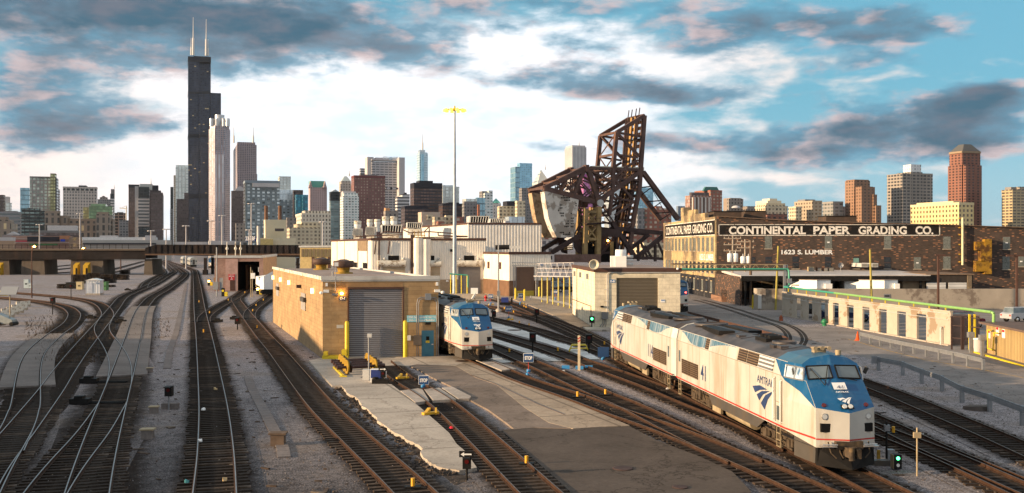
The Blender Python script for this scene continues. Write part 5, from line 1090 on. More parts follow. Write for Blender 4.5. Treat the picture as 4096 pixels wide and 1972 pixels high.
members('bottom_truss',[((1060,740),(1330,1150),1.1),((900,1130),(1100,885),.7),((1110,880),(1110,1060),.5),((1600,950),(1690,1160),.5),((1450,1010),(1540,1170),.5),((1575,960),(1575,1200),.6),((1430,1060),(1430,1180),.5),((1340,1150),(1690,1170),.7),((870,855),(1120,855),2.1),((950,1100),(1290,1060),.5),((700,700),(600,900),.6,'L'),((640,520),(690,700),.5,'L'),((600,900),(690,860),.5),((930,560),(1050,720),.9,'L'),((1050,720),(1110,800),.9)],M_STEELD)
m=MB()
for v in(0,1):
 pl=[bp(x,y,v)for x,y in((590,900),(700,945),(700,1110),(640,1095),(600,1030))];q=[p_+n_*.5 for p_ in pl];k=len(pl);m.mesh(pl+q,[tuple(range(k)),tuple(range(k,2*k))[::-1]]+[(i,(i+1)%k,k+(i+1)%k,k+i)for i in range(k)])
 pl=[bp(x,y,v)for x,y in((880,900),(1000,900),(960,1110),(880,1130))];q=[p_+n_*.5 for p_ in pl];k=len(pl);m.mesh(pl+q,[tuple(range(k)),tuple(range(k,2*k))[::-1]]+[(i,(i+1)%k,k+(i+1)%k,k+i)for i in range(k)])
m.build('segmental_girder',M_STEELD,br)
M_TOWER=mat('bridge_tower_ochre',(.36,.25,.12),.7,.1,.3,.5,dirt=(.09,.06,.05),dirt_amt=.6,dscale=.4)
members('tower',[((710,560),(700,1120),1.1),((868,540),(855,1220),1.2),((690,600),(870,600),.7),((690,760),(870,740),.8),((720,620),(850,740),.35),((850,620),(720,740),.35),((720,770),(845,930),.4),((845,770),(720,930),.4),((700,930),(860,930),.7)],M_TOWER,(-.12,.3))
m=MB()
for x,y in((705,560),(705,760),(862,560),(862,760),(705,1000),(862,1000)):m.bar(bp(x,y,-.12),bp(x,y,.3),.5,.5)
m.build('tower_tie',M_TOWER,br)
m=MB();m.tube([bp(680,738,-.2),bp(700,750,-.25),bp(1000,735,-.25)],.2,6);a,b=bp(690,745,-.25),bp(1040,720,-.25);m.bar(a,b,1.2,.15)
for k in range(9):p=a.lerp(b,k/8);m.bar(p,p+Vector((0,0,1.1)),.07,.07)
m.bar(a+Vector((0,0,1.1)),b+Vector((0,0,1.1)),.07,.07);m.build('walkway',M_STEELD,br)
m=MB();c_=bp(880,495,-.14);m.cyl(c_,c_+n_*-.4,.9,n=16);br_t=m.build('trunnion',M_GRIM,br)
m=MB();m.frame(bp(960,1090,.5),Vector((Bu.x,Bu.y,0))*4.5,n_*3,(0,0,2.6));m.build('machinery_house',M_DARK,br)
m=MB();c_=bp(1003,948,0);m.lathe(c_,[(.01,-.3),(.3,0),(.01,.3)],10);m.build('bridge_lamp',M_AMBER,br)
m=MB()
for y in(1015,1035,1055):m.bar(bp(490,y,.1),bp(600,y-4,.1),.22,.3)
for x in(1000,1020):m.bar(bp(x,960,-.2),bp(x,1120,-.2),.45,.45)
m.build('yellow_platform',M_DECKY,br)
m=MB();a=bp(310,1110,-.3);b=bp(850,1110,-.3);m.bar(Vector((a.x,a.y,6.0)),Vector((b.x,b.y,6.0)),1.0,2.0);m.bar(Vector((a.x,a.y,3.6)),Vector((b.x,b.y,3.6)),4.0,.8);m.build('approach_girder',mat('approach_brown',(.20,.12,.10),.7,dirt=(.07,.05,.04),dirt_amt=.6),br)
# ======= RAIL VIADUCT
vd=thingW('rail_viaduct','long dark steel railway viaduct on concrete piers crossing the yard','viaduct',(-140,330,0))
M_VG=mat('viaduct_girder',(.020,.017,.018),.8,.1,.4,.3,dirt=(.06,.035,.025),dirt_amt=.5,dscale=.2,streak=True)
M_PIER=mat('pier_concrete',(.115,.095,.078),.9,0,.25,.3,dirt=(.05,.04,.035),dirt_amt=.7,dscale=.3,streak=True)
YV=330.0
def vx(px):return(px-CX)*YV/F
def vz(py):return HC-(py-HY)*YV/F
m=MB();m.box(-420,YV,vz(1035),vx(583),YV+11,vz(1003));m.box(-420,YV-.3,vz(1039),vx(583),YV,vz(1034));m.build('girder',M_VG,vd)
m=MB();m.box(-420,YV-.5,vz(1003),vx(583),YV+11.5,vz(996));m.build('deck_edge',mat('deck_beige',(.11,.09,.075),.8,dirt=(.12,.09,.07),dirt_amt=.6),vd)
m=MB()
for k in range(0,150):x=-420+k*2.0;m.box(x,YV-.2,vz(997),x+.12,YV-.1,vz(979))if x<vx(583)else None
for z in(vz(979),vz(984),vz(990)):m.box(-420,YV-.2,z-.05,vx(583),YV-.1,z+.05)
m.build('railing',M_VG,vd)
m=MB();x0,x1=vx(583),vx(1205);m.mesh([(x0,YV-.4,vz(1021)),(x1,YV-.4,vz(1030)),(x1,YV-.4,vz(981)),(x0+3.5,YV-.4,vz(979)),(x0,YV-.4,vz(992)),(x0,YV+.2,vz(1021)),(x1,YV+.2,vz(1030)),(x1,YV+.2,vz(981)),(x0+3.5,YV+.2,vz(979)),(x0,YV+.2,vz(992))],[(0,1,2,3,4),(9,8,7,6,5),(2,7,8,3),(3,8,9,4),(4,9,5,0),(0,5,6,1)])
for k in range(26):x=x0+1+k*1.93;m.box(x,YV-.6,vz(1022),x+.18,YV-.4,vz(981))
m.build('through_girder',M_VG,vd)
m=MB();m.box(x0,YV-.7,vz(1022),x1,YV+9,vz(1016));m.build('deck_edge',mat('deck_rust',(.11,.07,.05),.8,dirt=(.08,.05,.04),dirt_amt=.7),vd)
for a,b in((-30,36),(81,177),(278,413),(573,609)):
 m=MB();xa,xb=vx(a),vx(b);m.mesh([(xa,YV+.5,0),(xb,YV+.5,0),(xb,YV+10,0),(xa,YV+10,0),(xa+.3,YV+.5,5),(xb-.3,YV+.5,5),(xb-.3,YV+10,5),(xa+.3,YV+10,5)],[(0,1,5,4),(1,2,6,5),(2,3,7,6),(3,0,4,7),(4,5,6,7)]);m.build('pier',M_PIER,vd)
for a in(-300,-560):m=MB();m.box(vx(a),YV+.5,0,vx(a+110),YV+10,5);m.build('pier',M_PIER,vd)
for a in(815,1000,1185):m=MB();m.box(vx(a),YV,0,vx(a)+.8,YV+.8,5.4);m.box(vx(a)-.3,YV-.3,0,vx(a)+1.1,YV+1.1,1.6);m.box(vx(a),YV+8,0,vx(a)+.8,YV+8.8,5.4);m.build('column',M_VG,vd)
for px,pxb,py,lab in((765,808,1091,'left yellow hood by the middle viaduct pier'),(862,910,1090,'right yellow hood by the middle viaduct pier'),(-8,52,1105,'yellow hood under the viaduct at the left edge')):
 q0,q1=(px*.40323,pxb*.40323)if px>0 else(px*.4,pxb*.4);a,b=vx(q0),vx(q1);c=thing('yellow_hood',lab,'machine hood',(a,YV-3,0),group='yellow hoods under the viaduct')
 wd=b-a;m=MB();m.prism([(0,0),(wd,0),(wd,2),(0,2)],0,[3.0,3.0,3.9,3.9]);m.build('casing',M_YEL if 0 else mat('hood_yellow',(.50,.30,.03),.6),c)
 m=MB();m.box(wd*.55,-.05,.1,wd*.95,0,2.2);m.build('opening',M_DARK,c)
# ======= BRICK WAREHOUSE WITH THE PAINTED SIGN
def C5(x,y):return(2650+x*.56463,550+y*.56463)
M_BRK=brick('dark_brick',(.085,.050,.037),(.045,.030,.024),(.06,.048,.04),.42,.14,.02,bump=.012,patch=(.030,.024,.022),patch_amt=.55,patch_scale=.12,spark=(.34,.16,.085))
M_BRKY=brick('buff_brick',(.60,.45,.22),(.48,.35,.17),(.2,.15,.1),.42,.14,.02,bump=.012,patch=(.10,.075,.06),patch_amt=.8,patch_scale=.10,dth=(.48,.56))
M_SIGNB=mat('sign_black',(.016,.015,.015),.8,0,.3,.5,dirt=(.07,.045,.035),dirt_amt=.7,dscale=1.5,dth=(.55,.65))
M_SIGNW=mat('sign_white',(.74,.70,.64),.8,0,.1,2,dirt=(.10,.07,.055),dirt_amt=.9,dscale=3.5,dth=(.585,.60))
M_GBLOCK=facade('glass_block',(.22,.23,.21),(.10,.11,.10),.22,.22,.8,.8,metal=.1,grough=.2,gvar=.4)
CA=Vector((34.9,177));root=thingW('brick_warehouse','long dark brick warehouse with a big painted paper company sign','building',(34.9,177,0))
w=Wall(CA,(1,0),root);CDp=Vector((33.4,227));wS=Wall(CDp,CA-CDp,root)
tops=[(2867,867),(3120,882),(3520,895),(3800,902),(4096,912)]
m=MB();pts=[]
tu=[w.uz(*t)for t in tops]+[(105.0,11.2)]
for(u0,z0),(u1,z1)in zip(tu,tu[1:]):
 A_,B_=w.P(u0,0),w.P(u1,0);m.prism([(A_.x,A_.y),(B_.x,B_.y),(B_.x,227),(A_.x if u0>.5 else 33.4,227)],0,[z0,z1,z1,z0])
m.build('front_wall',M_BRK,root)
m=MB();wS.boxu(m,0,0,50,14.1,0,.25);m.build('side_wall',M_BRKY,root)
m=MB();wS.boxu(m,20,14.1,42,15.0,-.3,.25);wS.boxu(m,26,15.0,34,15.9,-.3,.25);wS.boxu(m,20,15,23,16.7,-1.2,.3);m.build('stepped_parapet',M_BRKY,root)
m=MB()
for(u0,z0),(u1,z1)in zip(tu,tu[1:]):m.bar(w.P(u0,z0+.05,.1),w.P(u1,z1+.05,.1),.5,.12)
m.build('coping',mat('coping_brown',(.16,.11,.08),.7),root)
sg=w.part('painted_sign',M_SIGNB,*C5(397,622),*C5(1963,697),.0,.02)
m=MB()
for a in((397,617,1966,621),(397,692,1966,697),(1960,617,1966,697),(397,617,402,697)):w.rect(m,*C5(a[0],a[1]),*C5(a[2],a[3]),.02,.035)
m.build('border',M_SIGNW,sg)
for tx,x0,x1 in(('CONTINENTAL',470,1015),('PAPER',1068,1330),('GRADING',1388,1730),('CO.',1792,1918)):w.text('lettering',tx,M_SIGNW,*C5(x0,685),*C5(x1,630),sg,.035,.035)
w.text('lettering','1623 S. LUMBER',M_WHITE,*C5(842,828),*C5(1208,797),root,.02,.03)
sgs=MB();u0=wS.uz(2666,930)[0];wS.boxu(sgs,u0,10.95,49.9,13.6,.25,.27);sgs=sgs.build('painted_sign',M_SIGNB,root)
L_=letters('lettering','CONTINENTAL PAPER GRADING CO.',M_SIGNW,sgs,wS.P(u0+1.0,11.5,.25),(wS.d.x,wS.d.y,0),(0,0,1),1.6,.035,.008,47.5-u0)
m=MB();wS.boxu(m,u0,13.5,49.9,13.62,.27,.29);wS.boxu(m,u0,10.93,49.9,11.05,.27,.29);m.build('border',M_SIGNW,sgs)
L_=letters('lettering','1623 S. LUMBER',M_WHITE,root,wS.P(37.5,6.6,.25),(wS.d.x,wS.d.y,0),(0,0,1),1.1,.02,.03,11.5);L_.matrix_parent_inverse=Matrix.Translation(-Vector(root.location))
def win(wl,u,z0,z1,wd,mt,o=.0,arch=True,frame=True):
 m=MB();wl.boxu(m,u-wd/2,z0,u+wd/2,z1,o,o+.03);wn_=m.build('window',mt,root)
 m=MB();wl.boxu(m,u-wd/2-.12,z0-.15,u+wd/2+.12,z0,o,o+.14)
 m.build('sill',mat('stone_sill',(.34,.29,.23),.8),wn_)
 m=MB();wl.boxu(m,u-wd/2-.05,z1,u+wd/2+.05,z1+.14,o,o+.03 if arch else .12);m.build('lintel',M_BRKY if arch and wl is wS else mat('lintel_brick',(.09,.05,.04),.9),wn_);return wn_
for(x0,x1,y0,y1,k)in[(725,775,700,788,'g'),(1150,1200,700,788,'gv'),(1570,1620,700,788,'g'),(1988,2040,702,790,'g'),(2412,2462,705,792,'gv'),(1780,1830,848,932,'gv'),(1988,2040,845,932,'g'),(2408,2460,845,935,'g'),(2520,2561,845,915,'gv'),(628,656,848,898,'d'),(728,773,845,896,'d'),(920,965,845,930,'d'),(1150,1195,845,922,'d'),(1350,1393,850,930,'c'),(1570,1617,848,930,'d')]:
 u0,z1=w.uz(*C5(x0,y0));u1,z0=w.uz(*C5(x1,y1));q=win(w,(u0+u1)/2,z0,z1,u1-u0,M_GBLOCK if k[0]=='g' else glass('dark_window',(.015,.017,.02),.1))
 if k=='gv':m=MB();w.boxu(m,(u0+u1)/2-.2,(z0+z1)/2-.1,(u0+u1)/2+.2,(z0+z1)/2+.1,.03,.08);m.build('vent',M_WHITE,q)
 if k=='c':m=MB();w.boxu(m,u0+.05,(z0+z1)/2,u1-.05,z1-.15,.03,.05);m.build('blind',mat('teal_blind',(.16,.30,.27),.8),q)
 if k[0]!='g':m=MB();w.boxu(m,u0,(z0+z1)/2-.04,u1,(z0+z1)/2+.04,.03,.07);m.build('frame',M_TRIM,q)
for k in range(13):win(wS,3.5+k*3.7,8.2,10.6,2.1,M_GBLOCK,.25);win(wS,3.5+k*3.7,4.4,6.2,1.9,M_GBLOCK if k<6 else glass('dark_window',(.015,.017,.02),.1),.25)
for k in range(8):win(wS,22+k*3.6,1.1,3.0,1.3,M_GBLOCK if k%2 else glass('dark_window',(.015,.017,.02),.1),.29)
m=MB();wS.boxu(m,14,0,50,3.7,.25,.285);m.build('black_painted_base',mat('black_painted_brick',(.03,.03,.035),.8,0,.3,.8,dirt=(.3,.28,.26),dirt_amt=.5,dscale=.8,dth=(.6,.66)),root)
m=MB();a,b=w.pix(*C5(2117,570),.5),w.pix(*C5(2117,905),.5);m.cyl(a,b,.20,n=12);fl=m.build('flue_pipe',mat('flue_cream',(.62,.55,.36),.5,0,.1,1,dirt=(.3,.18,.06),dirt_amt=.5),root)
m=MB()
for y in(575,640,690,760,828,882):u,z=w.uz(*C5(2112,y));w.boxu(m,u-.35,z-.1,u+.1,z+.1,0,.5)
m.build('bracket',M_OCHRE,fl)
m=MB();w.rect(m,*C5(2262,722),*C5(2310,968),.0,1.2);m.build('chute',mat('chute_ochre',(.32,.18,.025),.75,.1,.4,.8,dirt=(.07,.035,.02),dirt_amt=.9,dscale=.9,dth=(.45,.6)),root)
m=MB();w.rect(m,*C5(2205,740),*C5(2262,800),.0,1.1);w.rect(m,*C5(2235,800),*C5(2262,880),.0,1.2);w.rect(m,*C5(2200,875),*C5(2262,950),.0,1.2);m.build('chute_arm',mat('chute_ochre',(.44,.25,.03)),root)
for x0,x1,y0,y1,yy_ in((365,560,527,570,185),(585,732,525,578,190),(1160,1375,560,600,188)):
 a,b=W(*C5(x0,y0),yy_),W(*C5(x1,y1),yy_);m=MB();m.box(a.x,yy_,12.5,b.x,yy_+5,a.z);rb=m.build('roof_box',mat('roofbox_brown',(.075,.055,.045),.8,dirt=(.16,.09,.06),dirt_amt=.5),root);m=MB();m.box(a.x-.15,yy_-.15,a.z,b.x+.15,yy_+5.15,a.z+.12);m.build('lid',M_BLACK,rb)
ag='air conditioners on the loading dock roof'
for x0,x1,y0,y1,lab,mt in((1037,1075,918,955,'pale leftmost of four roof air conditioners',M_TANK),(1097,1127,922,955,'dark second of four roof air conditioners',M_BROWNV),(1143,1172,922,955,'dark third of four roof air conditioners',M_BROWNV),(1178,1215,922,955,'greenish rightmost of four roof air conditioners',M_SKIRT),(1408,1456,893,920,'left wall-mounted air conditioner under the teal blind window',M_GRIM),(1483,1528,893,920,'right wall-mounted air conditioner right of the yellow pole',M_GRIM)):
 Y=172;a,b=W(*C5(x0,y0),Y),W(*C5(x1,y1),Y);c=thing('air_conditioner',lab,'air conditioner',((a.x+b.x)/2,Y,b.z),group=ag);hw,hh=(b.x-a.x)/2,a.z-b.z
 m=MB();m.box(-hw,0,0,hw,1.0 if y0>900 else 4.9,hh);m.build('case',mt,c);m=MB();m.box(-hw*.8,-.03,hh*.15,hw*.8,0,hh*.85);m.build('grille',ribbed('ac_grille',(.3,.28,.24),.08,.01,True),c)
c=thing('satellite_dish','grey satellite dish on a mast on the dock roof','satellite dish',(W(*C5(1262,955),172).x,172,5.0));m=MB();m.cyl((0,0,-.2),(0,0,.8),.05,n=6);m.build('mast',M_GALV,c);m=MB();m.lathe((0,0,.9),[(.02,.1),(.3,.04),(.45,-.08)],14,'Y');m.build('dish',M_GALV,c)
dk_=thingW('loading_dock','loading dock with a long pale canopy roof along the brick warehouse','loading dock',(55,160,0))
xa,xb=W(*C5(560,985),157).x,W(*C5(1900,985),157).x
m=MB();m.mesh([(xa,157,4.55),(xb,157,4.7),(xb+2,176.9,5.0),(xa+1,176.9,5.0),(xa,157,4.15),(xb,157,4.25),(xb+2,176.9,4.6),(xa+1,176.9,4.6)],[(0,1,2,3),(7,6,5,4),(0,4,5,1),(1,5,6,2),(3,7,4,0),(2,6,7,3)]);m.build('canopy',M_ROOFP,dk_)
m=MB();m.box(xa-.05,156.9,3.75,xb,157.15,4.55);m.build('fascia',M_BLACK,dk_)
m=MB();m.box(xa,176.6,0,xb,176.95,4.6);m.box(xa,158,0,xa+.3,176.6,4.4);m.build('rear_wall',M_BRK,dk_)
for x_ in(W(*C5(705,1000),176).x,W(*C5(1095,1000),176).x):m=MB();m.box(x_,176.4,.9,x_+4.3,176.58,3.6);m.build('dock_door',M_ROLLB,dk_)
for k in range(7):x_=xa+.5+k*(xb-xa-2)/6;m=MB();m.box(x_,157.3,0,x_+.3,157.6,4.2);m.build('post',M_BLACK,dk_)
gd=thingW('garage_block','low dark dock building with two white garage doors','building',(80,160,0));a,b=W(*C5(1700,975),158),W(*C5(2190,1150),158)
mid=W(*C5(1860,1000),158).x
m=MB();m.box(a.x,158,0,mid,176.9,4.2);m.build('side_bay',mat('bay_tan',(.24,.18,.12),.8,dirt=(.1,.07,.05),dirt_amt=.5),gd);m=MB();m.box(mid,157.5,0,b.x,176.9,4.7);m.build('walls',M_DARK if 0 else mat('shed_dark',(.045,.038,.034),.8),gd)
m=MB();m.box(a.x-.2,157.2,4.2,mid,176.9,4.35);m.box(mid-.1,157.3,4.7,b.x+.1,176.9,4.85);m.build('roof',M_SKIRT if 0 else mat('rust_roof',(.20,.14,.10),.8),gd)
for x0,x1 in((1870,2005),(2025,2153)):p,q=W(*C5(x0,1030),157.5),W(*C5(x1,1100),157.5);m=MB();m.box(p.x,157.4,0,q.x,157.49,p.z);m.build('garage_door',ribbed('garage_white',(.62,.62,.62),.5,.02,True,.5,0,(.4,.4,.4),.3,.5,.7),gd)
p,q=W(*C5(2160,980),157.4),W(*C5(2190,1100),157.4);m=MB();m.box(p.x,157.3,0,q.x,157.49,4.6);m.build('brick_pier',M_BRKY,gd)
def trailer(lab,x0,x1,x2,y0,txt=None):
 Y=158;a,b,c_=W(*N3(x0,y0),Y),W(*N3(x1,y0),Y),W(*N3(x2,y0),Y-4)
 t=thingW('truck_trailer',lab,'trailer',(a.x,Y,0),group='white box trailers at the dock');h=3.95
 m=MB();m.prism([(a.x,Y),(b.x,Y-3),(b.x+2.3,Y-2.2),(b.x+2.3,Y+9),(a.x+2,Y+9)],1.1,h);m.build('box',M_WHITE,t);m=MB();m.prism([(a.x-.05,Y-.05),(b.x,Y-3.05),(b.x+2.35,Y-2.25),(b.x+2.35,Y+9),(a.x+2,Y+9)],h,h+.08);m.build('roof',M_SKIRT if 0 else mat('trailer_roof',(.26,.20,.16),.8),t)
 m=MB();m.box(b.x+2.3,Y-3,1.0,c_.x,Y+.2,3.45);m.build('cab_box',M_WHITE,t)
 m=MB()
 for x in(a.x+1.5,b.x-2,c_.x-1.5):m.cyl((x,Y-2.6,.5),(x,Y-.2,.5),.5,n=12)
 m.build('wheels',M_BLACK,t)
 if txt:
  wl=Wall((a.x,Y),(b.x-a.x,-3),t)
  for k,s in enumerate(txt):wl.text('lettering',s,M_BLACK,*N3(160,481+k*20),*N3(238 if k==0 else 200,463+k*20),t,.02,.02)
trailer('white box trailer lettered Continental Paper at the left dock bay',142,358,520,410,['Continental','Paper'])
trailer('plain white box trailer in the middle dock bay, behind the yellow pole',690,1015,1215,410)
en=thingW('entrance_ramp','brick ramp with a black railing below the orange entrance sign','ramp',(37,170,0))
m=MB();a,b=W(*E1(1530,455),172),W(*E1(1640,515),172);m.box(a.x,168,0,b.x,176.9,a.z);m.build('landing',mat('ramp_brick',(.26,.15,.10),.8),en)
m=MB();c_=W(*E1(1790,540),166);m.mesh([(b.x,171,0),(c_.x,166,0),(c_.x,168,0),(b.x,173,0),(b.x,171,a.z),(c_.x,166,.1),(c_.x,168,.1),(b.x,173,a.z)],[(0,1,5,4),(1,2,6,5),(2,3,7,6),(4,5,6,7)]);m.build('slope',M_CONC,en)
m=MB();A_,B_=Vector((a.x,168,a.z)),Vector((b.x,168,a.z));
for s_,e_ in((A_,B_),(Vector((b.x,171,a.z)),Vector((c_.x,166,.1)))):
 for k in range(13):p=s_.lerp(e_,k/12);m.bar(p,p+Vector((0,0,1.1)),.05,.05)
 for h in(1.1,.55):m.bar(s_+Vector((0,0,h)),e_+Vector((0,0,h)),.06,.06)
m.build('railing',M_BLACK,en)
sg=w.part('entrance_sign',mat('sign_orange',(.42,.17,.03),.6),*E1(1540,263),*E1(1640,317),.05,.15);w.text('lettering','CPG',M_TRIM,*E1(1556,296),*E1(1606,284),sg,.17,.05)
w.part('entrance_door',M_DARK,*E1(1580,322),*E1(1632,445),.02,.06);w.part('recess_wall',mat('ochre_wall',(.46,.30,.12),.8,dirt=(.15,.1,.06),dirt_amt=.6),*E1(1690,215),*E1(1800,540),.0,.4)
# ======= SKYLINE
E_=Vector((.951,.309));N_=Vector((-.309,.951))
def along(C,d,px):p=(px-CX)/F;return(p*C.y-C.x)/(d.x-p*d.y)
def L1_(x,y):return(x*.40323,600+y*.40323)
def footprint(x0,xc,x1,Y,dep=None):
 """plan corners: C nearest corner, [SW, SE, NE, NW]"""
 C=Vector(((xc-CX)*Y/F,Y))
 if x1-xc>=xc-x0 or x0==xc:
  wd=abs(along(C,E_,x1));sw=C;se=C+E_*wd
  dp=dep or(abs(along(C,N_,x0))if xc-x0>1.5 else wd*.8)
  if xc-x0>1.5:dp=min(dp,160)
  return[sw,se,se+N_*dp,sw+N_*dp]
 wd=abs(along(C,E_,x0));se=C;sw=C-E_*wd
 dp=dep or min(160,abs(along(C,N_,x1)))
 return[sw,se,se+N_*dp,sw+N_*dp]
def westcorner(x0,xc,x1,Y):
 C=Vector(((xc-CX)*Y/F,Y));wd=abs(along(C,E_,x1));dp=abs(along(C,N_,x0));return[C,C+E_*wd,C+E_*wd+N_*dp,C+N_*dp]
def zY(py,Y):return HC-(py-HY)*Y/F
def tower(name,label,parts,cat='skyscraper',group=None):
 """parts: (part name, x0, xc, x1, ytop, Y, material, options)"""
 root=None
 for pr in parts:
  pn,x0,xc,x1,yt,Y,mt=pr[:7];o=pr[7]if len(pr)>7 else{}
  fp=westcorner(x0,xc,x1,Y)if o.get('w')else footprint(x0,xc,x1,Y,o.get('d'))
  z1=zY(yt,Y);z0=zY(o['yb'],Y)if 'yb' in o else 0
  if root is None:root=thingW(name,label,cat,(fp[0].x,fp[0].y,0),group)
  c=(fp[0]+fp[2])/2;k=o.get('in',0)
  if k:fp=[p+(c-p)*k for p in fp]
  if o.get('back'):fp=[p+N_*o['back']for p in fp]
  m=MB()
  if o.get('shape')=='pyr':
   ap=o.get('ap',0);q=[p+(c-p)*(1-ap)for p in fp];vs=[(p.x,p.y,z0)for p in fp]+[(p.x,p.y,z1)for p in q]
   m.mesh(vs,[(0,1,5,4),(1,2,6,5),(2,3,7,6),(3,0,4,7),(4,5,6,7)])
  elif o.get('shape')=='gable':
   a,b,cc,d=fp;r0,r1=(a+b)/2,(cc+d)/2;m.mesh([(p.x,p.y,z0)for p in fp]+[(r0.x,r0.y,z1),(r1.x,r1.y,z1)],[(0,1,4),(1,2,5,4),(2,3,5),(3,0,4,5)])
  elif o.get('shape')=='cyl':
   r=(fp[1]-fp[0]).length/2;m.cyl((c.x,c.y,z0),(c.x,c.y,z1),r,n=24)
  elif o.get('shape')=='oct':
   k=.26;P=[]
   for i in range(4):a,b=fp[i],fp[(i+1)%4];P+=[a.lerp(b,k),a.lerp(b,1-k)]
   m.prism([(p.x,p.y)for p in P],z0,z1)
  elif o.get('shape')=='dome':
   r=(fp[1]-fp[0]).length/2;n=8;m.lathe((c.x,c.y,z0),[(r*cos(t*pi/2/n),(z1-z0)*sin(t*pi/2/n))for t in range(n+1)],20)
  elif o.get('shape')=='barrel':
   a,b,cc,d=fp;n=10;vs=[]
   for i in range(n+1):
    t=i/n;h=(z1-z0)*sin(pi*t);p,q=a.lerp(b,t),d.lerp(cc,t);vs+=[(p.x,p.y,z0+h),(q.x,q.y,z0+h)]
   m.mesh(vs,[(2*i,2*i+2,2*i+3,2*i+1)for i in range(n)]+[tuple(range(0,2*n+2,2))[::-1],tuple(range(1,2*n+2,2))])
  else:m.prism([(p.x,p.y)for p in fp],z0,z1)
  m.build(pn,mt,root)
  if o.get('trim'):
   m=MB();q=[p+(p-c)*.012 for p in fp];m.prism([(p.x,p.y)for p in q],z1-o['trim'],z1+1.0);m.build('parapet',o.get('tm',mt),root)
  if o.get('plant'):
   q=[p+(c-p)*.45 for p in fp];m=MB();m.prism([(p.x,p.y)for p in q],z1,z1+o['plant']);m.build('plant_room',o.get('tm',M_PLANT),root)
 return root
def mast(root,px,y0,y1,Y,r0,r1,mt=None,name='antenna_mast',back=0):
 a,b=W(px,y1,Y),W(px,y0,Y);p=Vector((a.x+N_.x*back,a.y+N_.y*back,a.z));q=Vector((b.x+N_.x*back,b.y+N_.y*back,b.z));m=MB()
 m.cyl(p,p.lerp(q,.45),r0,r0*.8,8);m.cyl(p.lerp(q,.45),q,r0*.45,r1,6);m.build(name,mt or M_MAST,root)
M_PLANT=mat('plant_grey',(.22,.21,.21),.8,0,.15,.05)
M_MAST=mat('mast_white',(.62,.60,.58),.6)
M_WIL=facade('black_tower',(.012,.014,.024),(.06,.072,.115),4.6,4.0,.80,.52,metal=.55,grough=.25,gvar=.45,wrough=.4,wmetal=.3,warm=.02)
M_WILB=mat('black_louvre',(.016,.016,.024),.5,.3)
M_S2=facade('pink_granite',(.36,.27,.27),(.26,.28,.34),5.0,4.0,.62,.72,metal=.6,grough=.2,gvar=.35)
M_S2B=facade('pale_ribbed',(.42,.33,.33),(.52,.52,.56),7.0,30,.5,.95,metal=.6,grough=.2,gvar=.2)
M_CROWN=facade('glass_crown',(.42,.40,.42),(.62,.66,.70),3.0,6,.7,.8,metal=.6,grough=.2,gvar=.2)
M_S3=facade('rose_granite',(.30,.245,.255),(.13,.13,.17),4.0,4.0,.5,.62,metal=.4,gvar=.4)
M_GRID=facade('grey_grid',(.26,.24,.235),(.34,.40,.36),6.0,5.6,.62,.62,metal=.3,gvar=.45)
M_YCOR=facade('olive_glass',(.20,.19,.10),(.42,.42,.22),5,5.6,.8,.5,metal=.3,gvar=.4)
M_WGRID=facade('white_grid',(.47,.43,.41),(.15,.15,.155),4.2,5.0,.60,.62,metal=.2,gvar=.35)
M_DGRID=facade('black_grid',(.035,.037,.04),(.13,.18,.18),6.0,4.6,.84,.45,metal=.3,gvar=.7)
M_STONE=facade('deco_stone',(.27,.215,.175),(.05,.045,.04),6.5,9.0,.42,.72,metal=.1,gvar=.5,warm=.05)
M_STONEP=mat('deco_stone_plain',(.27,.215,.175),.85,0,.12,.1)
M_GREENG=facade('green_glass',(.12,.17,.10),(.22,.33,.19),4,4.5,.88,.75,metal=.5,gvar=.35)
M_GOLDG=facade('gold_glass',(.30,.25,.12),(.62,.52,.22),3,4.5,.7,.6,metal=.4,gvar=.5)
M_BLUEG=facade('blue_glass',(.16,.26,.32),(.26,.44,.54),5,9,.9,.8,metal=.6,gvar=.2)
M_BLUEG2=facade('bright_blue_glass',(.20,.38,.52),(.34,.62,.80),4,4,.85,.7,metal=.6,gvar=.25)
M_TEAL=facade('teal_blue_glass',(.03,.12,.18),(.05,.24,.34),5,5,.85,.75,metal=.55,gvar=.4)
M_PALEG=facade('pale_glass',(.52,.55,.54),(.64,.70,.70),6,5,.7,.7,metal=.5,gvar=.2)
M_PALEG2=facade('silvery_glass',(.46,.50,.54),(.58,.66,.72),3,10,.8,.9,metal=.6,gvar=.2)
M_BROWNT=facade('brown_tower',(.085,.060,.058),(.14,.11,.11),3,4.4,.7,.5,metal=.3,gvar=.4)
M_BROWND=facade('dark_brown_tower',(.055,.040,.042),(.075,.058,.06),4,4.4,.6,.5,metal=.2,gvar=.4)
M_STRIPE=facade('white_striped',(.62,.60,.60),(.10,.11,.12),50,5.0,1.0,.5,metal=.3,gvar=.2)
M_DGLASS=facade('dark_glass',(.03,.032,.036),(.05,.06,.065),5,5,.8,.6,metal=.5,gvar=.5)
M_GREYR=facade('grey_residential',(.22,.21,.215),(.12,.13,.14),4,4,.6,.6,metal=.3,gvar=.5)
M_CHK=facade('checkered_blue',(.17,.21,.235),(.38,.44,.47),7,5,.5,.5,metal=.3,gvar=.9)
M_PINK=facade('pink_tower',(.46,.33,.32),(.22,.17,.18),4.5,5,.45,.6,metal=.3,gvar=.4)
M_TGREEN=mat('copper_green',(.12,.38,.32),.6,0,.1,.1)
M_WHORN=facade('white_ornate',(.66,.60,.50),(.20,.17,.14),4.0,5.0,.45,.55,metal=.2,gvar=.5)
M_WRES=facade('white_residential',(.66,.68,.68),(.30,.40,.42),4.5,3.8,.62,.5,metal=.4,gvar=.7)
M_MAROON=facade('maroon_tower',(.17,.075,.07),(.36,.25,.20),4.6,4.6,.45,.48,metal=.3,gvar=.6)
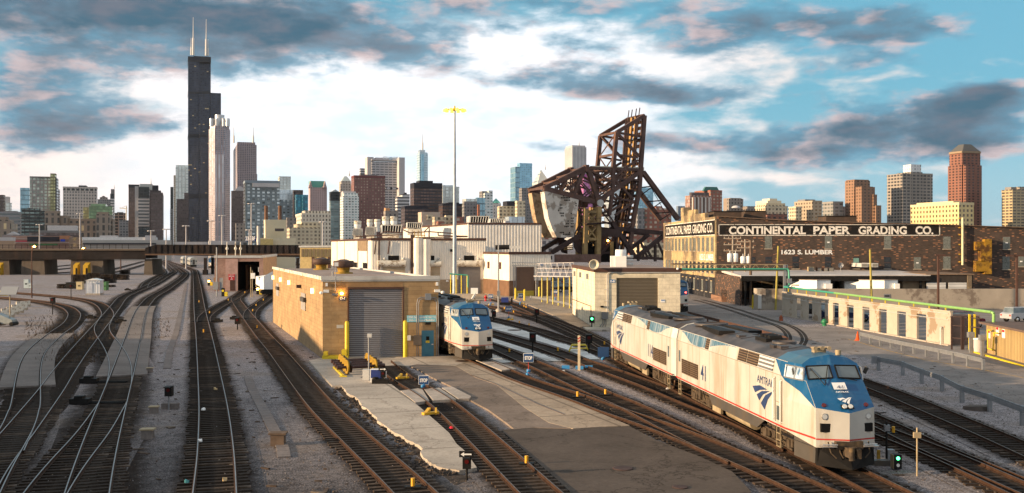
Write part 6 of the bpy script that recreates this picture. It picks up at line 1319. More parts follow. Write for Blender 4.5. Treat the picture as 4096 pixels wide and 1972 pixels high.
M_CHASE=facade('chase_grey',(.40,.385,.40),(.13,.135,.155),9.0,5.2,.82,.46,metal=.3,gvar=.3)
M_CHASEP=mat('chase_plain',(.48,.46,.47),.7,0,.08,.03)
M_BLK=facade('black_office',(.035,.028,.035),(.12,.075,.065),4.0,4.2,.8,.5,metal=.2,gvar=.35)
M_BLKP=mat('black_band',(.030,.030,.040),.6)
M_TRUMP=facade('trump_glass',(.44,.54,.60),(.46,.64,.76),5,8,.7,.8,metal=.6,gvar=.2)
M_WHITES=facade('white_banded',(.60,.59,.60),(.09,.09,.10),60,5.4,1.0,.46,metal=.2,gvar=.1)
M_AON=facade('aon_ribs',(.58,.57,.57),(.17,.17,.20),4.5,400,.42,1.0,metal=.2,gvar=.1)
M_CREAMR=facade('cream_residential',(.58,.50,.36),(.22,.18,.13),4.0,3.6,.55,.55,metal=.3,gvar=.6)
M_REDB=facade('red_brick_flats',(.27,.105,.075),(.34,.28,.22),4.6,4.0,.5,.5,metal=.2,gvar=.7)
M_REDBW=facade('red_brick_white',(.25,.12,.09),(.46,.44,.42),4.2,3.6,.42,.8,metal=.2,gvar=.5)
M_BRN=facade('brown_brick_tower',(.26,.150,.095),(.10,.07,.05),5.0,3.6,.45,.5,metal=.2,gvar=.5)
M_RBT=facade('red_brown_tall',(.22,.095,.065),(.045,.03,.03),6.0,3.5,.5,.52,metal=.2,gvar=.5)
M_GRT=facade('grey_concrete_grid',(.30,.26,.225),(.055,.055,.06),5.5,3.8,.68,.55,metal=.2,gvar=.4)
M_YELB=facade('yellow_cream_grid',(.60,.48,.24),(.16,.12,.08),4.6,4.6,.48,.55,metal=.2,gvar=.4)
M_MAG=facade('magenta_office',(.40,.12,.30),(.52,.20,.42),5,5,.8,.6,metal=.3,gvar=.3)
M_TANP=mat('tan_plain',(.46,.38,.28),.8,0,.12,.1)
M_OLDST=facade('grey_stone_house',(.25,.22,.20),(.09,.08,.08),5,5,.4,.5,gvar=.4)
def q(x0,xc,x1,y,o=(0,600),s=.40323):return o[0]+x0*s,o[0]+xc*s,o[0]+x1*s,o[1]+y*s
def Lp(x0,xc,x1,y):return q(x0,xc,x1,y)
def Sp(x0,xc,x1,y):return q(x0,xc,x1,y,(650,50),.8065)
def Mp(x0,xc,x1,y):return q(x0,xc,x1,y,(1300,550),.48397)
def Kp(x0,xc,x1,y):return q(x0,xc,x1,y,(2000,400),.56433)
def Rp(x0,xc,x1,y):return q(x0,xc,x1,y,(2650,550),.56463)
T=tower;D=lambda**k:k
T('office_tower','dark brown slab cut by the left edge of the picture',[('tower',*Lp(-120,-120,35,452),1500,M_BROWNT,D(trim=2))])
T('office_tower','narrow pale glass tower with a white frame at the left edge',[('tower',*Lp(37,37,110,525),1700,M_PALEG),('frame',*Lp(37,37,88,470),1705,M_CHASEP,D(d=14,trim=2))])
T('glass_tower','teal blue glass tower left of the grey grid tower',[('tower',*Lp(200,200,292,382),2000,M_BLUEG,D(trim=3))])
T('grid_tower','grey grid tower with an olive glass corner rising above its roof',[('tower',*Lp(295,500,500,272),1800,M_GRID,D(trim=3)),('corner_shaft',*Lp(499,499,549,240),1795,M_YCOR,D(d=22,trim=2)),('side_wing',*Lp(549,549,562,278),1797,M_DGLASS,D(d=30)),('rear_slab',*Lp(560,560,584,392),1830,M_BROWNT,D(d=20))])
T('grid_tower','black and teal window grid building in front of the grey grid tower',[('block',*Lp(212,212,398,588),1350,M_DGRID,D(trim=2)),('wing',*Lp(396,396,442,606),1355,M_DGRID,D(d=25)),('plant_box',*Lp(272,272,312,574),1365,M_PLANT,D(d=12))],'office building')
T('stone_building','broad stepped stone building with towers at both ends, above the shopping strip',[('middle_wing',*Lp(560,560,1120,690),1260,M_STONE,D(trim=2,tm=M_STONEP)),('left_tower',*Lp(445,590,600,614),1250,M_STONE,D(trim=2,tm=M_STONEP)),('left_setback',*Lp(598,598,670,652),1255,M_STONE,D(d=40)),('right_tower',*Lp(952,1085,1118,640),1245,M_STONE,D()),('right_tower_top',*Lp(962,1070,1090,618),1255,M_STONEP,D(d=30))],'office building')
T('stone_building','low stepped stone building at the left edge above the white roof',[('block',*Lp(-60,110,175,728),1150,M_STONE,D()),('setback',*Lp(-60,100,120,695),1160,M_STONE,D(d=30)),('top',*Lp(-60,60,80,664),1170,M_STONEP,D(d=20))],'office building')
T('slab_building','low grey slab with strip windows left of the black grid building',[('block',*Lp(-80,200,272,624),1400,facade('grey_strip',(.24,.24,.26),(.10,.12,.13),60,5,1,.45),D(trim=2)),('plant_box',*Lp(40,40,160,606),1420,M_PLANT,D(d=20,yb=860))],'office building')
T('office_tower','broad white grid office block with a black top storey',[('tower',*Lp(625,958,967,408),1700,M_WGRID),('top_storey',*Lp(625,958,967,376),1700,facade('black_top',(.40,.38,.37),(.02,.02,.025),7,40,.7,1.0,metal=.1,gvar=.1),D(yb=765,trim=2,tm=M_WGRID)),('plant_room',*Lp(780,780,855,353),1720,M_BLKP,D(d=30,yb=752))])
T('glass_tower','green glass stepped block in front of the white grid tower',[('block',*Lp(883,883,1112,565),1500,M_GREENG,D(trim=1)),('upper',*Lp(900,900,1048,536),1510,M_GREENG,D(d=40,yb=830))],'office building')
T('gold_slab','narrow gold glass slab beside the green glass block',[('slab',*Lp(825,825,882,576),1560,M_GOLDG,D(d=20,trim=1))],'office building')
T('stepped_tower','grey stepped tower with a barrel crown behind the green block',[('tower',*Lp(968,968,1130,490),2100,M_GREYR),('crown',*Lp(990,990,1062,470),2110,M_OLDST,D(yb=798,d=30)),('crown_top',*Lp(1003,1003,1050,456),2112,M_PLANT,D(yb=790,d=25,shape='barrel'))])
r=T('slim_tower','very slim dark tower with a white striped foot',[('shaft',*Lp(1093,1093,1132,436),1900,M_DGLASS),('top',*Lp(1100,1100,1134,390),1905,M_PLANT,D(d=14)),('foot',*Lp(1096,1096,1133,480),1895,M_STRIPE,D(d=14))]);mast(r,457,742,756,1905,1.0,.5)
r=T('unfinished_tower','unfinished tower with open floors beside the crane',[('frame',*Lp(1137,1137,1250,626),1700,facade('open_floors',(.28,.20,.17),(.035,.03,.03),8,5,.8,.7,metal=0,gvar=.4)),('core',*Lp(1160,1160,1220,618),1710,M_PLANT,D(d=15))])
cr=thingW('tower_crane','thin white tower crane over the unfinished tower','crane',(W(505,880,1650).x,1650,0));m=MB();p=W(505,824,1650);m.cyl((p.x,p.y,0),p,.9,n=4);m.build('mast',M_GRIM,cr);m=MB();m.bar(W(479,833,1650),W(508,836,1650),1.4,1.6);m.bar(W(505,824,1650),W(485,833.5,1650),.5,.5);m.bar(W(505,824,1650),W(508,836,1650),.6,.6);m.build('jib',M_GRIM,cr)
T('low_block','plain grey strip windowed block right of the slim tower',[('block',*Lp(1180,1180,1272,706),1500,M_GREYR,D(trim=1))],'office building')
r=T('brown_tower','dark brown tower left of the white striped tower',[('tower',*Lp(1275,1275,1380,350),1650,M_BROWNT,D(trim=4,tm=M_BLKP))])
r=T('striped_tower','tower with white and dark stripes and a glassy black top',[('tower',*Lp(1338,1372,1480,470),1560,M_STRIPE),('glass_top',*Lp(1374,1374,1480,366),1558,M_DGLASS,D(yb=790,d=40)),('white_corner',*Lp(1338,1338,1376,362),1562,M_CHASEP,D(d=40)),('plant_room',*Lp(1385,1385,1512,338),1590,M_GRIM,D(d=30,yb=760))]);mast(r,604,715,738,1590,.9,.4)
T('brown_tower','brown ribbed tower right of the white striped tower',[('tower',*Lp(1480,1500,1615,430),1500,M_BROWNT,D(trim=2)),('upper',*Lp(1482,1482,1596,402),1510,M_BROWND,D(d=30)),('rear',*Lp(1510,1510,1570,352),1540,M_BLKP,D(d=25))])
T('dark_annex','lower dark glass block at the foot of the striped tower',[('block',*Lp(1375,1375,1480,768),1400,M_DGLASS,D(trim=2))],'office building')
T('glass_tower','pale glass tower just left of the tallest black tower',[('tower',*Sp(65,65,127,770),1900,M_PALEG,D(trim=2)),('top',*Sp(66,66,127,757),1910,M_PALEG,D(d=25)),('side',*Sp(55,55,66,808),1920,M_GREYR,D(d=20))])
T('slim_tower','slim dark slab at the left of the pale glass tower',[('slab',*Sp(39,39,54,866),1800,M_DGLASS,D(d=16)),('lower',*Sp(38,38,52,975),1780,M_GREYR,D(d=14))])
T('brown_block','low brown block at the foot of the tallest black tower',[('block',*Sp(70,70,130,928),1700,M_BROWNT,D(trim=1)),('upper',*Sp(108,108,130,895),1710,M_BROWNT,D(d=15))],'office building')
YW=2350
wt=T('black_tower','tallest tower, black and stepped with two white antennas',[('tube_left',753,753,797.5,228,YW,M_WIL,D(d=70)),('tube_front',797,797,841,366,YW,M_WIL,D(d=23)),('tube_middle',797,797,843,226,YW+22,M_WIL,D(d=48)),('tube_right',842,842,884,372,YW+10,M_WIL,D(d=60)),('tube_low',800,800,841,540,YW-12,M_WIL,D(d=20))])
for(x0,x1,y0,y1,yo)in((752,844,226,246,-1),(752,798,366,374,-1),(796,842,366,376,-1),(752,798,538,550,-1),(798,842,538,552,-13),(752,798,776,794,-1),(798,842,776,794,-13)):
 fp=footprint(x0,x0,x1,YW+yo,26 if yo<-5 else 72);m=MB();m.prism([(p.x,p.y)for p in fp],zY(y1,YW),zY(y0,YW));m.build('louvre_band',M_WILB,wt)
m=MB();fp=footprint(775,775,836,YW+20,35);m.prism([(p.x,p.y)for p in fp],zY(228,YW),zY(218,YW));m.build('roof_plant',M_WILB,wt)
for px,y0,y1,r0 in((773,70,222,3.0),(825,78,224,3.0)):mast(wt,px,y0,y1,YW+25,r0,.5)
for px,y0,y1,r0 in((764,153,222,1.8),(833,158,224,1.5)):mast(wt,px,y0,y1,YW+25,r0,.4)
s2=T('granite_tower','pale pink granite tower with a round glass crown',[('shaft',*Sp(232,232,337,575),2150,M_S2,D(shape='oct',d=52)),('upper_shaft',*Sp(236,236,333,560),2155,M_S2,D(shape='oct',d=46)),('ribbed_face',*Sp(262,262,306,705),2147,M_S2B,D(d=8)),('crown',*Sp(260,260,308,507),2168,M_CROWN,D(shape='cyl',yb=505)),('crown_base',*Sp(256,256,312,545),2166,M_S2,D(yb=515,d=30))])
for x0 in(235,262,296,315):fp=footprint(*Sp(x0,x0,x0+18,0)[:3],2158,9);m=MB();c_=(fp[0]+fp[2])/2;m.cyl((c_.x,c_.y,zY(505,2158)),(c_.x,c_.y,zY(474,2158)),4.4,n=12);m.build('corner_turret',M_CROWN,s2)
s3=T('granite_tower','rose granite setback tower with two thin masts',[('shaft',*Sp(340,372,470,800),2300,M_S3),('upper',*Sp(342,370,467,655),2305,M_S3,D(in_=0)),('cap',*Sp(350,372,460,643),2315,M_S3,D(d=30,plant=0))]);mast(s3,935,508,572,2315,2.2,.5);mast(s3,1013,510,572,2315,2.2,.5)
T('rounded_tower','grey tower with a pale rounded top below the rose granite tower',[('shaft',*Sp(343,343,411,885),1900,M_BROWNT),('round_top',*Sp(357,357,411,862),1905,M_CHASEP,D(shape='barrel',yb=765,d=40))])
T('checkered_tower','blue-grey checkered slab block with a pale frame at its top',[('slab',*Sp(411,411,581,840),1500,M_CHK),('top_frame',*Sp(409,409,582,833),1498,mat('bluegrey_frame',(.22,.27,.32),.6),D(yb=732,d=42)),('white_strip',*Sp(447,447,580,846),1496,M_CHASEP,D(yb=748,d=2)),('side',*Sp(408,408,413,838),1503,M_DGLASS,D(d=30))])
T('small_stone','small grey stone building left of the checkered slab',[('block',*Sp(364,364,410,1050),1350,M_OLDST,D(trim=1))],'building')
T('glass_tower','pale stepped glass tower right of the checkered slab',[('tower',*Sp(562,580,648,880),1800,M_PALEG2,D()),('top',*Sp(562,580,636,816),1810,M_PALEG,D(d=30,trim=2)),('lower_wing',*Sp(580,580,660,930),1780,M_CHK,D(d=20))])
T('glass_tower','dark topped block behind the bright teal glass block',[('tower',*Sp(650,650,697,884),1750,M_BLK,D(trim=4))])
T('glass_block_building','bright teal glass block left of the green gabled tower',[('block',*Sp(662,662,722,908),1600,M_TEAL,D(trim=1)),('side',*Sp(695,695,722,906),1595,M_TEAL,D(d=20))],'office building')
T('gabled_tower','pink tower with green copper gables',[('shaft',*Sp(724,732,816,868),2100,M_PINK),('gable_roof',*Sp(734,734,808,836),2105,M_TGREEN,D(yb=752,d=30)),('left_gable',*Sp(725,725,745,836),2098,M_PINK,D(shape='gable',yb=752,d=12)),('right_gable',*Sp(797,797,816,836),2098,M_PINK,D(shape='gable',yb=752,d=12))])
T('ornate_building','wide cream ornate building below the green gabled tower',[('block',*Sp(660,690,834,1000),1300,M_WHORN,D(trim=4)),('attic',*Sp(705,705,834,984),1305,M_WHORN,D(d=30)),('left_wing',*Sp(618,618,664,1022),1290,M_OLDST,D(trim=1))],'building')
T('stepped_flats','warm beige flats with rounded balconies right of the chimneys',[('block',*Sp(630,630,775,1068),1000,M_CREAMR,D()),('upper',*Sp(690,690,785,1040),1010,M_CREAMR,D(d=20)),('top',*Sp(655,655,700,1050),1005,M_CREAMR,D(d=15,shape='cyl',yb=930))],'apartment building')
T('dark_glass_tower','slim dark glass tower with a slanted top left of the white flats',[('tower',*Mp(44,44,125,450),1800,M_DGLASS),('slant',*Mp(46,46,125,430),1805,M_PALEG2,D(shape='gable',yb=770,d=30)),('teal_lower',*Mp(44,44,130,530),1700,facade('teal_strip',(.22,.28,.29),(.28,.42,.43),8,4,.9,.5,gvar=.5),D(trim=2))])
T('white_flats','white and pale green balcony flats left of the maroon tower',[('block',*Mp(125,150,280,484),1500,M_WRES),('upper',*Mp(135,155,272,462),1505,M_WRES,D(d=22)),('penthouse',*Mp(130,150,255,446),1510,M_CHASEP,D(d=18,plant=0))],'apartment building')
d3=T('deco_tower','cream tower with a small pyramid roof and a spire',[('shaft',*Mp(127,127,216,385),2300,facade('pale_stone',(.46,.41,.37),(.17,.15,.15),6,6,.4,.5)),('upper',*Mp(135,135,214,362),2305,facade('pale_stone',(.4,.4,.4),(.1,.1,.1)),D(d=35)),('pyramid',*Mp(140,140,214,318),2308,mat('pale_roof_blue',(.42,.48,.50),.6),D(shape='pyr',ap=.25,yb=725,d=32))]);mast(d3,1397,683,706,2320,2.0,.5)
T('maroon_tower','broad maroon tower with rows of pale windows',[('tower',*Mp(216,240,498,335),1650,M_MAROON),('top_band',*Mp(216,240,498,314),1649,mat('maroon_plain',(.17,.065,.065),.7),D(yb=711,plant=2))])
T('dark_small_tower','small grey striped tower behind the maroon tower',[('tower',*Mp(292,292,350,260),2300,M_WHITES,D(trim=2))])
ch=T('bank_tower','tall pale grey tower with a bank sign across its top',[('shaft',*Mp(370,388,660,200),2150,M_CHASE),('top',*Mp(370,388,660,182),2148,M_CHASEP,D(yb=642)),('left_pylon',*Mp(350,350,402,162),2152,M_CHASEP,D(d=30)),('crown',*Mp(418,418,600,167),2160,M_CHASEP,D(d=30,yb=640)),('right_pylon',*Mp(612,612,660,166),2146,M_CHASEP,D(d=30)),('mid_band',*Mp(505,505,645,415),2144,facade('dark_slots',(.40,.385,.40),(.03,.03,.04),12,60,.4,.9),D(yb=758,d=3))])
a=W(*M3(476,181),2140);letters('lettering','CHASE',M_WHITE,ch,(a.x,a.y,a.z),(E_.x,E_.y,0),(0,0,1),5.6,.5,.04,33).matrix_parent_inverse=Matrix.Translation(-Vector(ch.location))
m=MB();a=W(*M3(545,176),2140)
for k in range(4):an=k*pi/2+pi/8;ux=Vector((E_.x,E_.y,0));c_=a+ux*cos(an)*2.4+Vector((0,0,sin(an)*2.4));m.bar(c_-(ux*-sin(an)+Vector((0,0,cos(an))))*2.0,c_+(ux*-sin(an)+Vector((0,0,cos(an))))*1.4,.6,1.9,up=(0,-1,0))
m.build('emblem',mat('emblem_blue',(.05,.35,.62),.5),ch)
T('banded_block','white block with dark bands, cut on a slant at its left',[('block',*Mp(598,598,700,490),1700,M_WHITES),('upper',*Mp(640,640,700,470),1702,M_WHITES,D(d=30)),('plant',*Mp(658,658,676,457),1705,M_BLKP,D(d=8))],'office building')
T('black_office','black office block with rows of copper windows',[('block',*Mp(703,735,970,414),1400,M_BLK),('top_band',*Mp(703,735,970,375),1399,M_BLKP,D(yb=752)),('penthouse',*Mp(780,780,892,358),1410,M_BLKP,D(d=20))],'office building')
T('black_office','lower black block in front of the black office block',[('block',*Mp(660,660,850,575),1250,M_BLK,D(trim=2,tm=M_BLKP)),('plant',*Mp(690,690,842,563),1256,M_BLKP,D(d=15))],'office building')
T('pale_office','pale glass office block behind the light pole',[('block',*Mp(972,972,1110,412),1500,M_PALEG,D(trim=2)),('penthouse',*Mp(975,975,1078,394),1510,M_PALEG2,D(d=20))],'office building')
T('black_office','dark block right of the light pole',[('block',*Mp(972,972,1136,552),1350,M_BLK,D(trim=2,tm=M_BLKP)),('penthouse',*Mp(1020,1020,1110,538),1356,M_BLKP,D(d=15))],'office building')
tr=T('spire_tower','slender pale blue glass tower with a needle spire',[('shaft',*Mp(757,782,850,132),3300,M_TRUMP,D()),('upper',*Mp(762,784,846,124),3302,M_TRUMP,D()),('crown',*Mp(783,783,828,104),3310,M_PALEG2,D(d=25)),('glass_strip',*Mp(795,795,818,140),3290,M_BLUEG2,D(d=4))]);mast(tr,1690,534,602,3320,3.0,.4)
T('beige_block','plain beige block in front of the dark blocks',[('block',*Mp(798,798,952,627),900,mat('beige_plain',(.50,.40,.33),.8,0,.08,.1),D(trim=1)),('windows',*Mp(845,845,895,640),899,M_CREAMR,D(d=1.5,yb=880))],'building')
T('brick_flats','low brick and cream flats right of the beige block',[('block',*Mp(905,905,1000,668),800,M_CREAMR,D(trim=1)),('red_wing',*Mp(935,935,985,695),795,M_REDB,D(d=8)),('wing',*Mp(1000,1000,1060,655),810,M_CREAMR,D(trim=1)),('brick_wing',*Mp(1072,1072,1150,668),805,M_REDB,D(trim=1))],'apartment building')
T('small_cream_blocks','small cream and orange houses below the grey bank tower',[('block',*Mp(500,500,606,615),1100,M_OLDST,D(trim=1)),('orange_top',*Mp(500,500,536,585),1105,mat('orange_plain',(.55,.30,.16),.8),D(d=8))],'building')
T('glass_flats','grey glass balcony flats left of the tall pale flats',[('block',*Mp(1136,1150,1258,530),1300,M_GREYR,D()),('glass_top',*Mp(1165,1165,1256,508),1305,M_PALEG,D(d=18)),('glass_wing',*Mp(1258,1258,1322,505),1310,M_BLUEG,D(trim=1)),('orange_strip',*Mp(1262,1262,1280,556),1296,mat('orange_strip',(.42,.17,.10),.8),D(d=2))],'apartment building')
T('pale_flats','tall pale grey-blue flats left of the tiny green pyramid',[('tower',*Mp(1298,1320,1385,460),1400,M_WRES,D()),('top',*Mp(1300,1300,1370,445),1405,M_GREYR,D(d=15)),('fin',*Mp(1352,1352,1386,440),1403,M_WRES,D(d=10))],'apartment building')
T('pyramid_tower','small white tower with a green pyramid roof',[('shaft',*Mp(1385,1385,1455,545),2200,facade('white_small',(.62,.58,.53),(.25,.2,.2),6,7,.4,.5)),('pyramid',*Mp(1402,1402,1452,503),2205,M_TGREEN,D(shape='pyr',ap=.05,yb=812,d=25))])
T('cream_flats','wide cream flats with dark balconies left of the bridge',[('block',*Mp(1425,1440,1590,580),1050,M_CREAMR,D(trim=1)),('upper',*Mp(1460,1460,1570,568),1055,M_CREAMR,D(d=15)),('tower_part',*Mp(1588,1588,1655,533),1040,M_CREAMR,D(trim=1)),('dark_box',*Mp(1505,1505,1572,527),1080,M_BLKP,D(d=15))],'apartment building')
T('pale_hut','small pale rooftop block right of the air handlers',[('block',*Mp(1520,1520,1650,670),600,M_PALEG2,D(trim=1)),('step',*Mp(1490,1490,1530,690),590,M_CHASEP,D(d=6))],'building')
T('glass_tower','bright blue glass tower just left of the bridge',[('tower',*Kp(122,140,228,452),1900,M_BLUEG2,D(trim=3)),('side',*Kp(109,109,140,474),1896,M_BLUEG,D(d=30))])
T('grey_tower','dark grey block below the bright blue glass tower',[('block',*Kp(155,155,232,628),1500,M_GREYR,D(trim=1))],'office building')
dm=T('diamond_tower','white lattice tower with a pointed diamond top and spire',[('shaft',*Kp(266,266,362,600),2500,M_WRES,D(d=50)),('point',*Kp(266,266,364,490),2500,facade('lattice',(.62,.60,.54),(.40,.44,.46),30,9,.9,.5),D(shape='pyr',ap=.02,yb=738,d=50))]);mast(dm,2181,655,680,2520,1.5,.4)
ao=T('ribbed_tower','tall white ribbed tower behind the bridge counterweight',[('tower',*Kp(458,512,613,334),3100,M_AON),('top_band',*Kp(466,512,605,322),3105,M_CHASEP,D(yb=590))]);mast(ao,2316,562,582,3130,2,.6)
mg_=T('magenta_tower','magenta office block seen through the bridge truss',[('tower',*Kp(592,592,706,530),2000,M_MAG,D(trim=6,tm=mat('magenta_band',(.42,.10,.32),.7)))]);a=W(2378,714,1996);letters('lettering','CNA',M_WHITE,mg_,(a.x-12,a.y-4,a.z),(E_.x,E_.y,0),(0,0,1),8,1.5,.03,20).matrix_parent_inverse=Matrix.Translation(-Vector(mg_.location))
T('pale_tower','pale blue tower seen through the raised leaf',[('tower',*Kp(772,772,870,625),1700,M_PALEG2,D())])
T('glass_tower','vivid blue glass tower right of the raised leaf',[('tower',*Kp(960,985,1086,627),1500,M_BLUEG2,D(trim=2))])
T('brick_flats','red brick flats below the vivid blue glass tower',[('block',*Kp(1018,1030,1215,775),900,M_REDB,D(trim=1)),('upper',*Kp(1105,1105,1150,754),905,M_REDB,D(d=10)),('grey_wing',*Kp(976,976,1024,776),895,M_GREYR,D(trim=1))],'apartment building')
T('brick_flats','low white and red flats under the counterweight',[('block',*Kp(296,296,436,978),620,facade('white_red_flats',(.56,.50,.48),(.12,.11,.12),4,4.5,.6,.5),D(trim=1,tm=M_REDB)),('wing',*Kp(120,120,300,985),640,M_REDB,D())],'apartment building')
T('far_houses','pinkish low houses right of the raised leaf, behind the truss',[('block',*Kp(930,930,1020,940),800,M_REDB,D()),('block',*Kp(1020,1020,1240,1010),760,M_CREAMR,D())],'building')
T('far_tower','small blue far tower right of the bridge stays',[('tower',*Rp(98,110,158,490),2300,facade('far_blue',(.14,.18,.24),(.25,.30,.36),5,5,.5,.5),D(trim=1))])
T('brick_tower','brown and white condominium with ribbed white piers',[('block',*Rp(160,195,345,412),1150,M_REDBW),('top',*Rp(190,205,330,390),1160,M_BROWNT,D()),('white_piers',*Rp(196,222,340,425),1144,facade('white_piers',(.60,.57,.54),(.17,.10,.08),4.4,90,.62,1.0,metal=.1),D(d=5))],'apartment building')
T('brick_tower','red brick condominium with a teal roof behind the white pier one',[('block',*Rp(320,340,422,380),1250,M_REDB,D(trim=2)),('teal_roof',*Rp(278,290,405,350),1262,mat('teal_roof',(.06,.17,.16),.6),D(shape='pyr',ap=.7,yb=765)),('roof_base',*Rp(285,295,400,375),1264,M_REDB,D(d=25))],'apartment building')
T('stone_tower','grey stone block with a flat classical top',[('block',*Rp(430,455,665,515),1500,M_OLDST,D()),('upper',*Rp(455,470,572,440),1510,M_OLDST,D(trim=3)),('top',*Rp(468,480,560,430),1515,M_STONEP,D(d=20)),('right_block',*Rp(590,600,662,488),1505,M_OLDST,D(d=20)),('dome',*Rp(505,505,560,482),1490,M_CHASEP,D(shape='dome',yb=832))],'building')
T('cream_flats','cream stepped flats with a pale penthouse, left of the grey pair',[('block',*Rp(655,728,886,492),1000,M_CREAMR,D(trim=1)),('upper',*Rp(668,735,870,466),1008,M_CREAMR,D()),('penthouse',*Rp(695,745,842,448),1015,mat('cream_plain',(.62,.56,.44),.8,0,.06,.1),D(d=22)),('top',*Rp(738,760,812,434),1020,mat('cream_plain',(.62,.56,.44)),D(d=14)),('brown_foot',*Rp(738,742,884,542),996,M_RBT,D(d=5))],'apartment building')
T('grey_flats','warm grey balcony block left of the brown stepped tower',[('block',*Rp(934,1062,1130,455),1100,facade('warm_grey_flats',(.34,.28,.21),(.16,.12,.09),5,3.8,.5,.5),D(w=1,trim=1)),('plant',*Rp(988,1010,1082,440),1115,M_PLANT,D(d=14)),('low_wing',*Rp(932,945,985,490),1090,M_CREAMR,D(d=14))],'apartment building')
T('grey_flats','cooler grey block immediately left of the brown stepped tower',[('block',*Rp(1132,1208,1280,460),1200,facade('cool_grey_flats',(.26,.25,.24),(.20,.22,.22),6,4,.7,.5),D(w=1,trim=1)),('wing',*Rp(1278,1278,1295,490),1205,M_GREYR,D(d=20))],'apartment building')
T('stepped_tower','brown brick tower stepping down to the right',[('tower',*Rp(1293,1358,1470,306),1200,M_BRN,D(w=1)),('top',*Rp(1300,1362,1462,299),1204,mat('brown_brick_plain',(.24,.14,.09),.8,0,.1,.1),D(w=1)),('front_bay',*Rp(1368,1410,1490,348),1180,M_BRN,D(w=1)),('step',*Rp(1440,1470,1505,352),1185,M_BRN,D(w=1)),('lower_step',*Rp(1470,1495,1520,405),1183,M_BRN,D(w=1)),('lowest_step',*Rp(1490,1512,1550,482),1181,M_BRN,D(w=1))],'apartment building')
T('grid_tower','grey concrete grid tower with a white rooftop box',[('left_wing',*Rp(1590,1700,1762,262),1220,M_GRT,D(w=1,trim=2)),('right_wing',*Rp(1740,1840,1914,262),1235,M_GRT,D(w=1,trim=2)),('middle',*Rp(1660,1760,1842,246),1228,M_GRT,D(w=1)),('rooftop_box',*Rp(1705,1760,1832,192),1245,facade('white_box',(.60,.62,.64),(.50,.52,.55),4,4,.5,.5),D(w=1,yb=700))],'apartment building')
T('yellow_block','long sunlit yellow block in front of the tallest red-brown tower',[('main',*Rp(1758,2100,2205,468),1000,M_YELB,D(w=1,trim=1.5,tm=mat('yellow_trim',(.62,.52,.32),.8))),('penthouse',*Rp(1800,2060,2110,452),1012,mat('yellow_trim',(.62,.52,.32)),D(w=1)),('right_upper',*Rp(2100,2105,2180,462),1005,facade('grey_grid_b',(.40,.38,.36),(.12,.11,.11),5,4.2,.5,.6),D(d=20))],'apartment building')
rt=T('red_tower','tallest red-brown tower with a dark pyramid roof on the right',[('shaft',*Rp(2022,2120,2262,196),1300,M_RBT,D(w=1)),('upper',*Rp(2032,2125,2252,110),1304,M_RBT,D(w=1)),('cornice',*Rp(2029,2122,2256,96),1302,mat('cornice_tan',(.30,.22,.15),.8),D(w=1,yb=612)),('pyramid_roof',*Rp(2034,2126,2250,44),1305,mat('slate_roof',(.10,.10,.10),.6),D(w=1,shape='pyr',ap=.42,yb=604))],'skyscraper')
m=MB();fp=westcorner(*Rp(2085,2150,2215,0)[:3],1296);m.prism([(p.x,p.y)for p in fp],0,zY(660,1296));m.build('bay_ribs',M_RBT,rt)
T('edge_tower','tan banded tower cut by the right edge of the picture',[('tower',*Rp(2403,2480,2700,375),1250,facade('tan_banded',(.40,.32,.19),(.13,.11,.09),6,3.6,.75,.5),D(w=1,trim=2)),('upper',*Rp(2500,2530,2700,350),1260,M_GRT,D(w=1)),('plant',*Rp(2455,2470,2505,352),1262,M_PLANT,D(d=10))],'apartment building')
pw=T('power_house','small cream power house with two brown chimneys above the viaduct',[('base',*Sp(478,478,660,1132),420,mat('cream_wall',(.66,.58,.42),.8,0,.08,.1),D(trim=.5)),('house',*Sp(503,510,613,1040),435,mat('cream_wall',(.66,.58,.42)),D(trim=.6)),('upper',*Sp(508,512,590,1030),437,mat('cream_wall',(.66,.58,.42)),D(d=6)),('yellow_wing',*Sp(478,478,548,1125),418,mat('yellow_wing',(.60,.46,.20),.8),D(d=10))],'building')
for x0,x1 in((505,523),(573,591)):a,b=W(650+x0*.8065,880,440),W(650+x1*.8065,824,440);m=MB();m.cyl(((a.x+b.x)/2,440,a.z-2),((a.x+b.x)/2,440,b.z),(b.x-a.x)/2*1.05,(b.x-a.x)/2*.95,14);m.build('chimney',mat('chimney_brown',(.16,.09,.06),.8,dirt=(.08,.05,.04),dirt_amt=.5),pw)
m=MB();a=W(1034,905,418);m.cyl((a.x,418,8),(a.x,418,a.z),.7,n=8);m.build('small_chimney',M_GRIM,pw)
w_=Wall((W(1063,900,434).x,434),E_,pw);m=MB();a,b=W(1103,915,434),W(1135,926,434);m.box(a.x,432.5,b.z,b.x,434.5,a.z);m.build('window_strip',M_BLKP,pw)
bb=T('billboard','blue advertising board at the foot of the checkered slab',[('board',*Sp(413,413,474,1112),600,mat('board_blue',(.03,.06,.22),.6),D(d=1.5,yb=966)),('post',*Sp(440,440,446,1130),601,M_BLKP,D(d=1))],'billboard')
a=W(985,962,598);letters('lettering','2357BF',M_WHITE,bb,(a.x,597,a.z),(1,0,0),(0,0,1),2.2,.4,.03,5.5).matrix_parent_inverse=Matrix.Translation(-Vector(bb.location))
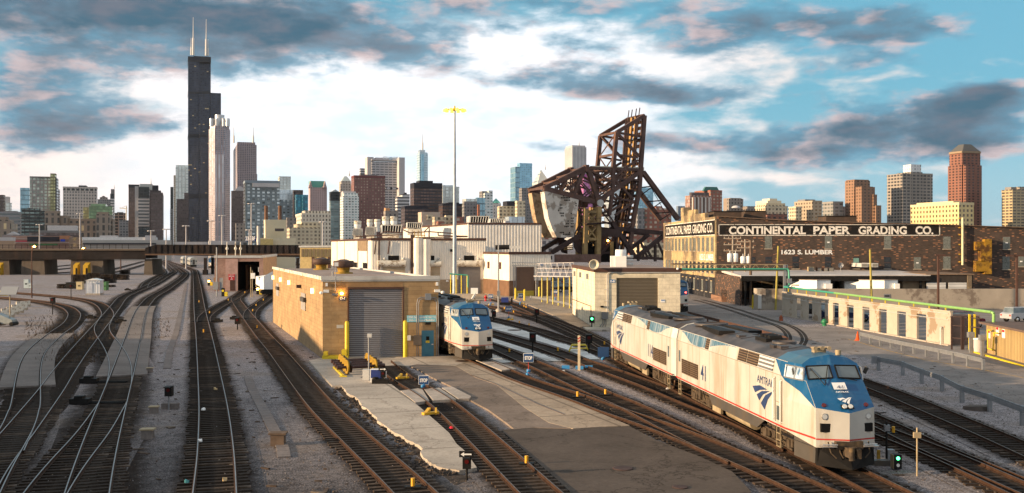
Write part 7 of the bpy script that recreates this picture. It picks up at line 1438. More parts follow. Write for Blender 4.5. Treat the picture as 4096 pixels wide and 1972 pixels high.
T('shopping_strip','low pinkish shopping building with coloured signs at the left',[('block',*Lp(115,115,690,855),700,mat('strip_pink',(.34,.22,.18),.8,0,.1,.1)),('band',*Lp(115,115,690,880),698,mat('strip_pale',(.46,.38,.36),.8),D(yb=957,d=1)),('opening',*Lp(270,270,590,862),697,M_BLKP,D(yb=967,d=1)),('lower_band',*Lp(115,115,690,915),698,mat('strip_pale',(.46,.38,.36)),D(yb=972,d=1)),('orange_end',*Lp(590,590,690,852),697,mat('strip_orange',(.40,.19,.11),.8),D(d=6,yb=957)),('red_sign',*Lp(140,140,270,900),695,mat('strip_red',(.45,.06,.09),.6),D(d=1,yb=968)),('blue_sign',*Lp(600,600,645,888),694,mat('strip_blue',(.02,.06,.45),.6),D(d=1,yb=967)),('green_hedge',*Lp(290,290,570,932),690,mat('strip_green',(.04,.18,.07),.8),D(d=2,yb=982))],'shop building')
T('white_roof_building','low building with a stepped white roof above the shopping strip',[('block',*Lp(390,390,780,800),900,M_PLANT),('white_roof',*Lp(470,470,755,762),910,mat('strip_white',(.58,.55,.55),.7),D(trim=1)),('dark_front',*Lp(290,290,780,822),890,M_BROWNT,D())],'building')
T('white_shed','low grey-white shed with a sloping roof at the far left',[('block',*Lp(20,20,400,842),720,M_GREYR),('slope',*Lp(18,18,230,812),725,M_CHASEP,D(shape='gable',yb=948))],'building')
T('tan_shed','tan fenced shed at the left edge just above the viaduct',[('block',*Lp(-40,-40,135,893),420,mat('shed_tan',(.40,.28,.20),.8,0,.1,.2),D(trim=.4,tm=M_CHASEP))],'building')
T('scaffold_block','brown scaffolded corner building left of the long white depot',[('block',*Lp(686,686,812,866),680,facade('scaffold',(.14,.11,.09),(.30,.22,.12),5,4,.4,.5))],'building')
T('long_depot','long low white depot building above the viaduct',[('block',*Lp(820,820,1700,895),650,mat('depot_pale',(.42,.40,.38),.8,0,.06,.1)),('roof',*Lp(818,818,1550,882),655,mat('depot_white',(.60,.60,.62),.7),D(trim=1)),('strip',*Lp(820,820,1550,925),648,M_BLKP,D(yb=979,d=1)),('box',*Lp(990,990,1165,850),665,M_CHASEP,D(d=12)),('box',*Lp(1165,1165,1240,870),662,M_CHASEP,D(d=10)),('box',*Lp(1438,1438,1547,850),664,M_CHASEP,D(d=10))],'depot building')
T('pale_strip','low pale buildings at the foot of the black tower',[('block',*Sp(60,60,232,1147),600,M_CHASEP,D(trim=.5)),('block',*Sp(232,232,365,1142),590,M_CHASEP,D(trim=.5)),('box',*Sp(365,365,420,1135),585,M_GREYR,D(d=8))],'building')
# ======= SURROUNDINGS OUTSIDE THE PICTURE THAT SHADE IT
b=thing('shade_building','added unseen building west of the yard, shaped to shade it','building',(-112,-65,0));m=MB();m.box(0,0,0,34,143,13.0);m.build('walls',facade('shade_building_brick',(.28,.15,.10),(.10,.12,.13),5,4,.5,.6),b);m=MB();m.box(-.3,-.3,13.0,34.3,143.3,13.5);m.build('coping',M_GRIM,b)  # unseen building, added and sized to shade the yard and workshop wall
b=thing('road_bridge','road bridge behind and beneath the viewpoint','bridge',(0,0,0));m=MB();m.box(-220,-19,6.6,220,-1.2,7.5);m.build('deck',M_CONC,b);m=MB();m.box(-220,-1.5,7.5,220,-1.2,8.5);m.box(-220,-19,7.5,220,-18.7,8.5);m.build('parapet',M_CONC,b)
for x in(-60,-22,20,60):m=MB();m.box(x,-17,0,x+2,-3,6.6);m.build('pier',M_CONC,b)
# ======= LAMP POSTS AND POLES
hm=thing('floodlight_mast','tall grey floodlight mast with a ring of amber lamps, beside the warehouse','floodlight mast',(G(1819,1193).x,181,0));Yh=181
zt=zY(445,Yh);m=MB();m.cyl((0,0,0),(0,0,zt*.5),.42,.30,14);m.cyl((0,0,zt*.5),(0,0,zt),.30,.16,12);m.build('pole',mat('mast_bluegrey',(.33,.38,.44),.5,.3),hm)
m=MB();m.lathe((0,0,zt),[(.2,0),(.7,.1),(.7,.3),(.15,.5),(.1,.9)],14)
for k in range(10):a=2*pi*k/10;m.tube([(0,0,zt+.2),(1.5*cos(a),1.5*sin(a)*.9,zt+.25)],.06,5)
m.build('ring',M_YEL,hm)
for k in range(10):
 a=2*pi*k/10;m=MB();m.lathe((1.75*cos(a),1.6*sin(a),zt+.05),[(.05,.35),(.22,.25),(.34,-.05),(.34,-.14),(.02,-.2)],10);m.build('lamp_head',emis('flood_amber',(1,.62,.08),1.1,(.7,.5,.1)),hm)
tp=thing('thin_pole','thin grey pole on a small concrete foot, right of locomotive 82','pole',(G(1994,1249).x,142.6,0));m=MB();m.cyl((0,0,.3),(0,0,9.4),.13,.08,10);m.build('pole',M_GALV,tp);m=MB();m.lathe((0,0,0),[(.4,0),(.4,.3),(.15,.5)],12);m.build('foot',M_CONC,tp);m=MB();m.box(-.2,-.25,2.2,.25,-.1,2.9);m.build('box',M_GALV,tp)
gl='distant yard floodlight poles behind the viaduct'
lamps=[(158,900,'beside the shopping strip'),(320,856,'in front of the stone building'),(604,925,'left of the brown tower foot'),(744,905,'left of the tallest black tower'),(843,885,'in front of the tallest black tower'),(888,864,'in front of the pink granite tower'),(1005,816,'in front of the checkered slab'),(997,921,'short one beside the billboard'),(1291,889,'in front of the beige flats'),(665,918,'at the gap left of the brown block')]
for px,py,wh in lamps:
 Y=420;a=W(px,py,Y);o=thing('yard_lamp','pale floodlight pole '+wh,'lamp post',(a.x,Y,0),group=gl);m=MB();m.cyl((0,0,0),(0,0,a.z),.32,.2,8);m.build('pole',M_CHASEP,o);m=MB()
 for k in range(6):an=k*pi/3;m.lathe((1.1*cos(an),1.1*sin(an),a.z),[(.01,.25),(.5,.1),(.5,-.12),(.01,-.2)],8)
 m.build('lamp_heads',M_CHASEP,o)
gs='orange street lamps before the viaduct'
for(bx,by,ty,lx,lab)in((127,1192,985,137,'orange lamp on a tall thin pole at the far left, before the viaduct'),(343,1094,993,334,'golden lamp pole at the middle viaduct pier'),(483,1080,999,478,'orange lamp pole left of the right viaduct pier')):
 p=G(bx,by);Y=p.y;zt=zY(ty,Y);o=thing('street_lamp',lab,'street lamp',(p.x,Y,0),group=gs);m=MB();m.cyl((0,0,0),(0,0,zt),.13 if Y<250 else .25,.08 if Y<250 else .18,8);a=W(lx,ty+12,Y);m.tube([(0,0,zt),(a.x-p.x,0,zt+.1)],.05 if Y<250 else .1,6);m.build('pole',M_OCHRE if bx==343 else M_TRIM,o)
 m=MB();r=.28 if Y<250 else .5;m.lathe((a.x-p.x,0,zt-.1),[(.01,.3*r*2),(r,0),(.01,-r*.6)],10);m.build('lamp',M_AMBER,o)
def upole(lab,bx,by,tx,ty,mt,Y=None,arms=0,cans=0,r=.17):
 p=G(bx,by)if Y is None else Vector(((bx-CX)*Y/F,Y,0));q=W(tx,ty,p.y);o=thing('utility_pole',lab,'utility pole',(p.x,p.y,0));m=MB();m.cyl((0,0,0),(q.x-p.x,0,q.z),r,r*.75,10);m.build('pole',mt,o)
 for k in range(arms):m=MB();z=q.z-.4-k*1.0;m.bar((-1.4,-.12,z),(1.4,-.12,z),.12,.14);[m.cyl((x,-.12,z),(x,-.12,z+.3),.06,n=6)for x in(-1.3,-.6,.6,1.3)];m.build('crossarm',mt,o)
 for k in range(cans):m=MB();x=-.45+k*.9;z=q.z-4.2;m.lathe((x,-.3,z),[(.01,0),(.40,.02),(.42,1.3),(.3,1.4),(.05,1.45),(.05,1.8),(.01,1.8)],12);m.build('transformer',M_WHITE,o)
 return o
MW1=mat('pole_wood',(.14,.10,.075),.85,0,.3,2);MW2=mat('pole_yellowgreen',(.36,.30,.08),.8,0,.2,1);MW3=mat('pole_pale',(.36,.30,.24),.8,0,.2,2)
upole('utility pole with two crossarms and two white transformers, left of the pair',2929,1210,2931,945,MW3,None,3,2)
upole('utility pole with two white transformers, right of the pair',2981,1206,2980,958,MW3,None,2,2)
upole('dark wooden utility pole just right of the transformer poles',3002,1221,3003,962,MW1,None,0,0,.25)
upole('leaning yellow-green pole before the grey wall',3102,1241,3113,985,MW2,None,0,0,.16)
upole('yellow-green pole rising behind the white ruined wall',3488,1240,3480,999,MW2,140,0,0,.17)
for bx,tx,ty,lab in((3753,3748,1021,'dark lamp post with a flat head behind the white ruined wall'),(4067,4066,1024,'dark double lamp post near the right edge')):
 Y=141;x=(bx-CX)*Y/F;o=thing('lamp_post',lab,'lamp post',(x,Y,0));z=zY(ty,Y);m=MB();m.box(-.12,-.12,0,.12,.12,z);m.build('pole',M_TRIM,o);m=MB();m.box(-.4,-.2,z-.1,.9 if bx<4000 else 1.3,.2,z+.1);(m.box(-1.4,-.2,z-.1,-.3,.2,z+.1)if bx>4000 else 0);m.build('lamp_head',M_TRIM,o)
# ======= RUINED WHITE WALL, GREY WALL, GREEN PIPE
M_RUIN=mat('peeling_white',(.42,.37,.31),.85,0,.10,.8,bump=.02,bscale=3,dirt=(.26,.19,.13),dirt_amt=.85,dscale=.42,dth=(.56,.585))
RW0,RW1=Vector((35.1,134.8)),Vector((39.65,93.8));rw=thingW('ruined_wall','peeling white concrete wall with a row of tall empty openings','wall',(37,114,0));w=Wall(RW0,RW1-RW0,rw);LR=(RW1-RW0).length
ops=[]
for x0,x1 in((220,252),(338,369),(462,495),(594,632),(738,780),(890,937),(1058,1108),(1238,1298),(1434,1500)):
 a=w.uz(3100+x0*.40324,1280)[0];b_=w.uz(3100+x1*.40324,1300)[0];ops.append((a-.55,b_))
cur=0
for k,(a,b_)in enumerate(ops+[(LR,LR)]):
 m=MB();w.boxu(m,cur,0,a,2.55,-.2,0);m.build('pier',M_RUIN,rw);cur=b_
m=MB();w.boxu(m,0,2.55,LR,3.05,-.2,.0);w.boxu(m,0,3.05,LR,3.17,-.25,.05);w.boxu(m,0,2.62,LR,2.70,.0,.06);m.build('beam',M_RUIN,rw)
m=MB();
for z in(2.9,2.35):m.tube([w.P(.3,z,.1),w.P(LR-.2,z,.1)],.03,5)
m.tube([w.P(40.0,0,.25),w.P(40.0,1.55,.25),w.P(39.9,1.6,.1)],.09,8);m.build('conduit',M_GRIM,rw)
m=MB();w.boxu(m,0,0,LR,.12,.0,.25);m.build('kerb',M_CONC,rw)
gp=thingW('green_pipe','long green pipe on yellow stands running along the top of the white ruined wall','pipe',(36,130,3.4))
pa,pb=w.P(.2,3.75,-.2),w.P(LR*1.15,3.45,-.2);mid=pa.lerp(pb,.33)
m=MB();m.tube([pa,mid],.12,10);m.build('pipe',M_GREENP,gp);m=MB();m.tube([mid,pb,pb+Vector((.1,-.15,-.12)),pb+Vector((.1,-.15,-.9))],.13,10);m.build('pipe',M_GREENL,gp)
for k in range(14):p=pa.lerp(pb,(k+.5)/16);m=MB();m.box(p.x-.05,p.y-.05,3.15,p.x+.05,p.y+.05,p.z-.1);m.build('stand',M_YEL,gp)
gt=thingW('pipe_gantry','lattice pipe gantry crossing from the cream D-8 building to the white ruined wall','gantry',(36,136,0));Yg=136.0
xa,xb=(2690-CX)*Yg/F,(3147-CX)*Yg/F;z1,z0=zY(1059,Yg),zY(1083,Yg);m=MB()
for y in(Yg,Yg+1.0):
 for z in(z1,z0):m.bar((xa,y,z),(xb,y,z),.12,.12)
 n=22
 for k in range(n):x0_,x1_=xa+(xb-xa)*k/n,xa+(xb-xa)*(k+1)/n;m.bar((x0_,y,z0 if k%2 else z1),(x1_,y,z1 if k%2 else z0),.05,.05)
m.build('truss',M_TANK,gt);m=MB();m.bar((xa,Yg+.5,z1+.1),(xb+.6,Yg+.5,z1+.1),1.2,.08);m.build('cable_tray',M_TRIM,gt)
m=MB();m.tube([(xa,Yg-.2,zY(1077,Yg)),(xb+.1,Yg-.2,zY(1077,Yg)),(xb+.2,Yg-.3,zY(1077,Yg)-.3),(xb+.2,Yg-.5,3.9),pa],.12,8);m.build('green_riser',M_GREENP,gt)
m=MB();m.bar((xb-.3,Yg,0),(xb-.3,Yg,z1),.3,.3);m.bar((xb+.05,Yg,.8),(xb+.05,Yg,z1),.15,.15);m.build('post',M_GALV,gt);m=MB();a=W(3147,1118,Yg-.3);m.box(a.x,Yg-.6,a.z-.5,a.x+.6,Yg-.3,a.z+.1);m.build('box',M_GALV,gt)
M_GWALL=mat('grey_wall',(.34,.30,.255),.9,0,.12,.4,bump=.01,bscale=4,dirt=(.13,.10,.085),dirt_amt=.75,dscale=.30,dth=(.50,.60))
gw=thingW('retaining_wall','long grey stained concrete wall behind the white ruined wall','wall',(60,147.6,0));x0=(3027-CX)*147.6/F;m=MB();m.box(x0+1.2,147.6,0,110,148.1,2.98);m.build('wall',M_GWALL,gw);m=MB();m.box(x0,147.3,0,x0+1.2,149.5,3.0);m.build('end_block',M_GWALL,gw)
wg=Wall((0,147.6),(1,0),gw);sg=wg.part('notice_sign',M_GALV,*N3(1078,563),*N3(1140,603),.02,.06);wg.part('plate',M_BLACK,*N3(1084,575),*N3(1134,590),.06,.07,sg)
m=MB();x0b=x0+1.4;m.box(x0b-1.35,147.05,.2,x0b-.85,147.2,2.2);m.build('notice_board',M_GRIM,gw)
# ======= GUARD RAILS
def guard(lab,pts,h=.75,beams=1,mt=None,gh=.32):
 P=[Vector((G(*p).x,G(*p).y,0))for p in pts];o=thingW('guard_rail',lab,'guard rail',tuple(P[0]),'steel guard rails');mt=mt or M_GALV;m=MB()
 for a,b_ in zip(P,P[1:]):
  d=(b_-a).normalized();n=Vector((d.y,-d.x,0));
  for s in(-.11,0.0,.11):m.bar(a+n*.08+Vector((0,0,h-.12+s)),b_+n*.08+Vector((0,0,h-.12+s)),.05 if s else .09,.10)
 m.build('beam',mt,o)
 return o,P
g1,P=guard('upper guard rail with short legs along the road, starting at the orange cone',[(3443,1367),(3560,1397),(3700,1427),(3830,1456),(3933,1482)],.85)
for k in range(11):p=P[0].lerp(P[-1],k/10);m=MB();m.box(p.x-.09,p.y-.09,0,p.x+.09,p.y+.09,.8);m.build('post',M_GALV,g1)
g2,P=guard('lower guard rail beside the rightmost track, bending down to the right edge',[(3514,1483),(3611,1503),(3687,1536),(3768,1566),(3848,1612),(3959,1649),(4090,1702),(4300,1800)],.95)
for p in P[:-1]:m=MB();m.box(p.x-.1,p.y-.1,0,p.x+.1,p.y+.1,1.0);m.build('post',M_GALV,g2)
m=MB();m.box(P[0].x-.5,P[0].y-.06,.5,P[0].x-.1,P[0].y+.06,1.05);m.build('end_plate',M_GALV,g2)
g3,P=guard('dark guard rail behind the roofs of the coupled locomotives',[(2754,1273),(2850,1300),(2950,1328),(3040,1352),(3150,1385)],.8,mt=M_TRIM)
for k in range(9):p=P[0].lerp(P[-1],k/8);m=MB();m.box(p.x-.08,p.y-.08,0,p.x+.08,p.y+.08,.78);m.build('post',M_TRIM,g3)
g4,P=guard('curved guard rail on the pale walkway left of the cream D-8 building',[Z1(690,168),Z1(830,192),Z1(965,220),Z1(1100,250),Z1(1180,270),Z1(1212,296)],.8)
for p in P:m=MB();m.box(p.x-.08,p.y-.08,0,p.x+.08,p.y+.08,.75);m.build('post',M_GALV,g4)
# ======= CATWALK WITH YELLOW POSTS
cw=thingW('catwalk','raised lattice catwalk on yellow posts left of the cream D-8 building','catwalk',(G(2168,1212).x,165,0))
posts=[(2168,1212),(2190,1218),(2212,1222),(2234,1226),(2256,1232),(2279,1238)]
tops=[]
for a,b_ in posts:p=G(a,b_);zt=zY(1106,p.y);tops.append(Vector((p.x,p.y,zt)));m=MB();m.cyl((p.x,p.y,0),(p.x,p.y,zt),.11,n=8);m.build('post',mat('pole_yellow_pale',(.55,.46,.13),.6),cw)
m=MB();a,b_=tops[0]+Vector((-.8,1,0)),tops[-1]+Vector((.5,-1,0));m.bar(a,b_,1.1,.12)
for z in(.6,1.2,2.0):m.bar(a+Vector((0,0,z)),b_+Vector((0,0,z)),.06,.06)
for k in range(7):p=a.lerp(b_,k/6);q_=a.lerp(b_,min(1,(k+.5)/6));m.bar(p,p+Vector((0,0,1.2)),.05,.05);m.bar(p,q_+Vector((0,0,2.0)),.09,.09);(m.bar(q_+Vector((0,0,2.0)),a.lerp(b_,(k+1)/6),.09,.09)if k<6 else None)
m.build('lattice',M_CHASEP,cw)
fp_=thingW('fuel_frame','green and yellow pipe frame beside the grey roller door','pipe frame',(G(*W_(1500,530)).x,178,0));m=MB();Yf=178
for x in(1412,1463,1512,1565):p=W(*W_(x,350),Yf);m.cyl((p.x,Yf,0),(p.x,Yf,p.z),.09,n=7)
m.build('post',M_YEL,fp_);m=MB();m.tube([W(*W_(1400,343),Yf),W(*W_(1570,356),Yf),W(*W_(1574,365),Yf),W(*W_(1572,470),Yf)],.12,8);m.build('pipe',M_GREENP,fp_)
m=MB();p=W(*W_(1520,545),Yf);m.box(p.x-2.2,Yf-1,0,p.x+2,Yf+1,.9);m.build('plinth',M_CONC,fp_);m=MB();p=W(*W_(1640,510),Yf);m.box(p.x-.7,Yf-1,.9,p.x+.5,Yf,1.9);m.bar((p.x-.5,Yf-1.2,0),(p.x+.2,Yf-.8,1.2),.2,.3);m.build('pump',M_WHITE,fp_)
# ======= YELLOW PUMP SHACK AT THE RIGHT EDGE
M_SHACK=ribbed('shack_ochre',(.46,.33,.15),.3,.03,False,.6,.05,(.2,.12,.05),.5,.5,.6)
sh=thingW('pump_shack','ochre corrugated pump shack with yellow pipes at the right edge','shack',(38.6,84,0));A2=G(3945,1412);B2=G(4260,1500);A2,B2=Vector((A2.x,A2.y)),Vector((B2.x,B2.y));w=Wall(A2,B2-A2,sh);LS=(B2-A2).length
m=MB();nn=Vector((-w.n.x,-w.n.y));m.prism([tuple(A2),tuple(B2),tuple(B2+nn*5),tuple(A2+nn*5)],0,2.45);m.build('walls',M_SHACK,sh)
m=MB();w.boxu(m,-.4,2.45,LS,2.62,-5.2,.5);m.build('roof',mat('roof_brown',(.14,.10,.085),.8),sh)
m=MB();w.boxu(m,-.2,0,LS,.12,.9,1.1);m.build('kerb_edge',M_YEL,sh)
m=MB();m.tube([w.P(1.2,.5,.3),w.P(1.2,2.0,.3),w.P(1.9,2.05,.3)],.06,8);m.tube([w.P(1.2,.5,.3),w.P(2.4,.45,.3),w.P(2.6,1.9,.3),w.P(3.4,1.95,.3)],.06,8);m.build('pipe',M_YEL,sh)
for u,z in((.4,1.3),(2.3,1.7),(3.6,1.6)):m=MB();w.boxu(m,u,z,u+.6,z+.7,.0,.04);s_=m.build('warning_notice',M_WHITE,sh);m=MB();w.boxu(m,u+.05,z+.45,u+.55,z+.65,.04,.05);m.build('red_header',mat('sign_red',(.48,.02,.03)),s_)
for k,(u,lab)in enumerate(((.1,'left grey pump pedestal before the ochre shack'),(2.8,'right grey pump pedestal before the ochre shack'))):p=w.P(u,0,1.3);o=thing('pump_pedestal',lab,'pedestal',tuple(p));m=MB();m.box(-.12,-.12,0,.12,.12,1.3);m.build('post',M_GALV,o);m=MB();m.box(-.25,-.2,1.3,.25,.2,1.75);m.build('meter',M_GALV,o)
p=G(3913,1412);o=thing('drum','white plastic drum standing left of the ochre shack','drum',(p.x,p.y,0));m=MB();m.lathe((0,0,0),[(.40,0),(.46,.5),(.46,1.15)],18);m.build('barrel',M_WTRIM if 0 else M_CHASEP,o);m=MB();m.lathe((0,0,1.15),[(.5,0),(.5,.08),(.01,.12)],18);m.build('lid',M_WHITE,o)
o=thingW('fence_frame','rusty steel frame and cabinets between the white ruined wall and the ochre shack','frame',(40,92,0));m=MB()
for px in(3808,3848,3855):p=G(px,1400);m.box(p.x-.06,p.y,0,p.x+.06,p.y+.12,2.9)
for z in(.9,2.0,2.8):a,b_=G(3806,1392),G(3930,1405);m.bar((a.x,a.y,z),(b_.x,b_.y,z),.06,.06)
m.build('frame',M_STEELD,o);m=MB();a=G(3815,1385);m.box(a.x,a.y+1,0,a.x+2.8,a.y+3,2.7);m.build('cabinet',mat('cabinet_pinkish',(.24,.16,.13),.8,dirt=(.1,.07,.05),dirt_amt=.5),o);m=MB();a=G(3876,1400);m.box(a.x,a.y,0,a.x+.15,a.y+.15,3.1);m.box(a.x+.45,a.y,0,a.x+.6,a.y+.15,3.1);m.build('yellow_post',M_YEL,o)
# ======= CARS
def car(lab,X,Y,rz,col,pickup=False):
 o=thing('parked_car',lab,'pickup truck' if pickup else 'car',(X,Y,0),rz,'parked cars');pt=mat('paint_%02d%02d%02d'%tuple(int(c*99)for c in col),col,.25,.3,.05,1)
 L=2.9 if pickup else 2.3;side=[(-L,.45),(-L,1.0),(-L+.3,1.12)]+([(-.7,1.15),(-.6,1.15)]if pickup else[(-1.9,1.15)])+[(L-.9,1.1),(L-.1,.95),(L,.5)]
 m=MB();n=len(side);vs=[(x,y,z)for y in(-.92,.92)for x,z in side];m.mesh(vs,[tuple(range(n)),tuple(range(n,2*n))[::-1]]+[(i,i+n,(i+1)%n+n,(i+1)%n)for i in range(n)]);m.build('body',pt,o)
 a,b_=(-.6,1.3)if pickup else(-1.95,1.15);m=MB();m.mesh([(a,-.86,1.12),(b_+.4,-.86,1.1),(b_+.4,.86,1.1),(a,.86,1.12),(a+.15,-.7,1.72),(b_-.35,-.7,1.72),(b_-.35,.7,1.72),(a+.15,.7,1.72)],[(0,1,5,4),(1,2,6,5),(2,3,7,6),(3,0,4,7),(4,5,6,7)]);m.build('windows',M_GLASS,o)
 m=MB();m.box(a+.15,-.72,1.70,b_-.33,.72,1.76);m.build('roof',pt,o)
 for x in(-L+.9,L-.85):
  for y in(-.85,.85):m=MB();m.lathe((x,y,.36),[(.01,-.1),(.2,-.11),(.36,-.09),(.36,.09),(.2,.11),(.01,.1)],16,'Y');wh_=m.build('wheel',M_BLACK,o);m=MB();m.lathe((x,y,.36),[(.01,-.12),(.2,-.115),(.2,.115),(.01,.12)],12,'Y');m.build('rim',M_CHROME,wh_)
 for y in(-.7,.7):m=MB();m.box(L-.12,y-.15,.72,L+.01,y+.15,.88);m.build('headlight',M_LENS,o);m=MB();m.box(-L-.01,y-.12,.75,-L+.05,y+.12,.95);m.build('tail_light',M_RED,o)
 return o
def behind(px,Y):return(px-CX)*Y/F
car('dark blue pickup seen through the middle openings of the white ruined wall',behind(3385,125),125,-.6,(.015,.03,.09),True)
car('dark car seen through the third opening of the white ruined wall',behind(3275,131),131,-1.2,(.02,.022,.03))
car('teal-grey car seen through the fourth opening of the white ruined wall',behind(3340,133),133,-.4,(.04,.09,.12))
car('maroon car whose roof shows above the green pipe',behind(3850,116),116,.2,(.10,.012,.025));car('silver car at the right edge beyond the green pipe',behind(4085,124),124,.3,(.5,.52,.55))
for i,(px,Y,c)in enumerate(((2228,215,(.35,.36,.38)),(2262,205,(.03,.035,.05)),(2250,235,(.30,.04,.04)),(2290,228,(.4,.45,.5)),(2205,245,(.05,.06,.07)))):car(['silver car parked nearest behind the catwalk','black car parked behind the catwalk','red car further back behind the catwalk','pale blue car furthest right behind the catwalk','dark car furthest left behind the catwalk'][i],behind(px,Y),Y,.3*i,c)
# ======= SIGNALS, SIGNS AND SMALL YARD THINGS
M_BLUEF=mat('flag_blue',(.03,.22,.50),.5);M_BLUES=mat('sign_blue_dark',(.02,.07,.20),.5)
def stop(lab,px,py,rz=0.0,s=1.0,text=True,hpost=.9):
 p=G(px,py);o=thing('stop_sign',lab,'track sign',(p.x,p.y,.1),rz,'blue stop signs on the rails');m=MB();m.cyl((0,0,0),(0,0,hpost),.025,n=6);m.build('stem',M_RED,o)
 m=MB();m.box(-.24*s,-.02,hpost,.24*s,.02,hpost+.42*s);b_=m.build('plate',M_BLUES,o);m=MB();m.box(-.26*s,-.012,hpost-.02,.26*s,.025,hpost+.44*s);m.build('rim',M_WHITE if text else M_BLUES,b_)
 if text:letters('lettering','STOP',M_WHITE,b_,(-.19*s,-.02,hpost+.12*s),(1,0,0),(0,0,1),.18*s,.006,.05,.38*s)
 m=MB();m.lathe((0,.1,hpost*.25),[(.01,0),(.13,.05),(.13,.22),(.01,.28)],10);m.lathe((-.06,.05,hpost*.02),[(.01,0),(.12,.05),(.12,.2),(.01,.25)],10);m.build('blue_lamp',M_BLUEF,o);return o
stop('blue STOP sign on the track into the roller door',*R7(1186,420),.1,1.25,True,.25)
stop('blue STOP sign beside the locomotive 82 track, over two blue lamps',*Z2(508,150),0,1.35,True,1.0)
stop('blue STOP sign behind locomotive 82, nearest its windscreen',*Z1(418,425),0,1.5,True,1.1);stop('furthest left small blue STOP sign, above locomotive 82',*Z1(193,238),0,1.5,True,1.1);stop('tilted blue STOP sign on the uppermost track',*Z1(566,228),.3,1.5,True,1.1);stop('blue STOP sign below the catwalk',*Z1(998,172),0,1.5,True,1.1)
stop('plain dark blue sign left of locomotive 114',*Z1(1593,925),.1,1.7,False,.3)
def blob_y(lab,px,py,nm='derail_device'):
 p=G(px,py);o=thing(nm,lab,'derail',(p.x,p.y,.1),.6,'yellow derails on the rails');m=MB();m.box(-.45,-.14,.08,.45,.14,.2);m.bar((-.3,0,.15),(.1,.3,.32),.18,.12);m.bar((.2,-.2,.1),(.45,.2,.3),.1,.14);m.build('casting',mat('derail_yellow',(.62,.36,.02),.5),o)
blob_y('yellow derail between the rails before the blue STOP sign',*R7(1015,350));blob_y('yellow derail behind the STOP sign nearest locomotive 82',*Z1(435,425));blob_y('yellow derail at the furthest left STOP sign',*Z1(200,235));blob_y('yellow derail at the tilted STOP sign',*Z1(590,225));blob_y('thin yellow derail bar beside the workshop track',*R7(1240,640))
MK=['on the black floor right of locomotive 82','on the black floor left of the yellow step stand','left of a close pair below the black signal on the gravel','right of a close pair below the black signal on the gravel','just right of the thin grey pole','below the thin grey pole, on the second upper track','left of two by the tilted STOP sign','right of two by the tilted STOP sign','left of the plain dark sign by locomotive 114','right at the front foot of locomotive 114','left of two before the tan pavement edge','right of two before the tan pavement edge','on the workshop track beside the dark asphalt','at the bottom of the rusty track left of the apron','lowest of three on the white locomotive branch','middle of three on the white locomotive branch','topmost of three on the white locomotive branch','on the ladder track where the shed tracks split','just outside the shed doorway','at the start of the ladder track','on the long straight track below the ladder track','between rails left of the workshop wall','behind the dark signal post right of the train','beside the points of the long straight track','highest on the long straight track']
mk='yellow and orange marker posts between the rails'
for i,(f,x,y)in enumerate(((Z1,425,825),(Z1,1028,810),(Z1,550,465),(Z1,670,495),(Z1,366,285),(Z1,480,330),(Z1,610,255),(Z1,635,268),(Z1,1300,722),(Z1,1605,728),(Z2,975,348),(Z2,1240,325),(Z2,490,990),(R7,1100,1218),(Y5,655,775),(Y5,697,708),(Y5,787,640),(Y5,352,640),(Y5,557,545),(Y5,120,800),(Y5,45,1040),(Y5,707,985),(Z4,160,745),(Q5,2080,640),(Q5,1975,530))):
 p=G(*f(x,y));wh=MK[i]
 o=thing('marker_post','small yellow marker post '+wh,'marker post',(p.x,p.y,.1),0,mk);m=MB();m.cyl((0,0,.02),(0,0,.34),.075,n=8);m.build('post',mat('marker_orange',(.70,.36,.02),.5),o);m=MB();m.box(-.3,-.16,0,.3,.16,.05);m.build('plate',M_BLACK,o)
def dwarf(lab,px,py,h=.75,s=1.0,lit=None,arrow=None,rz=0.0,base=False):
 p=G(px,py);o=thing('dwarf_signal',lab,'signal',(p.x,p.y,0),rz,'low signals between the tracks');m=MB();m.cyl((0,0,0),(0,0,h),.045*s,n=7);m.build('stem',M_GALV if base else M_BLACK,o)
 m=MB();m.box(-.17*s,-.12*s,h,.17*s,.2*s,h+.48*s);m.bar((-.14*s,-.25*s,h+.46*s),(.14*s,-.25*s,h+.46*s),.3*s,.04*s);hd=m.build('head',M_BLACK,o)
 m=MB();m.cyl((0,-.12*s,h+.30*s),(0,-.14*s,h+.30*s),.09*s,n=10);m.build('lens',lit or M_REDLENS,hd)
 if arrow:m=MB();m.box(-.3*s,-.22*s,h+.5*s,.3*s,-.18*s,h+.75*s);pl=m.build('arrow_plate',M_BLACK,o);m=MB();z=h+.62*s;y=-.235*s;d_=arrow;m.face([(-.2*s*d_,y,z-.03*s),(.1*s*d_,y,z-.03*s),(.1*s*d_,y,z-.09*s),(.24*s*d_,y,z),(.1*s*d_,y,z+.09*s),(.1*s*d_,y,z+.03*s),(-.2*s*d_,y,z+.03*s)][::(1 if d_>0 else-1)]);m.build('arrow',M_WHITE,pl)
 if base:m=MB();m.box(-.4*s,.1,0,.4*s,.4,.32);m.build('footing',M_PANEL,o)
 return o
M_GRN=emis('green_lamp',(.05,1,.25),5)
dwarf('low black signal on the first white pad',*Z1(715,815),.95,1.6);dwarf('low black signal left of locomotive 114',*Z1(1412,828),.9,1.6);dwarf('low black signal among the upper middle tracks',*Z1(766,445),.9,1.6);dwarf('low black signal beside the nose of locomotive 82',*Z1(235,430),.6,1.5)
dwarf('low signal on a white post near the white hut',*Z6(783,140),1.9,1.5,base=False);dwarf('low black signal inside the curve of the outermost left track',*Z6(580,300),1.5,1.5);dwarf('black signal on a concrete footing between the left tracks',*B6(1450,515),.75,1.15,base=True);dwarf('low black signal left of the rusty workshop track',*Y5(465,990),.6,1.5)
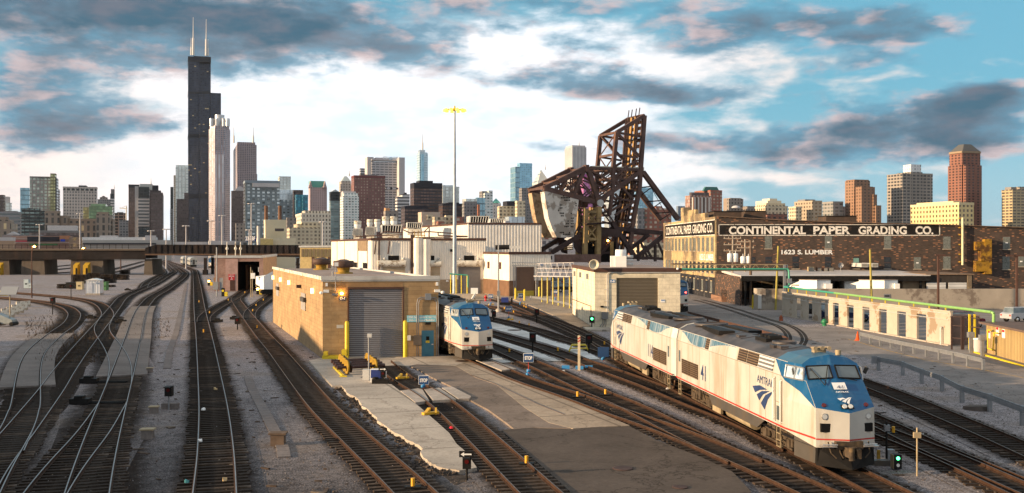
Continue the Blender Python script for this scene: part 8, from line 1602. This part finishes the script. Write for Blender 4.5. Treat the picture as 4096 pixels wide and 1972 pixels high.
dwarf('black signal with a white right arrow beside the blue box',*R7(862,382),.5,.9,arrow=1);dwarf('black signal with a white left arrow at the tip of the broken apron',*R7(1530,1140),.45,.95,arrow=-1)
dwarf('green lit dwarf signal at the corner of the cream D-8 building',*Z1(1448,508),.6,1.5,M_GRN)
p=G(*R7(815,385));o=thing('control_box','white and blue control box with a black switch machine by the apron','control box',(p.x,p.y,0));m=MB();m.box(-.5,.3,0,.5,.9,1.0);m.build('box',M_WHITE,o);m=MB();m.box(-.45,.27,.45,.3,.3,.98);m.build('blue_panel',M_NAVYS,o);m=MB();m.box(-.3,-.4,.1,.75,.2,.45);m.cyl((-.1,-.1,.45),(-.1,-.1,.55),.2,n=10);m.build('switch_machine',M_BLACK,o)
p=G(*R7(728,362));o=thing('small_cabinet','small white cabinet left of the blue control box','cabinet',(p.x,p.y,0));m=MB();m.box(-.25,0,0,.2,.4,.85);m.build('box',M_GRIM,o);p=G(*R7(748,345));o=thing('camera_post','white box on a slim post behind the wheelsets','post',(p.x,p.y,0));m=MB();m.cyl((0,0,0),(0,0,2.9),.05,n=8);m.build('post',M_GALV,o);m=MB();m.box(-.1,-.1,2.9,.2,.1,3.15);m.build('box',M_GRIM,o)
MW=mat('wheel_ochre',(.34,.21,.03),.6,.2,.2,3,dirt=(.05,.035,.03),dirt_amt=.8,dscale=3);MX=mat('axle_brown',(.07,.035,.03),.5,.4,.2,3)
for k in range(4):
 p=G(*R7(545+(-16)*k,318-k*18));o=thing('wheelset',['nearest ochre wheelset on the apron, in front of the row','second wheelset of the row on the apron','third wheelset of the row on the apron','furthest wheelset of the row, next to the workshop wall'][k],'wheelset',(p.x+.1,p.y,.16),.42,'railway wheelsets on the apron')
 m=MB();m.cyl((-.45,0,.52),(2.75,0,.52),.10,n=12);m.cyl((-.55,0,.52),(-.2,0,.52),.15,n=12);m.cyl((2.5,0,.52),(2.85,0,.52),.15,n=12);m.cyl((.5,0,.52),(1.8,0,.52),.13,n=12);m.build('axle',MX,o)
 for x,s in((.15,1),(2.15,-1)):
  m=MB();m.lathe((0,0,.52),[(.05,x-.06),(.44,x-.04),(.5,x-.07),(.5,x+.07),(.44,x+.06),(.05,x+.05)],22,'X');m.build('wheel',MW,o)
 m=MB();m.lathe((0,0,.52),[(.05,.38),(.40,.38),(.40,.44),(.05,.44)],20,'X');m.build('brake_disc',MX,o)
p,q_=G(*R7(470,262)),G(*R7(545,335));o=thingW('stop_bar','yellow bar lying on the apron beside the wheelsets','bar',tuple(p));m=MB();m.bar((p.x,p.y,.22),(q_.x,q_.y,.22),.16,.12);m.bar((q_.x-.25,q_.y,.2),(q_.x+.25,q_.y,.2),.12,.08);m.build('bar',M_YEL,o)
p=G(*R7(480,188));o=thing('lifting_jig','yellow lifting jig behind the wheelsets at the workshop corner','jig',(p.x,p.y,.15),.1);m=MB();m.box(-1.0,-.2,0,1.0,0,.25);m.box(-1.0,.5,0,1.0,.7,.25);m.box(-.9,-.2,.2,-.6,.7,.55);m.box(.5,-.2,.2,.9,.7,.7);m.build('frame',M_YEL,o)
sg_='black switch machines by the left tracks'
for f,x,y,lab,rl in((B6,765,290,'black switch machine right of the diagonal track, upper of two',2.5),(B6,690,470,'black switch machine right of the diagonal track, lower of two',2.5),(Z6,1335,392,'black switch machine where the crossover leaves the diagonal track',-5),(Z6,1000,345,'black switch rods left of the diagonal track',6),(Q5,1265,405,'small black switch machine near the sleeper stacks',2),(Y5,430,868,'black switch machine left of the rusty track points',3),(Y5,220,900,'black switch box right of the long straight track',-3)):
 p=G(*f(x,y));o=thing('switch_machine',lab,'switch machine',(p.x,p.y,0),0,sg_);m=MB();m.box(-.55,-.25,.05,.55,.3,.35);m.box(-.3,-.2,.35,.2,.25,.5);m.build('casing',M_BLACK,o);m=MB();m.bar((0,.1,.12),(rl,.1,.12),.08,.08);m.bar((0,-.15,.1),(rl,-.15,.1),.06,.06);m.build('rod',M_BLACK,o)
for f,x,y,s,lab in((B6,1322,545,1.0,'grey junction box left of the black footed signal'),(B6,1268,765,1.25,'tan junction box with a flat lid, nearest the bottom'),(B6,1285,195,.9,'pale junction box lid furthest up the row'),(R7,25,860,1.5,'long brown trench box beside the cable trench')):
 p=G(*f(x,y));o=thing('junction_box',lab,'junction box',(p.x,p.y,0),.05,'junction boxes between the left tracks');m=MB();m.box(-.2*s,-.18*s,0,.2*s,.18*s,.34*s);m.build('box',M_PANEL if s<1.4 else MW1,o);m=MB();m.box(-.26*s,-.21*s,.34*s,.26*s,.21*s,.39*s);m.build('lid',M_TANK if s<1.4 else MW1,o)
p=G(*Z4(200,1045));o=thing('ground_signal','low boxy signal showing green, right of the locomotive 41 nose','signal',(p.x,p.y,0),.1);m=MB();m.box(-.16,0,.05,.16,.3,.62);h_=m.build('head',M_BLACK,o);m=MB();m.box(-.18,.02,.05,-.16,.3,.62);m.build('side',M_TANK,h_)
for z,mt in((.48,M_GRN),(.2,M_LENS)):m=MB();m.cyl((0,0,z),(0,-.02,z),.07,n=10);m.build('lens',mt,h_)
p=G(*Z4(100,985));o=thing('signal_post','dark signal post with a small box behind the green ground signal','post',(p.x,p.y,0));m=MB();m.cyl((0,0,0),(0,0,1.75),.045,n=8);m.build('post',M_BLACK,o);m=MB();m.box(-.09,-.08,1.35,.12,.08,1.6);m.box(.06,0,.15,.36,.3,.55);m.build('box',M_GALV,o)
p=G(*Z4(30,1000));o=thing('switch_box','flat grey switch box at the foot of the dark signal post','switch box',(p.x,p.y,0));m=MB();m.box(-.35,-.2,0,.45,.2,.22);m.build('box',M_SKIRT,o);m=MB();m.box(-.05,0,.25,.08,.06,.62);m.build('flag',M_OCHRE,o)
p=G(*Z4(365,1095));o=thing('marker_pole','slim golden pole with a small box near the bottom right','pole',(p.x,p.y,0));m=MB();m.cyl((0,0,0),(0,0,1.9),.035,n=8);m.build('pole',M_TANK,o);m=MB();m.box(-.14,-.06,1.5,.14,.06,1.72);m.build('box',M_TANK,o)
p=G(*Z1(1290,1035));o=thing('striped_post','white post with a red striped top left of the coupled locomotives','post',(p.x,p.y,0));m=MB();m.box(-.09,-.04,0,.09,.04,2.55);m.build('post',mat('post_cream',(.60,.52,.38),.6),o);m=MB();[m.bar((-.09,-.045,z),(.09,-.045,z+.12),.01,.08,up=(0,0,1))for z in(2.1,2.3)];m.build('stripes',M_RED,o)
p=G(*Z1(1330,1018));o=thing('blue_chocks','blue wheel chocks at the foot of the striped post','chock',(p.x,p.y,0));m=MB();[m.frame((x,y,.12),(.28,0,0),(0,.14,0),(0,.03,.12))for x,y in((-1.2,.3),(-.2,0),(.5,.3))];m.build('chocks',M_BLUEF,o)
p=G(*Z1(1287,800));o=thing('step_stand','yellow step stand on the second white pad','step stand',(p.x,p.y,0));m=MB();m.box(-.6,-.25,.55,.6,.25,.65);m.box(-.75,-.3,.28,.75,.3,.34);[m.bar((x*.85,y*.3,0),(x*.6,y*.25,.6),.07,.07)for x in(-1,1)for y in(-1,1)];m.build('stand',M_YEL,o)
p=G(*Z1(132,170));o=thing('fire_hydrant','red fire hydrant on the gravel below the warehouse','hydrant',(p.x,p.y,0));o.scale=(.55,.55,.55);m=MB();m.lathe((0,0,0),[(.42,0),(.42,.12),(.28,.15),(.28,1.1),(.4,1.15),(.4,1.3),(.3,1.55),(.12,1.75),(.01,1.8)],14);m.cyl((-.55,0,1.0),(.55,0,1.0),.16,n=10);m.build('body',mat('hydrant_red',(.50,.015,.02),.4),o)
p=G(*N3(490,880));o=thing('green_hydrant','small green hydrant on the gravel before the white ruined wall','hydrant',(p.x,p.y,0));m=MB();m.lathe((0,0,0),[(.25,0),(.25,.3),(.32,.35),(.3,.6),(.12,.8),(.01,.82)],12);m.cyl((-.35,0,.4),(.35,0,.4),.13,n=8);m.build('body',mat('hydrant_green',(.02,.18,.08),.5),o)
p=G(*N3(60,830));o=thing('red_valve','small red and yellow valve on the gravel left of the green hydrant','valve',(p.x,p.y,0));m=MB();m.lathe((0,0,0),[(.28,0),(.2,.3),(.25,.4),(.01,.75)],10);m.build('body',mat('valve_red',(.35,.10,.05),.6),o)
p=G(*N3(820,1025));o=thing('traffic_cone','orange traffic cone at the left end of the upper guard rail','traffic cone',(p.x,p.y,0));m=MB();m.lathe((0,0,.05),[(.2,0),(.03,.85),(.01,.86)],14);m.build('cone',mat('cone_orange',(.62,.09,.02),.6),o);m=MB();m.box(-.25,-.25,0,.25,.25,.05);m.build('base',mat('cone_orange',(.62,.09,.02)),o)
for px,y in((2103,1206),(2067,1200)):p=G(px-5,y);o=thing('bollard','yellow bollard at the left end of the curved guard rail' if px>2100 else 'yellow bollard before the brown dock door','bollard',(p.x,p.y,0),group='yellow bollards at the dock');m=MB();m.lathe((0,0,0),[(.16,0),(.16,1.9),(.01,2.0)],12);m.build('post',M_YEL,o)
p=G(*Z1(370,228));o=thing('blue_machine','blue boxed point machine with black legs below the warehouse','point machine',(p.x,p.y,0));m=MB();m.box(-.55,0,.5,.55,.7,1.25);m.build('box',M_NAVYS,o);m=MB();m.box(-.8,-.1,.1,1.1,.5,.5);m.box(.9,0,.5,1.2,.4,1.2);m.build('base',M_BLACK,o)
p=G(3010,1236);o=thing('yellow_flap_post','leaning yellow post at the left end of the grey wall','post',(p.x,p.y,0));m=MB();m.bar((0,0,0),(.1,0,2.0),.22,.1);m.bar((-.4,0,.35),(.5,0,.35),.12,.12);m.build('post',M_YEL,o)
MT=pavement('timber_pale',(.40,.35,.31),.3,(.12,.09,.07),.6,sc=1.2)
for pts,lab in(([(1190,437),(1310,425),(1445,520),(1262,527)],'weathered timber deck between the rails before the STOP sign'),([(1140,430),(1175,437),(1230,530),(1120,545),(1000,450)],'pale concrete ramp left of the timber deck'),([(1330,425),(1410,415),(1565,495),(1550,515),(1465,517)],'pale concrete ramp right of the timber deck')):
 P=[gxy(R7(*q_))for q_ in pts];o=MB();o.prism(P,.02,.185);o.build('crossing_deck',MT if 'timber' in lab else M_CONC,label=lab,cat='crossing deck')
P=[gxy(Z1(*q_))for q_ in((10,930),(110,905),(200,925),(510,1040),(330,1060))];o=MB();o.prism(P,.02,.18);o.build('crossing_deck',MT,label='weathered timber deck in front of locomotive 82',cat='crossing deck')
p=G(*Z6(110,430));o=thing('solar_trailer','grey trailer cabinet with a tilted solar panel on a post at the left edge','solar trailer',(p.x,p.y,0));m=MB();m.prism([(-1.2,-.6),(.5,-.6),(.5,.6),(-1.2,.6)],.3,[1.5,.75,.75,1.5]);m.build('cabinet',mat('trailer_grey',(.26,.29,.30),.5),o);m=MB();m.box(-1.3,-.66,.25,.55,.66,.34);m.build('chassis',M_YEL if 0 else M_SKIRT,o);m=MB();m.cyl((0,0,.8),(0,0,3.9),.06,n=8);m.build('post',M_TANK,o);m=MB();m.frame((-.1,0,4.0),(.95,0,0),(0,.35,.45),(0,-.03,.03));m.build('panel',facade('solar',(.25,.27,.30),(.05,.07,.12),.3,.3,.9,.9,metal=.3),o)
for k in range(4):x=-.9;m=MB();m.cyl((x+k*.45,-.7,.3),(x+k*.45,.7,.3),.22,n=10)if k in(0,3)else None;(m.build('wheel',M_BLACK,o)if k in(0,3)else None)
jb='concrete barriers curving at the left edge'
for i,(x,y,rz)in enumerate(((255,215,1.0),(215,255,.9),(165,285,.8),(110,300,.8),(55,335,.8),(20,375,.9))):
 p=G(*Z6(x,y));o=thing('concrete_barrier',['furthest barrier of the curving row, whitest and tilted','second barrier from the far end of the curving row','third barrier from the far end, above the solar post','middle barrier of the row, right behind the solar post','barrier just behind the solar trailer cabinet','nearest barrier of the row, half hidden by the trailer'][i],'barrier',(p.x,p.y,0),rz,jb);m=MB();m.mesh([(sx,y_,z)for sx in(-1.1,1.1)for y_,z in((-.3,0),(.3,0),(.12,.35),(.08,.85),(-.08,.85),(-.12,.35))],[(5,4,3,2,1,0),(6,7,8,9,10,11)]+[(i_,(i_+1)%6,(i_+1)%6+6,i_+6)for i_ in range(6)]);m.build('block',M_TAN if 0 else M_WTRIM,o)
o=thing('yellow_barrier','yellow tube barrier at the far left edge','barrier',tuple(G(*Z6(10,108))));m=MB();m.cyl((-2,0,.5),(1.2,0,.45),.22,n=10);m.cyl((-2,.3,1.0),(1.0,.3,.9),.16,n=10);m.build('tube',M_YEL,o)
rr=random.Random(3);m=MB()
for k in range(2600):
 cx_,cy_=rr.uniform(-27.5,-16.5),rr.gauss(118,9)
 cx_=-(.33+rr.random()*.14)*cy_
 if rr.random()<.5:cy_=rr.uniform(80,108);cx_=-(.40+rr.random()*.06)*cy_
 h=rr.uniform(.08,.38);a=rr.uniform(0,pi);d=Vector((cos(a),sin(a),0))*rr.uniform(.02,.06);p=Vector((cx_,cy_,0));t_=p+Vector((rr.uniform(-.15,.15),rr.uniform(-.15,.15),h));m.face([p-d,p+d,t_])
m.build('dry_scrub',mat('scrub_brown',(.075,.055,.038),.95),kind='stuff')
stn=[MB()for _ in range(3)]
for k in range(9000):
 y=22+46*rr.random()**1.5;x=rr.uniform(-.52,.52)*y;s=rr.uniform(.018,.05);mm=stn[rr.randrange(3)];a=rr.uniform(0,pi);u=Vector((cos(a),sin(a),rr.uniform(-.4,.4)))*s;v=Vector((-sin(a),cos(a),rr.uniform(-.4,.4)))*s*rr.uniform(.5,1);c=Vector((x,y,s*.4+.012));wv=u.cross(v).normalized()*s*.6
 mm.mesh([c+u,c+v,c-u,c-v,c+wv,c-wv],[(0,1,4),(1,2,4),(2,3,4),(3,0,4),(1,0,5),(2,1,5),(3,2,5),(0,3,5)])
for mm,c in zip(stn,((.22,.20,.205),(.09,.078,.075),(.15,.115,.09))):mm.build('ballast_stones',mat('stone_%d'%int(c[0]*100),c,.85,0,.3,20),kind='stuff')
lt='bits of litter on the tracks'
for i,(f,x,y,c,lab)in enumerate(((B6,1850,360,(.6,.45,.25),'flat tan scrap between the rails of the long straight track'),(B6,1930,1155,(.5,.36,.2),'tan cardboard strip near the bottom of the long straight track'),(B6,1745,540,(.8,.8,.8),'white paper scrap on the long straight track'),(B6,1605,1170,(.1,.35,.4),'teal scrap left of the long straight track'),(B6,1720,815,(.75,.75,.75),'crumpled white paper by the left rail'),(Z2,1830,275,(.7,.7,.75),'white litter under locomotive 41 rear bogie'),(Z2,840,105,(.8,.8,.8),'small white scrap between the middle tracks'),(Z4,405,765,(.7,.7,.7),'white crumpled bag right of the locomotive nose'),(R7,1410,747,(.6,.03,.06),'small red scrap beside the workshop track'),(Z4,900,520,(.12,.10,.09),'flat dark stone slab by the lower guard rail'))):
 p=G(*f(x,y));s=.9 if 'slab' in lab else .13;o=MB();r2=random.Random(i);n=7;pts=[(p.x+s*r2.uniform(.6,1)*cos(2*pi*k/n),p.y+s*r2.uniform(.6,1)*sin(2*pi*k/n))for k in range(n)];o.prism(pts,.13 if 'slab' not in lab else 0,[.15+r2.uniform(0,.12)*(1 if s<.5 else 1.2)for _ in pts]);o.build('litter' if s<.5 else 'stone_slab',mat('litter_%d'%i,c,.8),label=lab,cat='litter' if s<.5 else 'stone',group=lt if s<.5 else None)
for f,x,y,lab,lit in((Y5,715,560,'yellow dwarf signal with an amber lamp right of the shed doorway',1),(Y5,283,585,'yellow footed dwarf signal left of the shed doorway',0),(Y5,110,450,'yellow dwarf signal near the long straight track by the shed',1)):
 p=G(*f(x,y));o=thing('yard_signal',lab,'signal',(p.x,p.y,0),0,'yellow signals by the engine shed');m=MB();m.box(-.25,0,.1,.25,.4,1.6);m.build('head',M_BLACK,o);m=MB();m.cyl((0,0,1.1),(0,-.06,1.1),.22,n=10);m.build('lens',M_AMBER if lit else M_YEL,o);m=MB();m.box(.3,0,.1,.9,.5,1.3)if 0 else m.box(.3,0,.1,.8,.4,.9);m.build('housing',M_YEL,o)
p=G(*Y5(280,505));o=thing('green_cart','green utility cart parked left of the shed side door','cart',(p.x,p.y,0));m=MB();m.box(-1.7,-.6,.5,1.6,.6,1.3);m.build('body',mat('cart_green',(.03,.16,.05),.5),o);m=MB();[m.cyl((x,-.65,.4),(x,.65,.4),.4,n=12)for x in(-1.1,1.0)];m.build('wheels',M_BLACK,o);m=MB();[m.box(x-.05,-.55,1.3,x+.05,.55,2.6)for x in(-1.6,1.5)];m.box(-1.7,-.6,2.55,1.6,.6,2.65);m.build('roof_frame',M_YEL if 0 else M_OCHRE,o)
p=G(*Y5(207,575));o=thing('thin_pole','slim pale pole with grey boxes left of the engine shed','pole',(p.x,p.y,0));m=MB();m.cyl((0,0,0),(0,0,zY(990,p.y)),.12,n=8);m.build('pole',M_GALV,o);m=MB();m.box(-.6,-.2,1.2,.3,.2,2.6);m.box(.5,0,.6,1.0,.5,3.3);m.build('box',M_GALV,o)
for px,ty,lab in((630,215,'left of two thin rods before the shed doorway'),(650,260,'right of two thin rods before the shed doorway, with a white box')):p=G(*Y5(px,590));o=thing('rod_pole',lab,'pole',(p.x,p.y,0),group='thin rods by the shed');m=MB();m.cyl((0,0,0),(0,0,zY(Y5(0,ty)[1],p.y)),.08,n=6);m.build('rod',M_TANK,o);(lambda m:(m.box(-.3,-.1,3.3,.45,.1,4.3),m.build('box',M_WHITE,o)))(MB())if px==650 else None
for f,x,y,z,r,lab in((Z2,1405,1032,.10,.42,'round manhole cover on the dark foreground asphalt'),(R6,1500,888,.115,.5,'round manhole cover on the apron before locomotive 82'),(Z1,490,541,.085,.75,'long oval drain cover on the upper white pad'),(Z3,525,1212,.10,.3,'small dark cover at the bottom of the asphalt')):
 p=G(*f(x,y));o=thing('manhole_cover',lab,'manhole cover',(p.x,p.y,z));m=MB();m.lathe((0,0,0),[(r,0),(r,.02),(r*.85,.022),(.01,.022)],20);m.build('cover',M_STEELD,o)
rr=random.Random(9);m=MB()
for k in range(420):
 y=24+90*rr.random();x=-y*rr.uniform(.06,.40)if rr.random()<.7 else y*rr.uniform(-.05,.48);s_=rr.uniform(.04,.16);a=rr.uniform(0,pi);d=Vector((cos(a),sin(a),0));m.frame((x,y,.03),d*s_*rr.uniform(1,2.2),Vector((-d.y,d.x,0))*s_*.5,(0,0,rr.uniform(.01,.03)))
m.build('scrap_pieces',mat('scrap_dark',(.07,.05,.04),.9,0,.5,.4,dirt=(.30,.25,.20),dirt_amt=.8,dscale=.3),kind='stuff')
# ======= HAZE
hz=MB();hz.box(-1700,-120,-1.2,1900,4000,640);m_=bpy.data.materials.new('haze_air');m_.use_nodes=True;t=NT(m_.node_tree);t.n.clear()
out=t.new('ShaderNodeOutputMaterial');v=t.new('ShaderNodeVolumePrincipled');v.inputs['Density'].default_value=.000014;v.inputs['Color'].default_value=(.72,.84,1.0,1);v.inputs['Anisotropy'].default_value=.2
t.l.new(v.outputs[0],out.inputs['Volume']);hz.build('haze',m_,kind='stuff')
